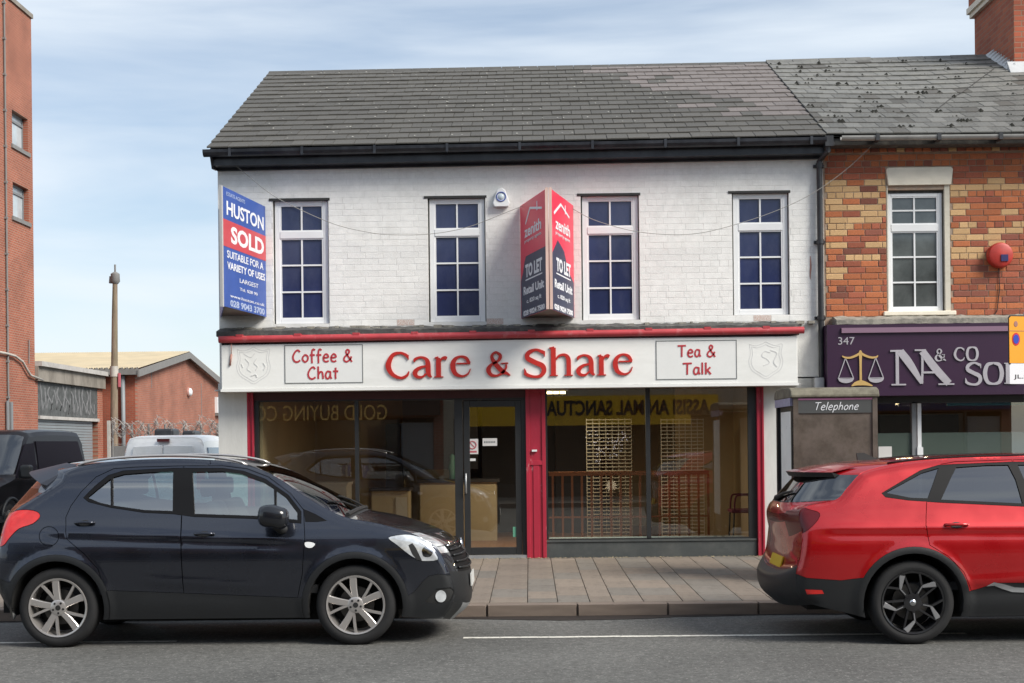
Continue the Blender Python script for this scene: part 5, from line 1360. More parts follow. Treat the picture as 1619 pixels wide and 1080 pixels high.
mb = MB(); mb.box(HX0 + .3, FAC + .25, 2.72, HX1 - .3, 27.2, 2.85); mb.build('ceiling', 'ceiling_tile', house)
mb = MB(); mb.box(HX0 + .3, 23.5, fl, HX1 - .3, 23.6, 2.72); mb.build('interior_wall', 'beige_wall', house)
mb = MB(); mb.box(HX0 + .3, 21.0, fl, 5.35, 21.1, 2.72); mb.box(5.8, 22.6, 1.2, 7.1, 22.7, 2.15); mb.build('interior_dark_sheet', 'dark_interior', house)
mb = MB(); mb.box(xR(1500), FAC + .12, PY(1560, 641, FAC + .12)[1], HX1 - .4, FAC + .15, 2.5); mb.build('blind', 'teal', house)
il = thing('strip_lamp', 'lit ceiling strip lamp inside the solicitor window behind the grey mullion', 'lamp', (5.6, 20.2, 2.7))
mb = MB(); a = PY(1416, 637, 20.0); b_ = PY(1438, 634, 20.0); mb.tube([(a[0], 20.0, a[1]), (b_[0], 20.0, b_[1])], .022, 8); mb.build('tube', 'lamp_on', il, smooth=True)
mb = MB(); mb.box(a[0] - .03, 19.96, a[1] + .05, b_[0] + .03, 20.04, a[1] + .09); mb.build('housing', 'white_plastic', il)
room_lamp(il, (a[0] + .2, 20.0, a[1] - .04), .5, .1, 25)
il = thing('strip_lamp', 'small lit ceiling lamp inside the solicitor window right of the white frame', 'lamp', (5.9, 20.2, 2.7))
mb = MB(); a = PY(1453, 632, 20.0); b_ = PY(1460, 632, 20.0); mb.tube([(a[0], 20.0, a[1]), (b_[0], 20.0, b_[1])], .02, 8); mb.build('tube', 'lamp_on', il, smooth=True)
mb = MB(); mb.box(a[0] - .03, 19.96, a[1] + .05, b_[0] + .03, 20.04, a[1] + .09); mb.build('housing', 'white_plastic', il)
# small grey meter box on the pier
mb = MB(); x0, z0, x1, z1 = bx(1288, 597, 1303, 618, 18.5); mb.box(x0, 18.5, z0 - .3, x1, 18.69, z1); mb.build('meter_box', 'galv', house)

# ================================================================== TELEPHONE KIOSK
KY = 15.35
kx0, kz1 = PY(1254, 612, KY); kx1 = PY(1387, 612, KY)[0]; kb = pavz(15.8)
kd = 1.02; KY1 = KY + kd
ki = thing('telephone_kiosk', 'brown steel telephone kiosk standing on the pavement behind the red car', 'telephone kiosk', ((kx0 + kx1) / 2, KY + kd / 2, kb))
mb = MB(); t = .055
mb.box(kx0, KY, kb, kx0 + t, KY + .06, kz1 - .10); mb.box(kx1 - t, KY, kb, kx1, KY + .06, kz1 - .10)
mb.box(kx1 - t, KY1 - .06, kb, kx1, KY1, kz1 - .10)
mb.build('corner_posts', 'kiosk', ki)
mb = MB(); mb.box(kx0 - .01, KY1 - .07, kb, kx0 + .045, KY1, kz1 - .2); mb.box(kx0 - .008, KY + .062, kb, kx0 + .03, KY + .12, kz1 - .2); mb.build('side_frame', 'kiosk_dark', ki)
zband = lambda py: PY(1320, py, KY)[1]
mb = MB(); mb.box(kx0 + t, KY + .02, kb + .25, kx1 - t, KY + .03, zband(653)); mb.build('front_panel', 'kiosk', ki)
mb = MB(); mb.box(kx0 + t, KY + .008, zband(653), kx1 - t, KY + .03, zband(632)); mb.build('name_band', 'kiosk_band', ki)
mb = MB(); mb.box(kx0 + t, KY + .004, zband(632), kx1 - t, KY + .03, zband(629)); mb.build('pink_strip', 'kiosk_pink', ki)
fK = lambda a, b, d: (a, KY + d, b)
word('Telephone', COMIC, bx(1286, 636, 1357, 648, KY), fK, -.008, .004, 'lettering', 'white_print', ki, w0=10, shear=.28, letters=False)
mb = MB()
arc = [(KY - .02, 0), (KY + .01, .055), (KY + .10, .085), (KY + kd * .5, .10), (KY1 - .1, .085), (KY1 - .01, .055), (KY1 + .02, 0), (KY1 + .02, -.03), (KY - .02, -.03)]
mb.prism(arc, lambda a, b, d: (kx0 - .03 + d, a, kz1 - .09 + b), 0, kx1 - kx0 + .05)
o = mb.build('roof', 'kiosk_top', ki); bevel_edges(o, .012, 2)
mb = MB(); mb.box(kx0 - .025, KY + .06, kz1 - .21, kx0 + .03, KY1 - .0, kz1 - .12); mb.build('side_header', 'kiosk_head', ki)
mb = MB(); mb.box(kx0 + .30, KY1 - .05, kb + .2, kx1 - t, KY1 - .03, kz1 - .25); mb.build('back_panel', 'kiosk', ki)
mb = MB(); mb.box(kx1 - .02, KY + .06, kb + .2, kx1 - .008, KY1 - .06, kz1 - .1); mb.build('side_panel', 'kiosk', ki)
mb = MB(); mb.box(kx0 + .006, KY + .10, kb + .45, kx0 + .016, KY1 - .22, kz1 - .27); o = mb.build('notice_panel', 'kiosk_panel', ki)
mb = MB(); mb.box(kx0 + .020, KY + .12, kb + .2, kx0 + .028, KY1 - .07, kz1 - .12); mb.build('dark_backing', 'kiosk_dark', ki)

# ================================================================== PARKING SIGN AT THE RIGHT EDGE
PYY = 13.95; sx, _ = PY(1596, 550, PYY); sz1 = PY(1600, 500, PYY)[1]; sz0 = PY(1600, 607, PYY)[1]; zsplit = PY(1600, 574, PYY)[1]
ps = thing('parking_sign', 'orange and white no stopping plate at the right edge of the photo', 'road sign', (sx + .25, PYY + .05, PAVK))
u = Vector((math.cos(.28), math.sin(-.28) * -1, 0)).normalized()
fP = lambda a, b, d: (sx + u.x * a + u.y * d * .0, PYY + u.y * a + d, b)
SW = .46
def plate(z0, z1, m, nm, d0=0., d1=.006, x0=0., x1=SW):
    mb = MB(); mb.prism([(x0, z0), (x1, z0), (x1, z1 - .02), (x1 - .02, z1), (x0 + .02, z1), (x0, z1 - .02)], fP, d0, d1); return mb.build(nm, m, ps)
plate(zsplit, sz1, 'orange', 'plate'); plate(sz0, zsplit - .004, 'white_print', 'lower_plate')
plate(zsplit - .012, sz1 + .012, 'black', 'backing', .007, .012, -.010, SW + .01)
mb = MB(); zc = PY(1607, 536, PYY)[1]; cxs = PY(1608, 536, PYY)[0] - sx
mb.add(*(lambda n: ([fP(cxs + .046 * math.cos(2 * math.pi * i / n), zc + .066 * math.sin(2 * math.pi * i / n), -.003) for i in range(n)], [tuple(range(n))[::-1]]))(28)); mb.build('red_ring', 'road_red', ps)
mb = MB(); mb.add(*(lambda n: ([fP(cxs + .034 * math.cos(2 * math.pi * i / n), zc + .048 * math.sin(2 * math.pi * i / n), -.006) for i in range(n)], [tuple(range(n))[::-1]]))(28)); mb.build('blue_disc', 'road_blue', ps)
mb = MB(); zc2 = PY(1607, 512, PYY)[1]; mb.add(*(lambda n: ([fP(cxs + .022 * math.cos(2 * math.pi * i / n), zc2 + .03 * math.sin(2 * math.pi * i / n), -.003) for i in range(n)], [tuple(range(n))[::-1]]))(20)); mb.build('symbol', 'rust', ps)
mb = MB(); zl = PY(1607, 523, PYY)[1]; mb.prism([(0.004, zl - .003), (SW - .004, zl - .003), (SW - .004, zl + .003), (.004, zl + .003)], fP, -.002, 0); mb.build('divider', 'rust', ps)
text('JL.Sat', (.05, PY(1607, 600, PYY)[1], .30, PY(1607, 592, PYY)[1]), fP, .001, .002, 'lettering', 'black', ps)
mb = MB(); px_, py_ = sx + u.x * .24, PYY + u.y * .24 + .06; mb.tube([(px_, py_, PAVK), (px_, py_, sz1 + .05)], .038, 14); mb.build('post', 'galv', ps, smooth=True, angle=60)
for zz in (sz0 + .12, sz1 - .15): 
    mb = MB(); mb.box(px_ - .05, py_ - .055, zz, px_ + .05, py_ + .0, zz + .03); mb.build('bracket', 'galv', ps)
# ================================================================== BACKGROUND LEFT: tower, garage, warehouse, pole, fence, vans
TX = -18.2
yb0 = PX(52, 300, TX)[0]                                   # far corner of the tower
tz = PX(51, 31, TX)[1]
tower = thing('brick_tower', 'tall red brick block of flats cut off by the left edge', 'building', (TX - 5, 45, 0))
W1 = [PX(19, 176, TX), PX(19, 228, TX), PX(43, 185, TX)]
wa, wb_ = PX(19, 200, TX)[0], PX(44, 200, TX)[0]
def thole(pt, pb, px=30): 
    y = (wa + wb_) / 2; return PX(px, pb, TX)[1], PX(px, pt, TX)[1]
h1 = thole(180, 234); h2 = thole(292, 346)
mb = MB()
y00 = 36.0
for (ya_, yb_, za, zb_) in ((y00, wa, 0, tz), (wb_, yb0, 0, tz), (wa, wb_, 0, h2[0]), (wa, wb_, h2[1], h1[0]), (wa, wb_, h1[1], tz)):
    mb.box(TX - .35, ya_, za, TX, yb_, zb_)
tw = mb.build('wall', 'tower_brick', tower)
mb = MB(); mb.box(TX - 14, y00, 0, TX - .352, y00 + .35, tz); mb.box(TX - 14, yb0 - .35, 0, TX - .352, yb0, tz); mb.box(TX - 14, y00 + .36, 0, TX - 13.7, yb0 - .36, tz); mb.build('outer_walls', 'tower_brick_x', tower)
mb = MB(); mb.box(TX - 14.05, y00 - .05, tz, TX + .06, yb0 + .06, tz + .16); mb.build('parapet_coping', 'concrete', tower)
mb = MB(); mb.box(TX - 13.6, y00 + .4, tz - .6, TX - .4, yb0 - .4, tz - .4); mb.build('roof', 'lead', tower)
for hz0_, hz1_ in (h1, h2):
    mb = MB(); d = .18
    mb.box(TX - d - .06, wa, hz0_, TX - d, wa + .08, hz1_); mb.box(TX - d - .06, wb_ - .08, hz0_, TX - d, wb_, hz1_); mb.box(TX - d - .06, wa, hz0_, TX - d, wb_, hz0_ + .08); mb.box(TX - d - .06, wa, hz1_ - .08, TX - d, wb_, hz1_)
    mb.box(TX - d - .05, wa, lerp(hz0_, hz1_, .73), TX - d + .01, wb_, lerp(hz0_, hz1_, .73) + .08)
    wf = mb.build('window', 'grey_metal', tower)
    mb = MB(); mb.box(TX - d - .04, wa + .08, hz0_ + .08, TX - d - .03, wb_ - .08, hz1_ - .08)
    M.setdefault('pale_pane', mat('net_curtained_pane', (0.42, 0.47, 0.50), 0.12, var=0.25, vscale=1.2))
    mb.build('pane', 'pale_pane', wf)
    mb = MB(); mb.box(TX - .05, wa - .12, hz0_ - .14, TX + .06, wb_ + .12, hz0_); mb.build('window_sill', 'barge', tower)
# conduit and pipes on the tower
mb = MB(); yp = PX(7, 300, TX)[0]; mb.tube([(TX + .06, yp, .3), (TX + .06, yp, tz - .2)], .035, 8)
for k in range(14): mb.box(TX, yp - .06, 1 + k * 1.25, TX + .1, yp + .06, 1.07 + k * 1.25)
mb.build('lightning_conductor', 'barge', tower)
mb = MB(); y1_ = PX(14, 650, TX)[0]; mb.tube([(TX + .08, y1_, .2), (TX + .08, y1_, PX(14, 636, TX)[1])], .07, 10); mb.tube([(TX + .08, y1_ - .35, .2), (TX + .08, y1_ - .35, PX(10, 634, TX)[1])], .05, 10); mb.build('service_ducts', 'grey_metal', tower)
mb = MB(); pts = [(-4, 556), (10, 559), (24, 563), (36, 572), (42, 583), (48, 593), (62, 600)]
M['white_conduit'] = mat('pale_conduit', (0.42, 0.39, 0.35), 0.7, var=.2)
mb.tube([(TX + .10, *PX(px, py, TX + .1)) for px, py in pts[:6]] + [(TX + .10, yb0 + .5, PX(62, 601, TX)[1])], .045, 8); mb.build('conduit', 'white_conduit', tower, smooth=True)
mb = MB(); mb.tube([(TX + .05, PX(44, 537, TX)[0], PX(44, 537, TX)[1]), (TX + .05, PX(44, 600, TX)[0], PX(44, 575, TX)[1])], .02, 6); mb.build('small_pipe', 'barge', tower)
mb = MB(); ya_ = PX(36, 8, TX)[0]; mb.tube([(TX - .5, ya_, tz), (TX - .5, ya_, tz + 1.3)], .03, 6); mb.tube([(TX - .8, ya_, tz + .9), (TX - .2, ya_, tz + .9)], .02, 6); mb.build('aerial', 'galv', tower)

# garage unit next to the tower
gy0 = yb0 + .02; gy1 = PX(163, 640, TX)[0]
gz = PX(62, 572, TX)[1]
gar = thing('garage_unit', 'garage with concrete lintel, graffitied grey panel and roller shutter beside the brick tower', 'garage', (TX, gy0, 0))
oz0 = PX(150, 662, TX)[1]; oz1 = PX(66, 603, TX)[1]; oy0, oy1 = gy0 + .3, PX(155, 640, TX)[0]
mb = MB(); mb.box(TX - .6, gy0, oz1, TX + .12, gy1, gz - .18); mb.build('lintel', 'concrete', gar)
mb = MB(); mb.box(TX - .7, gy0, gz - .18, TX + .26, gy1 + .15, gz); mb.build('coping', 'concrete_top', gar)
mb = MB(); mb.box(TX - .6, oy1 + .0, 0, TX - .02, gy1, oz1); mb.box(TX - .6, gy0, 0, TX - .02, oy0, oz1); mb.box(TX - 6, gy0, 0, TX - 5.7, gy1, gz - .2); mb.box(TX - 5.7, gy0, 0, TX - .62, gy0 + .2, gz - .2); mb.build('brick_piers', 'tower_brick', gar)
mb = MB(); mb.box(TX - 6, gy0, gz - .2, TX - .72, gy1, gz - .05); mb.build('roof', 'lead', gar)
mid = (oy0 + oy1) / 2 + .3
for a, b_ in ((oy0, mid - .03), (mid + .03, oy1)):
    mb = MB(); mb.box(TX - .08, a, oz0, TX - .03, b_, oz1); mb.build('grey_panel', 'shutter_panel', gar)
mb = MB(); mb.box(TX - .2, oy0, oz0 - .12, TX + .06, oy1, oz0); mb.build('panel_ledge', 'concrete_top', gar)
mb = MB(); RG = random.Random(21); s_ = (oy1 - oy0) / 100
for k in range(13):
    a = 4 + k * 7; st = [(a, -20 + RG.uniform(-4, 4), 1.6), (a + RG.uniform(-3, 4), -10, 1.8), (a + RG.uniform(-2, 5), 2, 1.6), (a + RG.uniform(1, 6), 12 + RG.uniform(-3, 4), 1.4), (a + 6, RG.uniform(-10, 4), 1.2)]
    ribbons(mb, [st], lambda p, q_, d: (TX - .028 - d, oy0 + p * s_, lerp(oz0, oz1, .42) - q_ * .030), -.001 - .0004 * k, 0)
mb.build('graffiti', 'graffiti', gar)
M['roller'] = M['roller_grey']
mb = MB(); nsl = 26
for k in range(nsl):
    z0 = oz0 * k / nsl; z1 = oz0 * (k + 1) / nsl; mb.box(TX - .12, oy0, z0 + .01, TX - .09, oy1 - .5, z1 - .005)
mb.build('roller_shutter', 'roller_grey', gar)

# warehouse
WX = -16.9; wy0 = PX(214, 640, WX)[0]
wz = PX(214, 582, WX)[1]; wya, wza = PX(291.5, 556, WX); wyb = 2 * wya - wy0
wh = thing('warehouse', 'red brick warehouse with cream corrugated roof behind the parked vans', 'building', (WX, wy0, 0))
mb = MB(); mb.prism([(wy0 + .352, 0), (wyb, 0), (wyb, wz), (wya, wza - .25), (wy0 + .352, wz + .03)], lambda a, b, d: (WX + d, a, b), 0, -.35); mb.build('gable_wall', 'gable_brick', wh)
wxl = WX - 16
mb = MB(); mb.box(wxl, wy0, 0, WX, wy0 + .35, wz); mb.build('front_wall', 'gable_brick_x', wh); mb = MB(); mb.box(wxl, wyb - .35, 0, WX - .352, wyb, wz); mb.build('rear_wall', 'gable_brick_x', wh)
mb = MB(); n = 150; A_ = []
for i in range(n * 4 + 1):
    x = WX + .25 - (WX - wxl + .25) * i / (n * 4); zz = .035 * math.sin(i * math.pi / 2 + .0)
    A_ += [(x, wy0 - .35, wz - .02 + zz), (x, wya, wza + zz), (x, wyb + .35, wz - .02 + zz)]
mb.add(A_, [(3 * i + j, 3 * (i + 1) + j, 3 * (i + 1) + j + 1, 3 * i + j + 1) for i in range(n * 4) for j in range(2)])
mb.build('corrugated_roof', 'corrug', wh)
mb = MB(); V = []
for i in range(n * 4 + 1):
    x = WX + .25 - (WX - wxl + .25) * i / (n * 4); V += [(x, wy0 - .352, wz - .025 + .045 * math.sin(i * math.pi / 4)), (x, wy0 - .352, wz - .17 - .05 * math.sin(i * math.pi / 4))]
mb.add(V, [(2 * i, 2 * i + 2, 2 * i + 3, 2 * i + 1) for i in range(n * 4)]); mb.build('sheet_edge', 'barge', wh)
mb = MB()
for s_ in (0, 1):
    p0 = (wy0 - .4, wz - .1) if not s_ else (wyb + .4, wz - .1)
    mb.prism([p0, (wya, wza - .03), (wya, wza - .33), (p0[0], p0[1] - .30)] if not s_ else [p0, (p0[0], p0[1] - .30), (wya, wza - .33), (wya, wza - .03)], lambda a, b, d: (WX + .30 + d, a, b), 0, -.08)
mb.build('bargeboard', 'barge', wh)
mb = MB(); mb.box(wxl, wy0 - .36, wz - .30, WX + .2, wy0 - .02, wz - .08); mb.build('gutter', 'barge', wh)
mb = MB(); dx = PY(195, 650, wy0 - .1)[0]; mb.tube([(dx, wy0 - .12, 0), (dx, wy0 - .12, wz - .25)], .09, 10); mb.build('downpipe', 'roller_grey', wh, smooth=True)
mb = MB(); dy = PX(318, 640, WX)[0]; mb.box(WX + .001, dy, 3.3, WX + .02, dy + .05, 5.0); mb.box(WX + .001, dy - 9.2, 4.4, WX + .015, dy - 9.15, 5.4); mb.build('movement_joint', 'barge', wh)
ly, lz = PX(297, 620, WX)
lam = thing('bulkhead_light', 'small white bulkhead lamp on the warehouse gable', 'wall lamp', (WX, ly, lz - .25))
mb = MB(); mb.lathe([(.24, 0), (.24, .08), (.17, .09)], (WX, ly, lz), (1, 0, 0), 20); mb.build('back_plate', 'rust', lam, smooth=True)
mb = MB(); mb.lathe([(.2, 0.09), (.18, .16), (.1, .2), (.001, .21)], (WX, ly + .05, lz), (1, 0, 0), 20); mb.build('lens', 'white_plastic', lam, smooth=True)
ly, lz = PX(343, 640, WX)
lam = thing('vent_box', 'square white vent box on the warehouse gable by the white shop', 'vent', (WX, ly, lz - .5))
mb = MB(); mb.box(WX, ly - .5, lz - .45, WX + .15, ly + .6, lz + .40); mb.build('casing', 'white_plastic', lam); mb = MB(); mb.lathe([(.13, 0), (.11, .02), (.001, .02)], (WX + .15, ly + .1, lz - .05), (1, 0, 0), 14); mb.build('outlet', 'maroon', lam); mb = MB(); mb.box(WX, ly - .5, lz - .60, WX + .2, ly + .6, lz - .47); mb.build('vent_sill', 'barge', lam)

# wooden telegraph pole
PYD = 44.0; px0 = PY(181, 600, PYD)[0]; pzt = PY(182, 432, PYD)[1]
po = thing('telegraph_pole', 'weathered wooden telegraph pole with bare top standing in front of the warehouse', 'utility pole', (px0, PYD, 0))
mb = MB(); mb.tube([(px0 - .04, PYD, 0), (px0 - .02, PYD, 3), (px0 + .03, PYD, 6), (px0 + .06, PYD, pzt)], [.13, .12, .095, .075], 12); mb.build('shaft', 'pole_wood', po, smooth=True, angle=50)
mb = MB(); cx = px0 + .06; zc0 = PY(182, 449, PYD)[1]
mb.tube([(cx, PYD, zc0), (cx, PYD, zc0 + .08), (cx, PYD, pzt - .02), (cx, PYD, pzt + .04)], [.09, .15, .14, .05], 10); mb.tube([(cx, PYD, pzt), (cx, PYD, pzt + .28)], .03, 6); mb.tube([(cx - .14, PYD, pzt - .1), (cx - .16, PYD, zc0 + .02)], .05, 6)
mb.build('pole_head', 'barge', po, smooth=True, angle=50)
mb = MB(); zz = PY(180, 585, PYD)[1]; mb.tube([(px0 - .005, PYD, zz - .22), (px0 - .005, PYD, zz + .12)], .135, 12); mb.build('band', 'white_conduit', po, smooth=True, angle=50)
mb = MB(); zz = PY(186, 590, PYD)[1]; mb.box(px0 + .14, PYD - .08, zz - .45, px0 + .19, PYD + .05, zz); mb.build('tag_strip', 'poster_red', po)

# pale marker post and barbed wire fence behind the vans
FY = 40.0
fx = lambda px: PY(px, 680, FY)[0]
ft = PY(260, 664, FY)[1]
pm = thing('marker_post', 'slim pale post beside the foot of the telegraph pole', 'post', (PY(172, 680, 39)[0], 39, 0))
mb = MB(); x = PY(172, 680, 39)[0]; mb.box(x - .04, 38.96, 0, x + .04, 39.04, PY(172, 665, 39)[1]); mb.build('shaft', 'white_conduit', pm)
fe = thing('barbed_wire_fence', 'low dark fence topped with coils of barbed wire in front of the warehouse', 'fence', (fx(190), FY, 0))
M['wire'] = mat('dull_wire', (0.34, 0.31, 0.29), 0.6, metal=0.3)
for px in (178, 209, 235, 261, 291, 318, 344):
    mb = MB(); mb.tube([(fx(px), FY, 0), (fx(px), FY, ft - .12)], .03, 6); mb.build('post', 'barge', fe)
mb = MB(); pts = []
RW = random.Random(2); n = 900
for i in range(n):
    t = i / n; a = t * 2 * math.pi * 26; r = .20 + .09 * math.sin(t * 31) + .05 * math.sin(t * 83)
    pts.append((lerp(fx(174), fx(350), t) + .10 * math.cos(a * 1.3), FY + r * .6 * math.sin(a), ft - .28 + r * math.cos(a) + .06 * math.sin(t * 17)))
mb.tube(pts, .008, 4)
for k in range(3): mb.tube([(fx(174), FY, ft - .1 - k * .3), (fx(350), FY, ft - .13 - k * .3)], .008, 4)
for i in range(0, n, 5):
    p = pts[i]; s = .055; mb.tube([(p[0] - s, p[1], p[2] - s), (p[0] + s, p[1], p[2] + s)], .008, 3); mb.tube([(p[0] - s, p[1], p[2] + s), (p[0] + s, p[1], p[2] - s)], .008, 3)
mb.build('barbed_wire', 'wire', fe, kind='stuff')
mb = MB()
for i in range(0, 120):
    x = lerp(fx(176), fx(350), i / 119); mb.box(x - .012, FY - .01, .1, x + .012, FY + .01, ft - .75)
mb.build('palisade', 'barge', fe, kind='stuff')

# dark vehicle roof load beyond the white van
rl = thing('dark_crates', 'two dark low boxes seen over the roof of the white van', 'crates', (PY(280, 685, 36)[0], 36, 0))
for a, b_, t_ in ((240, 282, 678), (284, 316, 681)):
    mb = MB(); x0, x1 = PY(a, 685, 36)[0], PY(b_, 685, 36)[0]; zt_ = PY((a + b_) / 2, t_, 36)[1]; mb.hexa([(x0, 35.7, .0), (x1, 35.7, .0), (x1, 36.6, .0), (x0, 36.6, .0)], [(x0 + .12, 35.8, zt_), (x1 - .1, 35.8, zt_), (x1 - .1, 36.5, zt_), (x0 + .12, 36.5, zt_)]); o = mb.build('crate', 'black_paint', rl); bevel_edges(o, .05, 2)

# ---- vans: built about their own axis (x forward), then set down
def van(name, label, W_, H_, L_, body, loc, rotz, dark_side, wheel_x=(-1.35, 1.55)):
    v = thing(name, label, 'van', loc, rotz=rotz); BASE[v.name] = Vector((0, 0, 0))
    hw = W_ / 2
    # side profile, rear at -L/2
    xr, xf = -L_ / 2, L_ / 2
    prof = [(xr + .02, .32), (xr, .60), (xr + .02, 1.1), (xr + .10, H_ - .35), (xr + .22, H_ - .08), (xr + .42, H_), (xr + 1.8, H_ + .02), (xf - 2.1, H_ - .02), (xf - 1.75, H_ - .10), (xf - 1.05, 1.30), (xf - .85, 1.14), (xf - .30, .98), (xf - .06, .80), (xf, .58), (xf - .05, .30)]
    sm_ = [tuple(p) for p in smooth_line(prof, 5)]
    def hwz(x, z):
        t = max(0, (z - 1.0) / (H_ - 1.0)); w = hw * (1 - .13 * t ** 1.6)
        f = max(0, (x - (xf - .9)) / .9); return w * (1 - .16 * f ** 2)
    # lateral loft with rounded shoulders
    vs = []; NV = 15
    for (x, z) in sm_:
        for j in range(NV):
            u = -1 + 2 * j / (NV - 1); au = abs(u); w = hwz(x, z)
            k = max(0, (au - .6) / .4) ** 2.4
            cx_, cz_ = 0, H_ * .45
            vs.append((x + (-.12 * k if x > 0 else .07 * k) * (1 if z < 1.9 else .3), w * (u if au < .6 else math.copysign(.6 + .4 * math.sin((au - .6) / .4 * math.pi / 2) , u)), z - .13 * k * (1 if z > 1.25 else 0)))
    n = len(sm_); mbv = MB(); fs = [(i * NV + j, (i + 1) * NV + j, (i + 1) * NV + j + 1, i * NV + j + 1) for i in range(n - 1) for j in range(NV - 1)]
    side = [i * NV + NV - 1 for i in range(n)]; side0 = [i * NV for i in range(n)]
    # screen faces taken out of the body
    scr = []; bodyf = []
    for f in fs:
        cx_ = sum(vs[i][0] for i in f) / 4; cy_ = sum(vs[i][1] for i in f) / 4; cz_ = sum(vs[i][2] for i in f) / 4
        if xf - 1.85 < cx_ < xf - .95 and 1.24 < cz_ < H_ - .12 and abs(cy_) < hwz(cx_, cz_) * .90: scr.append(f)
        else: bodyf.append(f)
    mbv.add(vs, bodyf)
    for sd, sgn in ((side, 1), (side0, -1)):
        poly = [(vs[i][0], vs[i][2]) for i in sd]
        tris = tessellate_polygon([[Vector((a, b, 0)) for a, b in poly]])
        mbv.add([vs[i] for i in sd], [tuple(t) for t in tris])
    mbv.build('body', body, v, smooth=True, angle=35)
    g = MB(); g.add(vs, scr); g.build('windscreen', 'car_glass_dark' if body == 'van_black' else 'pale_pane', v, smooth=True)
    for sgn in (1, -1):
        yv = lambda x, z: sgn * (hwz(x, z) + .008)
        def sidepatch(poly, nm, m, th=.012):
            p = MB(); q_ = [(x, yv(x, z), z) for x, z in poly]; q2 = [(x, y - sgn * th * 2, z) for x, y, z in q_]; k = len(poly)
            tr = tessellate_polygon([[Vector((a, b, 0)) for a, b in poly]]); p.add(q_ + q2, [tuple(t) for t in tr] + [(i, (i + 1) % k, (i + 1) % k + k, i + k) for i in range(k)]); return p.build(nm, m, v)
        for xs_ in ((xf - 2.05, xf - 1.0),):
            sidepatch([(xf - 2.02, 1.16), (xf - 1.02, 1.16), (xf - 1.32, 1.55), (xf - 1.62, H_ - .30), (xf - 2.02, H_ - .28)], 'door_window', 'van_window')
        if dark_side:
            sidepatch([(xr + .28, 1.22), (xf - 2.14, 1.22), (xf - 2.14, H_ - .24), (xr + .45, H_ - .24), (xr + .30, 1.5)], 'side_window', 'van_window')
        else:
            M.setdefault('blue_glass', mat('pale_blue_van_glass', (0.16, 0.24, 0.34), 0.1))
            sidepatch([(xr + .38, 1.22), (xr + 1.9, 1.22), (xr + 1.9, H_ - .26), (xr + .50, H_ - .26)], 'side_window', 'blue_glass')
        for wx in wheel_x:
            wmb = MB(); c = (wx, sgn * (hw - .16), .33)
            wmb.lathe([(.19, .10), (.26, .12), (.32, .10), (.335, .04), (.335, -.08), (.30, -.11), (.1, -.11)], c, (0, sgn, 0), 28); w_o = wmb.build('wheel', 'rubber', v, smooth=True, angle=40)
            rm = MB(); rm.lathe([(.20, .09), (.19, .10), (.16, .07), (.07, .06), (.06, .09), (.001, .095)], c, (0, sgn, 0), 20)
            for k in range(5):
                a = k * 2 * math.pi / 5; rm.tube([(wx + .05 * math.cos(a), c[1] + sgn * .085, .33 + .05 * math.sin(a)), (wx + .19 * math.cos(a), c[1] + sgn * .10, .33 + .19 * math.sin(a))], [.022, .028], 6)
            rm.build('rim', 'alloy', w_o, smooth=True, angle=40)
            ar = MB(); ar.tube([(wx + .40 * math.cos(t * math.pi / 12), sgn * (hw - .005), .36 + .40 * math.sin(t * math.pi / 12)) for t in range(13)], .035, 8); ar.build('arch_trim', 'cladding', v, smooth=True)
            dk = MB(); dk.lathe([(.39, 0), (.001, 0.001)], (wx, sgn * (hw + .006), .36), (0, sgn, 0), 24)
            dk2 = MB(); k_ = 24; vv = [(wx + .385 * math.cos(math.pi * t / k_), sgn * (hw + .009), .34 + .385 * math.sin(math.pi * t / k_)) for t in range(k_ + 1)]
            dk2.add(vv, [tuple(range(k_ + 1))]); 
        mr = MB(); mr.box(xf - 1.28, sgn * (hw + .04), 1.14, xf - 1.10, sgn * (hw + .26), 1.42); o = mr.build('mirror', 'cladding', v); bevel_edges(o, .05, 3)
        hd = MB(); hd.box(xf - 1.98, sgn * (hw + .004), 1.0, xf - 1.80, sgn * (hw + .035), 1.035); hd.build('handle', 'cladding', v)
        sd = MB(); sd.box(xr + .1, sgn * (hw - .03), .30, xf - .2, sgn * (hw + .012), .42); sd.build('sill_trim', 'cladding', v)
        hl = MB(); hl.prism([(xf - .34, .78), (xf - .10, .72), (xf - .14, .92), (xf - .42, 1.0)], lambda a, b, d: (a, sgn * (hwz(a, b) * .965 + d), b), .02, -.05); hl.build('headlight', 'lens_clear', v)
        tlm = MB(); tlm.box(xr - .012, sgn * (hw - .20), .85, xr + .12, sgn * (hw - .03), 1.35); tlm.build('tail_light', 'lens_red', v)
    # rear doors
    for sgn in (1, -1):
        d = MB(); d.prism([(sgn * .018, .45), (sgn * (hw - .23), .45), (sgn * (hw - .23), 1.2), (sgn * (hw - .30), H_ - .22), (sgn * .018, H_ - .20)], lambda a, b, dd: (xr + dd + (.03 + .085 * max(0, (b - .8) / (H_ - 1.1))), a, b), -.052, .03)
        o = d.build('rear_door', body, v); bevel_edges(o, .012, 2)
    br = MB(); br.box(xr + .085, -.13, H_ - .13, xr + .17, .13, H_ - .065); br.build('brake_light', 'lens_darkred', v)
    bp = MB(); bp.box(xr - .10, -hw + .04, .30, xr + .05, hw - .04, .55); o = bp.build('rear_bumper', 'cladding', v); bevel_edges(o, .03, 2)
    bp = MB(); bp.box(xf - .12, -hw + .12, .26, xf + .04, hw - .12, .62); o = bp.build('front_bumper', 'cladding', v); bevel_edges(o, .05, 3)
    ub_ = MB(); ub_.box(xr + .1, -hw + .15, .22, xf - .2, hw - .15, .5); ub_.build('underbody', 'underbody', v)
    return v
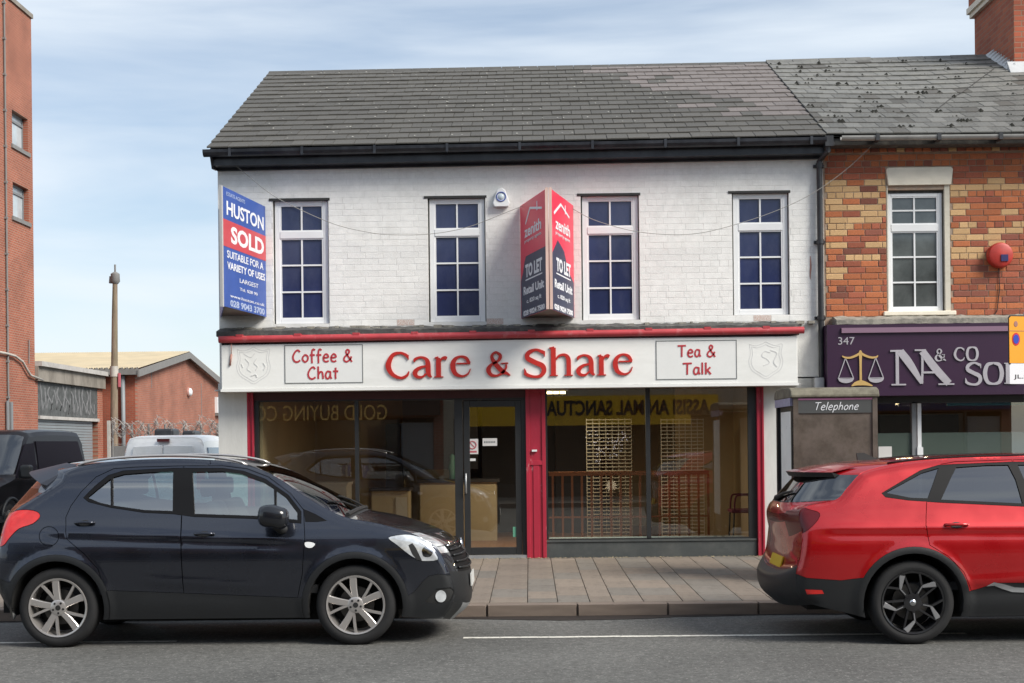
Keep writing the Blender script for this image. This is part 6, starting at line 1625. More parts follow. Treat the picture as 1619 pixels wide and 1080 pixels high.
# black van: tail further away and to the right
tail = Vector((PY(131, 690, 31.0)[0] + .14, 31.0, 0)); head = Vector((PY(-8, 690, 26.4)[0], 26.4, 0))
dirv = (head - tail).normalized(); Wv = 1.95; Lv = 4.75
side_n = Vector((-dirv.y, dirv.x, 0))
if side_n.x < 0: side_n = -side_n
cpos = tail + dirv * (Lv / 2) - side_n * (Wv / 2)
van('parked_van', 'black panel van with dark side windows parked nose towards the road at the left edge', Wv, 2.14, Lv, 'van_black', tuple(cpos), math.atan2(dirv.y, dirv.x), True)
# white van: seen from behind
cx = (PY(190, 700, 28.6)[0] + PY(322, 700, 28.6)[0]) / 2
van('parked_van', 'white panel van seen from behind, beside the left wall of the white shop', 1.86, 1.99, 4.6, 'van_white', (cx, 28.6 + 2.3, 0), math.pi / 2, False)
# ================================================================== CARS
class Car:
    """Body shell as a measured side surface (half width y = F(x, z)) joined to a crosswise loft through the centre line."""
    def __init__(s, cfg):
        s.c = cfg; s.W = cfg['W']; s.yn = cfg['yn']; s.yc = s.yn + s.W
        s.x0 = cfg['x0']
        s.arches = []
        for (px, py, R_) in cfg['wheels']:
            x, z = PY(px, py, s.yn + .03); s.arches.append((x, cfg['tyre'], cfg['arch']))
        s.xr, s.xf = cfg['xr'], cfg['xf']           # rear, front extent at the centre line (world x)
        # outer edge and centre line of the loft, equal parameter
        s.O = []; s.C = []
        for (cp, op) in cfg['pairs']:
            s.C.append(PY(cp[0], cp[1], s.yc)); s.O.append(s.unproj(op[0], op[1]))
        K = 7
        s.Od = [tuple(p) for p in smooth_line(s.O, K)]; s.Cd = [tuple(p) for p in smooth_line(s.C, K)]
        s.K = K
        s.Oa = np.array(s.Od)
    def Wz(s, z):
        return np.interp(z, [x[0] for x in s.c['wz']], [x[1] for x in s.c['wz']]) * s.W
    def F0(s, x, z):
        x = np.asarray(x, float); z = np.asarray(z, float)
        zz = [p[0] for p in s.c['wz']]; ww = [p[1] for p in s.c['wz']]
        # smooth interpolation of the width table
        w = sum(np.interp(z + o, zz, ww) for o in (-.06, -.04, -.02, 0, .02, .04, .06)) / 7 * s.W
        tf = np.clip((x - (s.xf - .95)) / .95, 0, 1.05); tr = np.clip(((s.xr + .85) - x) / .85, 0, 1.05)
        w = w * (1 - s.c['nf'] * tf ** 2.6 - s.c['nr'] * tr ** 2.8)
        for (ax, az, ar) in s.arches:
            r = np.hypot(x - ax, z - az); g = np.clip(1 - np.abs(r - (ar + .02)) / .10, 0, 1); w = w + .018 * g * g * (3 - 2 * g)
        for (xa, za, xb, zb, amp, wd) in s.c['creases']:
            t = np.clip((x - xa) / (xb - xa), 0, 1); zl = za + (zb - za) * t; e = np.clip(np.minimum(x - xa, xb - x) / .25 + 0.0, 0, 1)
            dz = z - zl
            w = w + amp * e * (np.exp(-(dz / wd) ** 2) - .9 * np.exp(-((dz + wd * 1.9) / (wd * 1.4)) ** 2))
        return w
    def unproj(s, px, py):
        Y = s.yn + .05
        for _ in range(6):
            x, z = PY(px, py, Y); Y = s.yc - float(s.F0(x, z))
        return x, z
    def dist(s, x, z):
        P_ = np.stack([x, z], -1)[:, None, :]; A = s.Oa[:-1][None]; B = s.Oa[1:][None]; AB = B - A
        t = np.clip(((P_ - A) * AB).sum(-1) / np.maximum((AB ** 2).sum(-1), 1e-12), 0, 1)
        return np.sqrt((((A + AB * t[..., None]) - P_) ** 2).sum(-1)).min(1)
    def F(s, x, z):
        x = np.atleast_1d(np.asarray(x, float)); z = np.atleast_1d(np.asarray(z, float)); w = s.F0(x, z)
        d = s.dist(x, z); r = s.c.get('fillet', .07)
        q = np.clip(1 - d / r, 0, 1); return w - r * .62 * (1 - np.sqrt(np.clip(1 - q * q, 0, 1)))

def poly_in(poly, P_):
    x, z = P_[:, 0], P_[:, 1]; ins = np.zeros(len(P_), bool); n = len(poly); j = n - 1
    for i in range(n):
        xi, zi = poly[i]; xj, zj = poly[j]
        c = ((zi > z) != (zj > z)); 
        with np.errstate(divide='ignore', invalid='ignore'):
            ins ^= c & (x < (xj - xi) * (z - zi) / (zj - zi + 1e-15) + xi)
        j = i
    return ins

def set_mesh(name, V, Fc, m, parent, N=None, base=None):
    me = bpy.data.meshes.new(name)
    b = BASE.get(parent.name, Vector((0, 0, 0)))
    me.from_pydata([(v[0] - b.x, v[1] - b.y, v[2] - b.z) for v in V], [], Fc)
    me.materials.append(M[m] if isinstance(m, str) else m)
    me.polygons.foreach_set('use_smooth', [True] * len(me.polygons)); me.update()
    if N is not None: me.normals_split_custom_set_from_vertices([tuple(n) for n in N])
    o = bpy.data.objects.new(name, me); link(o, parent); return o

def build_car(cfg):
    s = Car(cfg); ox = s.x0
    car = thing('parked_car', cfg['label'], 'car', (ox, s.yc, 0), 'cars parked along the kerb')
    PARTS = {}
    def regpoly(pts, sm=0, closed=True):
        P_ = [s.unproj(a, b) for a, b in pts]
        return [tuple(p) for p in smooth_line(P_, sm, True)] if sm else P_
    # outline with wheel arches
    zb = cfg['zb']; bot = []
    fo, ro = s.Od[-1], s.Od[0]
    arc_pts = []
    for (ax, az, ar) in sorted(s.arches, key=lambda a: -a[0]):
        dz = zb - az; half = math.sqrt(max(ar * ar - dz * dz, 1e-6)); a0 = math.atan2(dz, half); a1 = math.pi - a0
        arc_pts.append([(ax + ar * math.cos(lerp(a0, a1, k / 22)), az + ar * math.sin(lerp(a0, a1, k / 22))) for k in range(23)])
    bot = arc_pts[0] + arc_pts[1]
    outline = list(s.Od) + bot
    regs = []     # (part name, material, polygon, gap, parent name)
    for r in cfg['regions']:
        if r[0] == 'ARCH':
            for (ax, az, ar) in s.arches:
                regs.append(('cladding', 'cladding', [(ax + (ar + .055) * math.cos(t * math.pi / 24), az + (ar + .055) * math.sin(t * math.pi / 24)) for t in range(48)], .0, {}))
            continue
        nm, mt, pts, sm_, gap = r[:5]; ex = r[5] if len(r) > 5 else {}
        regs.append((nm, mt, regpoly(pts, sm_), gap, ex))
    # CDT input
    pts = []; edges = []
    def addloop(loop):
        n0 = len(pts); k = len(loop)
        for a, b in loop: pts.append(Vector((a, b)))
        for i in range(k): edges.append((n0 + i, n0 + (i + 1) % k))
    def dens(loop, st=.035):
        res = []
        for i in range(len(loop)):
            a, b = loop[i], loop[(i + 1) % len(loop)]; L_ = math.hypot(b[0] - a[0], b[1] - a[1]); k = max(1, int(L_ / st))
            res += [(lerp(a[0], b[0], j / k), lerp(a[1], b[1], j / k)) for j in range(k)]
        return res
    od = dens(outline, .05); addloop(od)
    for r in regs: addloop(dens(r[2], .05))
    segA = np.array([pts[e[0]][:] for e in edges]); segB = np.array([pts[e[1]][:] for e in edges])
    xs = np.arange(min(p[0] for p in outline), max(p[0] for p in outline), .034); zs = np.arange(zb, max(p[1] for p in outline), .030)
    G = np.array([(x + (.017 if j % 2 else 0), z) for j, z in enumerate(zs) for x in xs])
    # extra rows hugging the loft edge
    ex_ = []
    for i in range(1, len(s.Od) - 1):
        t = np.array(s.Od[i + 1]) - np.array(s.Od[i - 1]); t /= (np.linalg.norm(t) + 1e-9); nrm = np.array((t[1], -t[0]))
        for dd in (.009, .02, .036, .056): ex_.append(np.array(s.Od[i]) + nrm * dd)
    G = np.vstack([G, np.array(ex_)])
    G = G[poly_in(outline, G)]
    keep = []
    for i in range(0, len(G), 600):
        P_ = G[i:i + 600, None, :]; AB = (segB - segA)[None]; t = np.clip(((P_ - segA[None]) * AB).sum(-1) / np.maximum((AB ** 2).sum(-1), 1e-12), 0, 1)
        keep.append(np.sqrt((((segA[None] + AB * t[..., None]) - P_) ** 2).sum(-1)).min(1) > .007)
    G = G[np.concatenate(keep)]
    for g in G: pts.append(Vector(g))
    vo, eo, fo_, *_ = delaunay_2d_cdt(pts, edges, [], 0, 1e-5)
    V2 = np.array([v[:] for v in vo]); T = np.array([f for f in fo_ if len(f) == 3])
    cen = V2[T].mean(1); T = T[poly_in(outline, cen)]; cen = V2[T].mean(1)
    area = np.abs((V2[T[:, 1], 0] - V2[T[:, 0], 0]) * (V2[T[:, 2], 1] - V2[T[:, 0], 1]) - (V2[T[:, 2], 0] - V2[T[:, 0], 0]) * (V2[T[:, 1], 1] - V2[T[:, 0], 1]))
    ok = area > 1e-9; T = T[ok]; cen = cen[ok]
    reg = np.full(len(T), -1)
    for k in range(len(regs) - 1, -1, -1):
        reg[poly_in(regs[k][2], cen)] = k
    Y = s.F(V2[:, 0], V2[:, 1]); h = .004
    Fx = (s.F(V2[:, 0] + h, V2[:, 1]) - s.F(V2[:, 0] - h, V2[:, 1])) / (2 * h); Fz = (s.F(V2[:, 0], V2[:, 1] + h) - s.F(V2[:, 0], V2[:, 1] - h)) / (2 * h)
    Fx = np.clip(Fx, -6, 6); Fz = np.clip(Fz, -6, 6)
    onO = s.dist(V2[:, 0], V2[:, 1]) < .004
    glassk = [k for k, r in enumerate(regs) if 'glass' in r[1]]
    def emit(name, mt, tri, gap, par, side, inset=0.0, thick=.016, proud=0.0):
        """side -1 = near (towards the camera), +1 = far"""
        ids = np.unique(tri); mp_ = {int(a): i for i, a in enumerate(ids)}
        cnt = {}
        for t in tri:
            for i in range(3):
                e = (int(t[i]), int(t[(i + 1) % 3])); cnt[e] = cnt.get(e, 0) + 1
        bnd = [e for e in cnt if (e[1], e[0]) not in cnt]
        P2 = {int(i): V2[i].copy() for i in ids}
        if gap > 0:
            acc = {}
            for a, b in bnd:
                t = V2[b] - V2[a]; L_ = np.linalg.norm(t) + 1e-12; n = np.array((-t[1], t[0])) / L_
                # triangles are counter-clockwise in (x, z): interior lies to the left
                acc.setdefault(a, np.zeros(2)); acc.setdefault(b, np.zeros(2)); acc[a] += n; acc[b] += n
            for i, n in acc.items():
                if onO[i]: continue
                L_ = np.linalg.norm(n)
                if L_ > 1e-6: P2[i] = P2[i] + n / L_ * gap
        V = []; N = []
        for i in ids:
            x, z = P2[int(i)]; y = Y[i] - inset + proud; V.append((x, s.yc + side * y, z)); n = np.array((-Fx[i], 1.0, -Fz[i])); n /= np.linalg.norm(n); N.append((n[0], side * n[1], n[2]))
        Fc = [tuple(mp_[int(q)] for q in (t if side > 0 else t[::-1])) for t in tri]
        # orientation: for the far side (+y) the outside normal is +y
        Fc = [f[::-1] for f in Fc]
        nb = len(V); bi = {}
        if thick > 0:
            for a, b in bnd:
                for q in (a, b):
                    if q not in bi:
                        bi[q] = (len(V), len(V) + 1); x, z = P2[q]; y = Y[q] - inset + proud
                        acc_n = (0, -side, 0)
                        V.append((x, s.yc + side * y, z)); V.append((x, s.yc + side * (y - thick), z)); N.append((0, side * .3, 0)); N.append((0, side * .3, 0))
            for a, b in bnd:
                t = V2[b] - V2[a]; n = np.array((t[1], -t[0])); n /= np.linalg.norm(n) + 1e-12
                for q in (a, b):
                    for w in bi[q]: N[w] = (n[0], side * .2, n[1])
                f = (bi[a][0], bi[b][0], bi[b][1], bi[a][1]); Fc.append(f if side > 0 else f[::-1])
        return set_mesh(name, V, Fc, mt, par, N)
    # make all triangles counter-clockwise in (x, z)
    A, B, C_ = V2[T[:, 0]], V2[T[:, 1]], V2[T[:, 2]]
    cr_ = (B[:, 0] - A[:, 0]) * (C_[:, 1] - A[:, 1]) - (C_[:, 0] - A[:, 0]) * (B[:, 1] - A[:, 1])
    T[cr_ < 0] = T[cr_ < 0][:, ::-1]
    for side in (-1, 1):
        made = {}
        rest = T[reg == -1]
        split = cfg['body_split']
        cr2 = V2[rest].mean(1)[:, 0]
        for nm, sel in (('rear_quarter', cr2 < split), ('front_wing', cr2 >= split)):
            if sel.any(): made[nm] = emit(nm, cfg['paint'], rest[sel], .0025, car, side)
        order = sorted(range(len(regs)), key=lambda k: 0 if 'door' in regs[k][0] and 'handle' not in regs[k][0] else 1)
        for k in order:
            nm, mt, poly, gap, ex = regs[k]; tri = T[reg == k]
            if len(tri) == 0: continue
            par = car
            if nm in ('window', 'window_trim'):
                cx_ = V2[tri].mean(); par = car
            o = emit(nm, mt, tri, gap, par, side, inset=ex.get('inset', 0), thick=ex.get('thick', .016), proud=ex.get('proud', 0))
        inner = T[~np.isin(reg, glassk)]
        emit('inner_panel', 'underbody', inner, 0, car, side, inset=.022, thick=0)
    # ---- crosswise loft
    n = len(s.Od); NV = 13; vs_ = np.concatenate([-np.linspace(1, 0, NV)[:-1], np.linspace(0, 1, NV)])
    vs_ = np.sign(vs_) * (1 - (1 - np.abs(vs_)) ** 1.35)
    Oa, Ca = np.array(s.Od), np.array(s.Cd); yO = s.F(Oa[:, 0], Oa[:, 1]); m_ = len(vs_)
    pw = np.interp(np.linspace(0, len(s.O) - 1, n), range(len(cfg['pw'])), cfg['pw'])
    G3 = np.zeros((n, m_, 3))
    for j, v in enumerate(vs_):
        f = np.abs(v) ** pw
        G3[:, j, 0] = Ca[:, 0] + (Oa[:, 0] - Ca[:, 0]) * f; G3[:, j, 2] = Ca[:, 1] + (Oa[:, 1] - Ca[:, 1]) * f; G3[:, j, 1] = s.yc + v * yO
    du = np.gradient(G3, axis=0); dv = np.gradient(G3, axis=1); Nn = np.cross(du, dv); Nn /= np.linalg.norm(Nn, axis=2, keepdims=True) + 1e-12
    # loft runs rear-bottom -> over the roof -> front-bottom; outward is away from the body centre
    cc = np.array((Ca[:, 0].mean(), s.yc, .8))
    flip = ((G3[n // 2, m_ // 2] - cc) * Nn[n // 2, m_ // 2]).sum() < 0
    if flip: Nn = -Nn
    tpar = np.linspace(0, len(s.O) - 1, n); cells = {}
    for i in range(n - 1):
        tm = (tpar[i] + tpar[i + 1]) / 2
        for j in range(m_ - 1):
            vm = abs(vs_[j] + vs_[j + 1]) / 2; nm, mt = cfg['loft'](tm, vm)
            cells.setdefault((nm, mt), []).append((i, j))
    loftobj = {}
    jobs = []
    for key_, cl_ in cells.items():
        if min(abs(vs_[j] + vs_[j + 1]) / 2 for i, j in cl_) > .25:
            jobs += [(key_, [c_ for c_ in cl_ if c_[1] < m_ // 2]), (key_, [c_ for c_ in cl_ if c_[1] >= m_ // 2])]
        else: jobs.append((key_, cl_))
    for (nm, mt), cl_ in jobs:
        idx = {}; V = []; N = []; Fc = []
        def gi(i, j):
            if (i, j) not in idx: idx[(i, j)] = len(V); V.append(tuple(G3[i, j])); N.append(tuple(Nn[i, j]))
            return idx[(i, j)]
        for i, j in cl_:
            f = (gi(i, j), gi(i + 1, j), gi(i + 1, j + 1), gi(i, j + 1)); Fc.append(f[::-1] if flip else f)
        # skirt so that each panel reads with a shut line
        loftobj[nm] = set_mesh(nm, V, Fc, mt, car, N)
    s.G3, s.Nn, s.vs, s.tpar = G3, Nn, vs_, tpar
    def lp(t, v, off=0.0):
        i = t / (len(s.O) - 1) * (n - 1); i0 = min(int(i), n - 2); fi = i - i0; j = np.interp(v, vs_, range(m_)); j0 = min(int(j), m_ - 2); fj = j - j0
        g = lambda A_: (A_[i0, j0] * (1 - fi) * (1 - fj) + A_[i0 + 1, j0] * fi * (1 - fj) + A_[i0, j0 + 1] * (1 - fi) * fj + A_[i0 + 1, j0 + 1] * fi * fj)
        return tuple(g(G3) + g(Nn) * off)
    s.lp = lp
    # dark shut lines where loft panels meet
    for t0, w_ in cfg['seams']:
        mb = MB(); vv = np.linspace(-.97, .97, 25); a = [lp(t0 - w_, v, .0012) for v in vv]; b = [lp(t0 + w_, v, .0012) for v in vv]
        mb.add(a + b, [(i, i + 1, 25 + i + 1, 25 + i) for i in range(24)]); mb.build('shut_line', 'black', car)
    # ---- underbody, wheel housings
    mb = MB(); xa, xb = s.arches[0][0], s.arches[1][0]; xa, xb = min(xa, xb), max(xa, xb)
    mb.box(xa - .35, s.yc - s.W + .30, .20, xb + .35, s.yc + s.W - .30, .62); mb.box(xa + .42, s.yc - s.W + .09, zb + .005, xb - .42, s.yc + s.W - .09, .45)
    mb.box(s.xr + .30, s.yc - .62, zb + .04, s.xf - .30, s.yc + .62, .5)
    mb.build('underbody', 'underbody', car)
    for (ax, az, ar) in s.arches:
        for sd in (-1, 1):
            mb = MB(); k = 24; a = [(ax + (ar + .004) * math.cos(math.pi * (1.12 * t / k - .06)), az + (ar + .004) * math.sin(math.pi * (1.12 * t / k - .06))) for t in range(k + 1)]
            y0_, y1_ = s.yc + sd * (s.W - .025), s.yc + sd * (s.W - .36)
            mb.add([(p[0], y0_, p[1]) for p in a] + [(p[0], y1_, p[1]) for p in a], [(i, i + 1, k + 2 + i, k + 1 + i) for i in range(k)])
            mb.add([(p[0], y1_, p[1]) for p in a], [tuple(range(k + 1))])
            mb.build('wheel_housing', 'underbody', car)
    # ---- wheels
    R_ = cfg['tyre']; rr = cfg['rim']
    for (ax, az, ar) in s.arches:
        for sd in (-1, 1):
            yo = s.yc + sd * (s.W - .028); ax_ = (0, sd, 0); c = (ax, yo, R_)
            tp = [(rr - .005, -.03), (rr + .008, -.008), (rr + .03, .0), (R_ - .05, .0), (R_ - .022, -.008), (R_ - .006, -.026), (R_, -.05), (R_, -.10)]
            tw_ = cfg.get('tw', .215); prof = tp + [(R_, -tw_ + .05), (R_ - .006, -tw_ + .026), (R_ - .03, -tw_), (rr + .02, -tw_), (rr - .005, -tw_ + .03)]
            mb = MB(); mb.lathe(prof, c, ax_, 56); wo = mb.build('wheel', 'rubber', car, smooth=True, angle=35)
            mb = MB(); mb.lathe([(rr + .006, -.010), (rr + .002, -.002), (rr - .012, -.006), (rr - .018, -.05), (rr - .03, -.17), (rr - .01, -.18)], c, ax_, 48)
            rim = mb.build('rim', cfg['rimmat'], wo, smooth=True, angle=35)
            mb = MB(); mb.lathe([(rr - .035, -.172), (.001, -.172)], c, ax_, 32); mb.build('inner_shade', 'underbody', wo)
            mb = MB(); mb.lathe([(.155, -.115), (.155, -.095), (.07, -.093), (.07, -.06), (.001, -.06)], c, ax_, 32); mb.build('brake_disc', 'disc', wo, smooth=True, angle=40)
            cfg['spokes'](s, c, sd, rr, wo, rim)
    # ---- cabin
    fx_ = lambda d: s.x0 + d
    mb = MB(); mb.box(s.arches[0][0] if s.arches[0][0] < s.arches[1][0] else s.arches[1][0], s.yc - s.W + .14, .45, max(s.arches[0][0], s.arches[1][0]) - .35, s.yc + s.W - .14, .52); mb.build('cabin_floor', 'seat', car)
    dirx = 1
    for sx_ in cfg['seats_x']:
        for sd in (-.38, .38):
            st = MB(); st.box(sx_ - .28, s.yc + sd - .24, .62, sx_ + .26, s.yc + sd + .24, .78); st.hexa([(sx_ - .34, s.yc + sd - .23, .70), (sx_ - .18, s.yc + sd - .23, .70), (sx_ - .18, s.yc + sd + .23, .70), (sx_ - .34, s.yc + sd + .23, .70)],
                [(sx_ - .50, s.yc + sd - .20, 1.26), (sx_ - .40, s.yc + sd - .20, 1.26), (sx_ - .40, s.yc + sd + .20, 1.26), (sx_ - .50, s.yc + sd + .20, 1.26)])
            o = st.build('seat', 'seat', car); bevel_edges(o, .04, 3)
            hd = MB(); hd.box(sx_ - .56, s.yc + sd - .12, 1.30, sx_ - .46, s.yc + sd + .12, 1.46); o = hd.build('headrest', 'seat', car); bevel_edges(o, .035, 3)
    sx_ = cfg['seats_x'][0]
    mb = MB(); mb.tube([(sx_ + .42 + .06 * math.sin(t * math.pi / 10) * -1, s.yc - .38 + .18 * math.cos(t * math.pi / 10), 1.02 + .18 * math.sin(t * math.pi / 10)) for t in range(20)], .015, 6, closed=True); mb.tube([(sx_ + .42, s.yc - .38, 1.02), (sx_ + .7, s.yc - .38, .95)], .03, 6); mb.build('steering_wheel', 'seat', car, smooth=True)
    mb = MB(); mb.box(sx_ + .55, s.yc - .66, .60, sx_ + .92, s.yc + .66, 1.02); o = mb.build('dashboard', 'seat', car); bevel_edges(o, .06, 3)
    s.obj = car; s.loftobj = loftobj
    return s

def spoke_bar(mb, c, sd, a0, r0, a1, r1, w0, w1, d0, d1, th=.03, bow=0.0):
    """tapered spoke between polar points, outer face at depth d0..d1 behind the rim face"""
    N_ = 5; L_ = []; R2 = []
    p0 = np.array((r0 * math.cos(a0), r0 * math.sin(a0))); p1 = np.array((r1 * math.cos(a1), r1 * math.sin(a1))); t = p1 - p0; t /= np.linalg.norm(t); nn = np.array((-t[1], t[0]))
    V = []
    for k in range(N_):
        f = k / (N_ - 1); p = p0 + (p1 - p0) * f + nn * bow * math.sin(math.pi * f); w = lerp(w0, w1, f) / 2; d = lerp(d0, d1, f)
        for q, dd in ((p + nn * w * .8, d), (p + nn * w, d - .006), (p + nn * w, d - th), (p - nn * w, d - th), (p - nn * w, d - .006), (p - nn * w * .8, d)):
            V.append((c[0] + q[0], c[1] + sd * dd, c[2] + q[1]))
    F_ = [(6 * k + j, 6 * (k + 1) + j, 6 * (k + 1) + (j + 1) % 6, 6 * k + (j + 1) % 6) for k in range(N_ - 1) for j in range(6)]
    mb.add(V, F_ + [tuple(range(6)), tuple(range(6 * (N_ - 1), 6 * N_))[::-1]])

def spokes_silver(s, c, sd, rr, wo, rim):
    mb = MB()
    for k in range(5):
        a = math.radians(93 + 72 * k)
        spoke_bar(mb, c, sd, a - .05, .045, a + .03, rr - .008, .052, .064, -.018, -.008, .03, .006)
        a2 = a + math.radians(34)
        spoke_bar(mb, c, sd, a2 - .42, .045, a2 - .02, rr - .008, .024, .026, -.020, -.008, .025, -.004)
    mb.lathe([(.075, -.045), (.072, -.018), (.06, -.012), (.001, -.012)], c, (0, sd, 0), 24)
    mb.build('spokes', 'alloy', wo, smooth=True, angle=30)
    mb = MB()
    for k in range(5):
        a = math.radians(57 + 72 * k); mb.lathe([(.011, -.013), (.009, -.008), (.001, -.008)], (c[0] + .047 * math.cos(a), c[1], c[2] + .047 * math.sin(a)), (0, sd, 0), 8)
    mb.lathe([(.024, -.012), (.022, -.008), (.001, -.008)], c, (0, sd, 0), 14)
    mb.build('wheel_nuts', 'black', wo, kind='stuff')

def spokes_black(s, c, sd, rr, wo, rim):
    mb = MB()
    for k in range(5):
        fc = MB()
        a = math.radians(-84 + 72 * k)
        spoke_bar(mb, c, sd, a, .05, a, rr * .62, .030, .024, -.02, -.014, .035)
        spoke_bar(mb, c, sd, a, rr * .60, a + .30, rr - .006, .020, .022, -.014, -.006, .03)
        spoke_bar(mb, c, sd, a, rr * .60, a - .34, rr - .006, .018, .030, -.014, -.006, .03)
        spoke_bar(mb, c, sd, a + .55, .06, a + .82, rr - .008, .022, .018, -.024, -.010, .03)
        spoke_bar(fc, c, sd, a - .02, rr * .60, a - .36, rr - .016, .022, .052, -.0125, -.0045, .004)
        spoke_bar(fc, c, sd, a, .09, a, rr * .60, .008, .010, -.0175, -.0125, .003); fc.build('spoke_face', 'alloy_face', wo)
    mb.lathe([(.078, -.05), (.075, -.018), (.05, -.014), (.001, -.014)], c, (0, sd, 0), 24)
    mb.build('spokes', 'alloy_dark', wo, smooth=True, angle=30)
    mb = MB(); mb.lathe([(.028, -.014), (.026, -.008), (.001, -.008)], c, (0, sd, 0), 16); mb.build('hub_cap', 'chrome', wo, smooth=True)

# ---------------------------------------------------------------- dark blue compact crossover
def loft1(t, v):
    if t < 1.4: return ('rear_bumper', 'cladding')
    if t < 2.3: return ('rear_bumper_top', 'paint_navy')
    if t < 4.7: return ('tailgate_lamp', 'lens_red') if (v > .72 and t > 2.7) else ('tailgate', 'paint_navy')
    if t < 6.6: return ('rear_window', 'car_glass_dark') if v < .90 else ('rear_pillar', 'paint_navy')
    if t < 7.6: return ('roof_edge', 'paint_navy')
    if t < 12.6: return ('roof', 'paint_navy')
    if t < 17.0: return ('windscreen', 'screen_glass') if v < .93 else ('screen_pillar', 'paint_navy')
    if t < 20.6: return ('bonnet', 'paint_navy') if not (t > 19.2 and v > .74) else ('headlight_wrap', 'lens_clear')
    if t < 22.2: return ('grille', 'car_trim') if v < .78 else ('headlight_wrap', 'lens_clear') if t < 21.2 else ('front_bumper_top', 'paint_navy')
    if t > 23.8 and v < .70: return ('skid_plate', 'galv')
    return ('front_bumper', 'cladding')
pairs1 = [((45, 966), (22, 974)), ((24, 930), (-4, 928)), ((22, 895), (-6, 895)), ((24, 860), (-3, 860)), ((28, 828), (8, 822)), ((33, 806), (25, 804)), ((38, 796), (49, 789)), ((78, 750), (91, 762)),
          ((100, 738), (103, 745)), ((135, 729.5), (150, 733)), ((210, 724), (215, 727)), ((285, 722), (290, 725.5)), ((350, 725), (350, 729)), ((405, 735), (400, 739)), ((455, 749), (440, 757)),
          ((503, 768), (478, 783)), ((539, 787), (512, 803)), ((568, 806), (545, 818)), ((633, 824), (600, 829)), ((675, 834), (645, 842)), ((706, 846), (676, 856)), ((726, 862), (694, 872)),
          ((742, 893), (708, 900)), ((746, 925), (717, 928)), ((743, 952), (716, 952)), ((722, 972), (700, 979))]
yn1 = 11.86
def xw(px, py, Y): return PY(px, py, Y)[0]
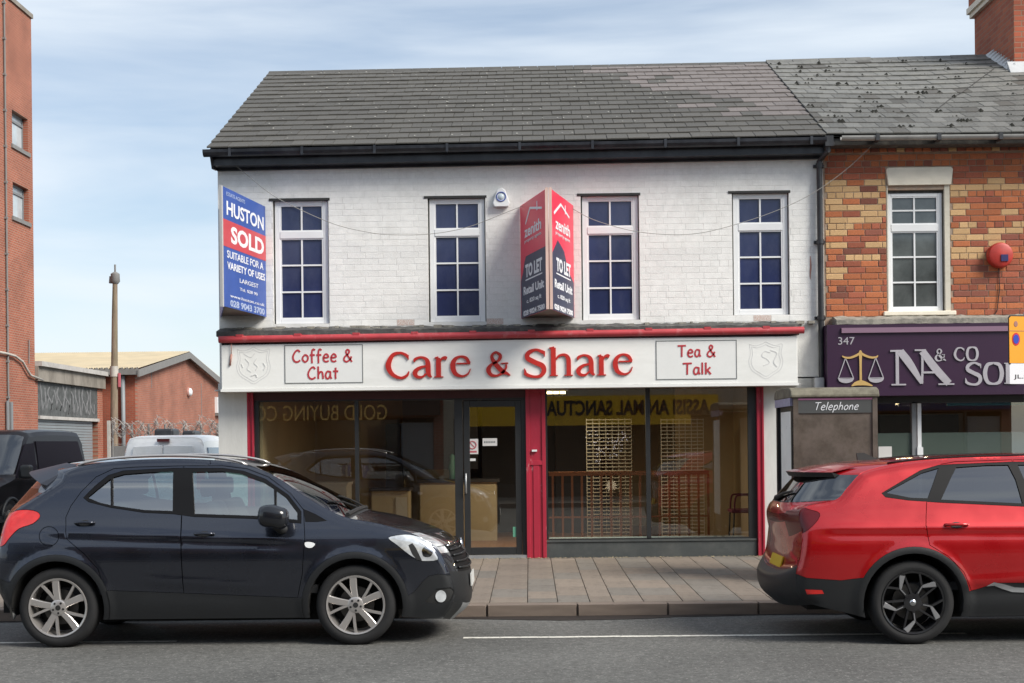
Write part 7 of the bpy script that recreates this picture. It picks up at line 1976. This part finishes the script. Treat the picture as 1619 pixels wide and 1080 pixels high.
cfg1 = dict(label='dark navy blue compact crossover with silver alloy wheels parked left of the shop door', W=.885, yn=yn1, x0=xw(325, 960, yn1), tyre=.352, arch=.415, rim=.255, rimmat='alloy', tw=.215,
    wheels=[(91, 962, .352), (562, 962, .352)], xr=xw(15, 900, yn1 + .88) - .12, xf=xw(748, 920, yn1 + .88), nf=.15, nr=.12, fillet=.075, zb=.245,
    wz=[(.20, .93), (.35, .965), (.55, .985), (.75, 1.0), (.88, .99), (.98, .965), (1.08, .92), (1.25, .85), (1.45, .775), (1.58, .70), (1.70, .64)],
    creases=[(xw(60, 840, yn1), 1.02, xw(480, 850, yn1), .93, .008, .03), (xw(200, 930, yn1), .60, xw(430, 900, yn1), .52, .007, .05)],
    pairs=pairs1, pw=[2.6] * 8 + [3.2] * 5 + [2.3] * 5 + [2.8] * 3 + [2.4] * 5, paint='paint_navy', body_split=xw(320, 850, yn1),
    loft=loft1, seams=[(2.3, .03), (4.72, .03), (17.1, .05), (20.65, .03)], spokes=spokes_silver, seats_x=[xw(400, 850, yn1), xw(250, 850, yn1)],
    regions=[
        ('window', 'car_glass', [(138, 787), (175, 757), (175, 799), (158, 795)], 0, .0, dict(inset=.014, thick=0)),
        ('window', 'car_glass', [(178.5, 755), (196, 750), (235, 747), (274, 745.5), (273, 808), (228, 806.5), (178.5, 799.5)], 0, .0, dict(inset=.014, thick=0)),
        ('window', 'car_glass', [(304.5, 746.5), (352, 745.5), (382, 750), (416, 762), (433, 773), (434, 817), (399, 815.5), (307.5, 812.5)], 0, .0, dict(inset=.014, thick=0)),
        ('window', 'car_glass', [(437, 776), (452, 787), (470, 811), (470, 822), (437, 818.5)], 0, .0, dict(inset=.014, thick=0)),
        ('window_trim', 'car_trim', [(132, 787), (150, 769), (171, 752), (195, 744.5), (275, 740.5), (352, 740.5), (385, 745), (420, 758), (456, 783), (476, 809), (476, 827.5), (399, 820), (307, 817), (273, 812.5), (228, 810.5), (175, 802.5), (140, 793.5)], 0, 0.0),
        ('window_trim', 'car_trim', [(480, 805), (498, 813), (517, 823.5), (500, 825), (483, 825)], 0, 0.0),
        ('fuel_flap', 'paint_navy', [(77.4 + 15.5 * math.cos(a * math.pi / 12), 848 + 15.5 * math.sin(a * math.pi / 12)) for a in range(24)], 0, .0035),
        ('tail_light', 'lens_red', [(-3, 862), (4, 832), (9, 820), (20, 809), (40, 806), (58, 809), (63, 817), (52, 828), (30, 836), (14, 852), (6, 862)], 3, .002, dict(proud=.006)),
        ('headlight_bezel', 'black', [(646, 862), (652, 859), (657, 866), (667, 886), (659, 885), (652, 876)], 0, .0, dict(proud=.006)),
        ('headlight_bezel', 'chrome', [(668, 868), (678, 864), (684, 872), (680, 880), (670, 879)], 3, .0, dict(proud=.007)),
        ('headlight', 'lens_clear', [(614, 850.5), (630, 846), (647, 845.5), (664, 850), (680, 858), (686, 870), (692, 885), (668, 887), (655, 882), (643, 874), (628, 862)], 3, .002, dict(proud=.004)),
        ('side_repeater', 'white_plastic', [(482, 858), (490, 857), (498, 860), (493, 866), (484, 865)], 3, .0, dict(proud=.006)),
        ('fog_lamp', 'lens_clear', [(697 + 8.5 * math.cos(a * math.pi / 8), 943 + 9.5 * math.sin(a * math.pi / 8)) for a in range(16)], 0, .0, dict(inset=.004)),
        ('fog_recess', 'black', [(672, 952), (690, 931), (712, 929), (718, 936), (712, 950), (690, 955)], 0, .0, dict(inset=.012)),
        ('skid_plate', 'galv', [(712, 972), (717, 961), (722, 955), (722, 964), (716, 974)], 0, .0, dict(proud=.003)),
        ('ARCH',),
        ('cladding', 'cladding', [(636, 990), (632, 945), (645, 942), (655, 936), (668, 920), (678, 911), (692, 908), (712, 910), (725, 915), (730, 990)], 0, .001),
        ('cladding', 'cladding', [(0, 990), (-10, 985), (-14, 905), (2, 916), (10, 920), (18, 922), (40, 990)], 0, .001),
        ('sill_cladding', 'cladding', [(160, 995), (166, 934), (290, 938), (478, 946), (490, 995)], 0, .001, dict(proud=.010, thick=.03)),
        ('rear_door', 'paint_navy', [(105, 852), (104, 818), (112, 800), (128, 778), (152, 754), (180, 741), (215, 738.5), (290, 736.5), (291, 940), (166, 936), (155, 900), (132, 875)], 0, .0032),
        ('front_door', 'paint_navy', [(291, 736.5), (352, 736.5), (390, 741), (424, 754), (459, 780), (480, 806), (482, 850), (478, 907), (470, 948), (291, 940)], 0, .0032),
    ])
M['mirror_black'] = mat('black_mirror_shell', (0.008, 0.009, 0.012), 0.22, coat=0.4)
car1 = build_car(cfg1)
c1 = car1
def near(cs, px, py, off=0.0):
    x, z = cs.unproj(px, py); return (x, cs.yc - float(cs.F(x, z)[0]) - off, z)
def handle(cs, px, py, w_, m='paint_navy', mf=1):
    for sd in (-1, 1):
        x, z = cs.unproj(px, py); y = float(cs.F(x, z)[0]); mb = MB(); hw = w_ / 2
        P_ = smooth_line([(x - hw, cs.yc + sd * (y + .002), z), (x - hw * .8, cs.yc + sd * (y + .030), z + .002), (x, cs.yc + sd * (y + .036), z + .004), (x + hw * .8, cs.yc + sd * (y + .030), z + .002), (x + hw, cs.yc + sd * (y + .002), z)], 4)
        mb.tube([tuple(p) for p in P_], .013, 8); o = mb.build('door_handle', m, cs.obj, smooth=True)
        mb = MB(); mb.lathe([(.036, .0015), (.001, .0015)], (x, cs.yc + sd * (y + .001), z - .004), (0, sd, 0), 18)
        k = 18; mb = MB(); vv = [(x + .052 * math.cos(2 * math.pi * t / k), 0, z - .004 + .026 * math.sin(2 * math.pi * t / k)) for t in range(k)]
        vv = [(a, cs.yc + sd * (float(cs.F(a, b)[0]) + .0015), b) for a, _, b in vv]; mb.add(vv, [tuple(range(k))]); mb.build('handle_recess', 'black', cs.obj)
handle(c1, 134, 826.5, .165); handle(c1, 323, 844, .165)
def mirror(cs, px0, py0, px1, py1, m, sdlist=(-1, 1)):
    x0, z1 = cs.unproj(px0, py0); x1, z0 = cs.unproj(px1, py1); 
    for sd in sdlist:
        yb = float(cs.F((x0 + x1) / 2, z0)[0]); yo = cs.W + .02
        y0, y1 = cs.yc + sd * yo, cs.yc + sd * (yo + .17)
        mb = MB(); cx_, cz_ = (x0 + x1) / 2, (z0 + z1) / 2; hx_, hz_ = (x1 - x0) / 2, (z1 - z0) / 2
        rings = []
        for t, sc_ in ((0, .72), (.25, .98), (.6, 1.0), (.9, .82), (1.0, .55)):
            y = lerp(y0, y1, t); rings.append([(cx_ + hx_ * sc_ * math.copysign(abs(math.cos(a)) ** .6, math.cos(a)), y, cz_ + hz_ * sc_ * math.copysign(abs(math.sin(a)) ** .7, math.sin(a)) - (.02 if math.cos(a) > .3 else 0)) for a in [2 * math.pi * k / 20 for k in range(20)]])
        n_ = 20; mb.add([p for r in rings for p in r], [(i * n_ + j, (i + 1) * n_ + j, (i + 1) * n_ + (j + 1) % n_, i * n_ + (j + 1) % n_) for i in range(len(rings) - 1) for j in range(n_)] + [tuple(range(n_)), tuple((len(rings) - 1) * n_ + j for j in range(n_))[::-1]])
        o = mb.build('wing_mirror', m, cs.obj, smooth=True, angle=60)
        mb = MB(); mb.tube([(cx_ + hx_ * .5, cs.yc + sd * (yb - .05), z0 - .03), (cx_ + hx_ * .3, cs.yc + sd * (yb + .05), z0 - .025), (cx_, lerp(y0, y1, .3), z0 + .015)], [.05, .04, .03], 8); mb.build('mirror_arm', 'black', cs.obj, smooth=True)
mirror(c1, 416, 796, 462, 832, 'mirror_black')
# rear spoiler
mb = MB(); vv = np.linspace(-.92, .92, 15); a = [c1.lp(8.6, v, .012) for v in vv]; b = [c1.lp(7.1, v, .012) for v in vv]
b = [(p[0], p[1], p[2] - .05 * abs(v) ** 4) for p, v in zip(b, vv)]; cgr = [(p[0] - .13, p[1], p[2] + .012 - .03 * abs(v) ** 3) for p, v in zip(b, vv)]; dgr = [(p[0] + .0, p[1], p[2] - .05) for p in b]
mb.add(a + cgr + dgr, [(i, i + 1, 15 + i + 1, 15 + i) for i in range(14)] + [(15 + i, 15 + i + 1, 30 + i + 1, 30 + i) for i in range(14)] + [(0, 15, 30), (14, 44, 29)])
M['spoiler_navy'] = mat('matt_navy_spoiler', (0.03, 0.035, 0.05), 0.5)
mb.build('spoiler', 'spoiler_navy', c1.obj, smooth=True, angle=40)
# grille slats, badge bar, plates, wipers, roof rails
for k in range(5):
    t = 20.75 + k * .30; mb = MB(); mb.tube([c1.lp(t, v, .012) for v in np.linspace(-.74, .74, 17)], .010, 6); mb.build('grille_slat', 'chrome' if k == 0 else 'cladding', c1.obj, smooth=True)
mb = MB(); p = c1.lp(21.0, 0, .03); mb.lathe([(.06, 0), (.055, .012), (.001, .014)], p, (1, 0, .25), 24); mb.build('badge', 'chrome', c1.obj, smooth=True)
def plate(cs, t, m, off, nm='number_plate', hw=.26, hh=.055):
    p = Vector(cs.lp(t, 0, off)); q = Vector(cs.lp(t + .05, 0, off)); u = (q - p).normalized(); n_ = Vector((u.z, 0, -u.x)); 
    mb = MB(); a = p - u * hh; b = p + u * hh; dn = n_ * .006
    for sgn in (1,):
        P8 = [a + Vector((0, -hw, 0)), a + Vector((0, hw, 0)), b + Vector((0, hw, 0)), b + Vector((0, -hw, 0))]
        mb.hexa([tuple(v - dn) for v in P8], [tuple(v + dn) for v in P8])
    return mb.build(nm, m, cs.obj)
plate(c1, 22.6, 'plate_white', .008); plate(c1, 3.0, 'plate_yellow', .008)
for v0, v1 in ((-.05, -.75), (.55, -.08)):
    mb = MB(); mb.tube([c1.lp(16.9, v0, .02), c1.lp(16.3, (v0 + v1) / 2, .02), c1.lp(15.9, v1, .012)], .009, 6); mb.build('wiper', 'black', c1.obj)
mb = MB(); mb.tube([c1.lp(17.0, v, .01) for v in np.linspace(-.9, .9, 15)], .022, 6); mb.build('scuttle', 'black', c1.obj)
for sd in (-1, 1):
    mb = MB(); mb.tube([c1.lp(t, sd * .93, .004 + .022 * math.sin(math.pi * (t - 8.6) / 4.2) ** .4 if 8.6 < t < 12.8 else .002) for t in np.linspace(8.6, 12.8, 20)], .012, 8); mb.build('roof_rail', 'alloy', c1.obj, smooth=True)
vest = thing('yellow_vest', 'folded bright yellow cloth lying on the dashboard of the dark blue car', 'vest', (xw(535, 800, 12.6), 12.6, 1.02))
vx = c1.lp(16.1, 0)[0]
mb = MB(); mb.box(vx - .22, c1.yc - .62, 1.0, vx + .02, c1.yc - .12, 1.035); o = mb.build('cloth', 'hivis', vest); bevel_edges(o, .015, 2)

# ---------------------------------------------------------------- bright red crossover
def loft2(t, v):
    if t < 2.6: return ('rear_bumper', 'cladding')
    if t < 6.0:
        if 4.2 < t < 5.3 and v > .58: return ('tail_light', 'lens_darkred')
        if 4.7 < t < 5.2: return ('light_bar', 'lens_darkred')
        return ('tailgate', 'paint_red')
    if t < 8.3: return ('rear_window', 'car_glass_dark')
    if t < 9.0: return ('roof_edge', 'paint_red')
    if t < 15.8: return ('roof', 'paint_red')
    if t < 19.4: return ('windscreen', 'screen_glass') if v < .93 else ('screen_pillar', 'paint_red')
    if t < 21.8: return ('bonnet', 'paint_red')
    if t < 23.0: return ('grille', 'car_trim') if v < .74 else ('headlight', 'lens_clear')
    if t < 24.2: return ('front_bumper_top', 'paint_red')
    return ('front_bumper', 'cladding')
pairs2 = [((1226, 950), (1287, 957)), ((1208, 932), (1264, 940)), ((1205, 905), (1260, 908)), ((1229, 888), (1266, 884)), ((1229, 852), (1270, 846)), ((1221, 814), (1268, 806)), ((1228, 792), (1322, 791)), ((1245, 771), (1341, 772)),
          ((1262, 752), (1357, 754)), ((1270, 744), (1368, 746)), ((1313, 733), (1400, 737)), ((1371, 727.5), (1445, 729.5)), ((1447, 722), (1510, 724.5)), ((1535, 718), (1585, 722)), ((1619, 716), (1665, 721)), ((1700, 721), (1750, 727)),
          ((1755, 731), (1808, 738)), ((1800, 748), (1850, 758)), ((1845, 772), (1895, 782)), ((1885, 796), (1937, 806)), ((1930, 804), (1985, 816)), ((1975, 818), (2022, 830)), ((2003, 836), (2040, 846)), ((2016, 872), (2052, 880)), ((2020, 912), (2054, 915)), ((2014, 942), (2048, 942)), ((1994, 960), (2030, 962))]
yn2 = 11.60
cfg2 = dict(label='bright red crossover with black alloy wheels cut off by the right edge', W=.925, yn=yn2, x0=xw(1690, 960, yn2), tyre=.358, arch=.425, rim=.265, rimmat='alloy_dark', tw=.225,
    wheels=[(1444, 955, .358), (1945, 950, .358)], xr=xw(1206, 900, yn2 + .92) - .02, xf=xw(2020, 920, yn2 + .92), nf=.15, nr=.13, fillet=.075, zb=.235,
    wz=[(.20, .93), (.35, .965), (.55, .985), (.75, 1.0), (.90, .995), (1.00, .975), (1.10, .925), (1.25, .865), (1.45, .765), (1.58, .69), (1.70, .63)],
    creases=[(xw(1280, 830, yn2), 1.00, xw(1900, 830, yn2), .98, .010, .03), (xw(1500, 900, yn2), .52, xw(1860, 900, yn2), .62, .010, .05)],
    pairs=pairs2, pw=[2.6] * 3 + [2.8] * 3 + [3.2] * 3 + [3.0] * 7 + [2.3] * 4 + [2.8] * 3 + [2.4] * 4, paint='paint_red', body_split=xw(1700, 850, yn2),
    loft=loft2, seams=[(2.65, .03), (6.0, .03), (10.3, .02), (19.5, .05), (21.8, .03)], spokes=spokes_black, seats_x=[xw(1790, 850, yn2), xw(1640, 850, yn2)],
    regions=[
        ('window', 'car_glass_dark', [(1400, 779), (1430, 763), (1457, 748), (1484, 740), (1467, 788), (1440, 787)], 0, 0, dict(inset=.012, thick=0)),
        ('window', 'car_glass_dark', [(1488, 790), (1503, 757), (1512, 739), (1560, 735.5), (1594, 735), (1606, 758), (1617, 796)], 0, 0, dict(inset=.012, thick=0)),
        ('window', 'car_glass_dark', [(1634, 797), (1620, 760), (1609, 735), (1690, 735), (1760, 742), (1805, 757), (1850, 790), (1862, 804), (1740, 801)], 0, 0, dict(inset=.012, thick=0)),
        ('window_trim', 'car_trim', [(1394, 780), (1426, 761), (1455, 744), (1484, 735.5), (1515, 734), (1600, 730.5), (1690, 730.5), (1765, 738), (1812, 754), (1860, 788), (1872, 810), (1740, 806), (1617, 800.5), (1488, 794.5), (1436, 791), (1400, 786)], 0, 0),
        ('tail_light', 'lens_darkred', [(1262, 804), (1280, 806), (1296, 812), (1290, 826), (1272, 842), (1262, 845)], 3, .002, dict(proud=.004)),
        ('reflector', 'lens_red', [(1273, 932), (1300, 933), (1303, 939), (1276, 940)], 0, .001),
        ('sill_chrome', 'galv', [(1560, 927), (1572, 921), (1588, 924), (1605, 929), (1650, 931), (1880, 934), (1880, 940), (1650, 938), (1600, 936), (1584, 931), (1572, 926)], 0, .0, dict(proud=.008)),
        ('ARCH',),
        ('cladding', 'cladding', [(1250, 990), (1252, 905), (1275, 914), (1330, 918), (1372, 913), (1380, 990)], 0, .001),
        ('cladding', 'cladding', [(2004, 990), (2006, 925), (2080, 922), (2080, 990)], 0, .001),
        ('sill_cladding', 'cladding', [(1500, 990), (1512, 940), (1548, 931), (1575, 922), (1640, 922), (1880, 930), (1895, 990)], 0, .001),
        ('rear_door', 'paint_red', [(1465, 795), (1468, 760), (1488, 734), (1510, 730), (1600, 727), (1614, 762), (1626, 800), (1628, 935), (1536, 935), (1524, 905), (1500, 880), (1470, 862), (1464, 830)], 0, .0032),
        ('front_door', 'paint_red', [(1626, 800), (1614, 762), (1602, 727), (1690, 727), (1770, 734), (1820, 752), (1868, 785), (1880, 812), (1884, 860), (1876, 936), (1628, 936)], 0, .0032),
    ])
car2 = build_car(cfg2); c2 = car2
handle(c2, 1512, 829.5, .19, 'paint_red'); handle(c2, 1672, 832, .19, 'paint_red'); mirror(c2, 1830, 798, 1872, 828, 'paint_red')
mb = MB(); vv = np.linspace(-.86, .86, 17); a = [c2.lp(9.6, v, .010) for v in vv]; b = [c2.lp(8.9, v, .012) for v in vv]
cg = [(p[0] - .13 * (1 - .25 * abs(v)), p[1], p[2] - .012) for p, v in zip(b, vv)]; dg = [(p[0] - .10 * (1 - .25 * abs(v)), p[1], p[2] - .055) for p, v in zip(b, vv)]; eg = [(p[0] + .04, p[1], p[2] - .055) for p in b]
K_ = 17
mb.add(a + cg, [(i, i + 1, K_ + i + 1, K_ + i) for i in range(K_ - 1)]); mb.build('spoiler', 'paint_red', c2.obj, smooth=True)
mb = MB(); mb.add(cg + dg + eg, [(i, i + 1, K_ + i + 1, K_ + i) for i in range(K_ - 1)] + [(K_ + i, K_ + i + 1, 2 * K_ + i + 1, 2 * K_ + i) for i in range(K_ - 1)] + [(0, K_, 2 * K_), (K_ - 1, 3 * K_ - 1, 2 * K_ - 1)]); mb.build('spoiler_underside', 'black', c2.obj)
mb = MB(); p = Vector(c2.lp(11.0, 0, 0)); mb.hexa([tuple(p + Vector(q_)) for q_ in ((-.09, -.02, 0), (.11, -.02, 0), (.11, .02, 0), (-.09, .02, 0))], [tuple(p + Vector(q_)) for q_ in ((-.10, -.008, .065), (-.03, -.008, .068), (-.03, .008, .068), (-.10, .008, .065))]); o = mb.build('roof_antenna', 'black', c2.obj, smooth=True, angle=50)
mb = MB(); mb.tube([c2.lp(6.15, 0.0, .02), c2.lp(6.5, -.22, .02), c2.lp(6.7, -.45, .02)], [.025, .015, .01], 6); mb.build('rear_wiper', 'black', c2.obj)
plate(c2, 3.05, 'plate_yellow', .012)
for k in range(4):
    t = 22.0 + k * .25; mb = MB(); mb.tube([c2.lp(t, v, .01) for v in np.linspace(-.7, .7, 15)], .009, 6); mb.build('grille_slat', 'chrome', c2.obj, smooth=True)
plate(c2, 24.3, 'plate_white', .02)
for sd in (-1, 1):
    mb = MB(); mb.tube([c2.lp(t, sd * .94, .004) for t in np.linspace(10.4, 15.4, 20)], .010, 6); mb.build('roof_rail', 'car_trim', c2.obj, smooth=True)
# ================================================================== THE SHOPS ACROSS THE ROAD (behind the camera; the windows mirror them)
OY = -3.6
mb = MB(); mb.box(-22, OY - .1, -.02, 22, .80, .11)
pv2 = tag(mb.build('pavement_opposite', 'paving_grey'), 'grey pavement on the far side of the road', kind='structure')
mb = MB(); mb.box(-22, .80, -.02, 22, .94, .12); mb.build('kerb_stone', 'kerb', pv2)
M['render_cream'] = mat('cream_render', (0.42, 0.38, 0.30), 0.8, var=0.08)
M['render_grey'] = mat('grey_render', (0.20, 0.20, 0.20), 0.8, var=0.1)
M['opp_brick'] = brickmat('opposite_brick', (0.30, 0.10, 0.06), (0.24, 0.08, 0.05), (0.25, 0.18, 0.14), 'xz')
M['opp_glass'] = mat('dark_shop_glass', (0.010, 0.012, 0.014), 0.08)
M['yellow_sign'] = mat('yellow_fascia', (0.85, 0.50, 0.02), 0.5, var=0.05)
M['brown_sign'] = mat('brown_fascia', (0.06, 0.035, 0.025), 0.5)
M['gold_dim'] = mat('gold_letters', (0.80, 0.50, 0.15), 0.5)
M['blue_sign'] = mat('navy_fascia', (0.015, 0.02, 0.09), 0.5)
fO = lambda a, b, d: (a, OY - d, b)
def opp(x0, x1, H_, wall_m, label, fas, fz0_, fz1_, roofh=1.6):
    b = thing('terrace_shop', label, 'building', ((x0 + x1) / 2, OY, 0), 'terraced shops across the road')
    wins = []
    n = max(1, int((x1 - x0) / 2.6))
    for i in range(n):
        c = x0 + (i + .5) * (x1 - x0) / n; wins.append((c - .5, 4.2, c + .5, 5.8))
    mb = MB(); walls(mb, x0, x1, 2.55, H_, OY - .3, OY, wins); mb.box(x0, OY - .3, .1, x0 + .3, OY, 2.55); mb.box(x1 - .3, OY - .3, .1, x1, OY, 2.55)
    mb.box(x0, OY - 8, 0, x0 + .2, OY - .3, H_); mb.box(x1 - .2, OY - 8, 0, x1, OY - .3, H_); mb.box(x0, OY - 8.2, 0, x1, OY - 8, H_); mb.build('wall', wall_m, b)
    mb = MB(); mb.prism([(OY + .25, H_), (OY - 8.3, H_), (OY - 4.1, H_ + roofh)], lambda p, q_, d: (x0 + d, p, q_), 0, x1 - x0); mb.build('roof', 'slate', b)
    for w_ in wins:
        mb = MB(); t = .06
        mb.box(w_[0], OY - .14, w_[1], w_[0] + t, OY - .08, w_[3]); mb.box(w_[2] - t, OY - .14, w_[1], w_[2], OY - .08, w_[3]); mb.box(w_[0] + t, OY - .14, w_[1], w_[2] - t, OY - .08, w_[1] + t); mb.box(w_[0] + t, OY - .14, w_[3] - t, w_[2] - t, OY - .08, w_[3]); mb.box(w_[0] + t, OY - .13, 5.1, w_[2] - t, OY - .08, 5.16)
        wo = mb.build('window', 'upvc', b); mb = MB(); mb.box(w_[0] + .01, OY - .16, w_[1] + .01, w_[2] - .01, OY - .145, w_[3] - .01); mb.build('pane', 'opp_glass', wo)
    if fas:
        mb = MB(); mb.box(x0 + .1, OY, fz0_, x1 - .1, OY + .2, fz1_); mb.build('fascia_board', fas, b)
    mb = MB(); mb.box(x0 + .3, OY - .12, .5, x1 - 1.4, OY - .1, 2.5); mb.build('shop_pane', 'opp_glass', b)
    mb = MB(); mb.box(x0 + .3, OY - .14, .1, x1 - 1.4, OY - .04, .5); mb.box((x0 + x1) / 2 - .6, OY - .1, .5, (x0 + x1) / 2 - .53, OY - .04, 2.5); mb.box(x1 - 1.4, OY - .12, .1, x1 - 1.33, OY - .03, 2.55); mb.build('shopfront_frame', 'alu_black', b)
    mb = MB(); mb.box(x1 - 1.30, OY - .14, .12, x1 - .32, OY - .08, 2.4); mb.build('door', 'grey_metal', b)
    return b
b1 = opp(-14.5, -9.2, 6.6, 'render_grey', 'grey rendered terraced shop across the road at the far left', 'blue_sign', 2.6, 3.2)
b2 = opp(-9.2, -2.6, 6.9, 'opp_brick', 'brick terraced shop across the road with brown fascia and gold lettering', 'brown_sign', 2.62, 3.25)
b3 = opp(-2.6, 7.3, 6.7, 'render_cream', 'cream rendered terraced shop across the road with long yellow fascia', None, 0, 0)
b4 = opp(7.3, 14.5, 6.9, 'opp_brick', 'brick terraced shop across the road at the far right', 'blue_sign', 2.6, 3.2)
mirrorY = FAC + .06
def m2x(px, py):      # a point seen in the glass: continue the ray to the mirror image of the opposite front
    return PY(px, py, 2 * mirrorY - OY - .2)
def mb_box(a, b_, c, e):
    x0, z1 = m2x(a, b_); x1, z0 = m2x(c, e); return x0, z0, x1, z1
x0, z0, x1, z1 = mb_box(736, 628, 1136, 670)
mb = MB(); xs_ = m2x(1092, 640)[0]; zm_ = m2x(1100, 648)[1]
mb.box(x0, OY, z0, xs_, OY + .2, z1); mb.box(xs_, OY, zm_, x1, OY + .2, z1); mb.build('fascia_board', 'yellow_sign', b3)
# lettering faces the road: seen from there it runs towards -x
fR = lambda a, b, d: (-a, OY + .2 - d, b)
t0 = mb_box(836, 634, 1122, 655)
text('ASSISI ANIMAL SANCTUARY', (-t0[2], t0[1], -t0[0] , t0[3]), fR, 0, .02, 'lettering', 'black', b3, .03)
t0 = mb_box(402, 642, 612, 664)
text('GOLD BUYING CO', (-t0[2] , t0[1], -t0[0], t0[3]), fR, 0, .02, 'lettering', 'gold_dim', b2, .0)
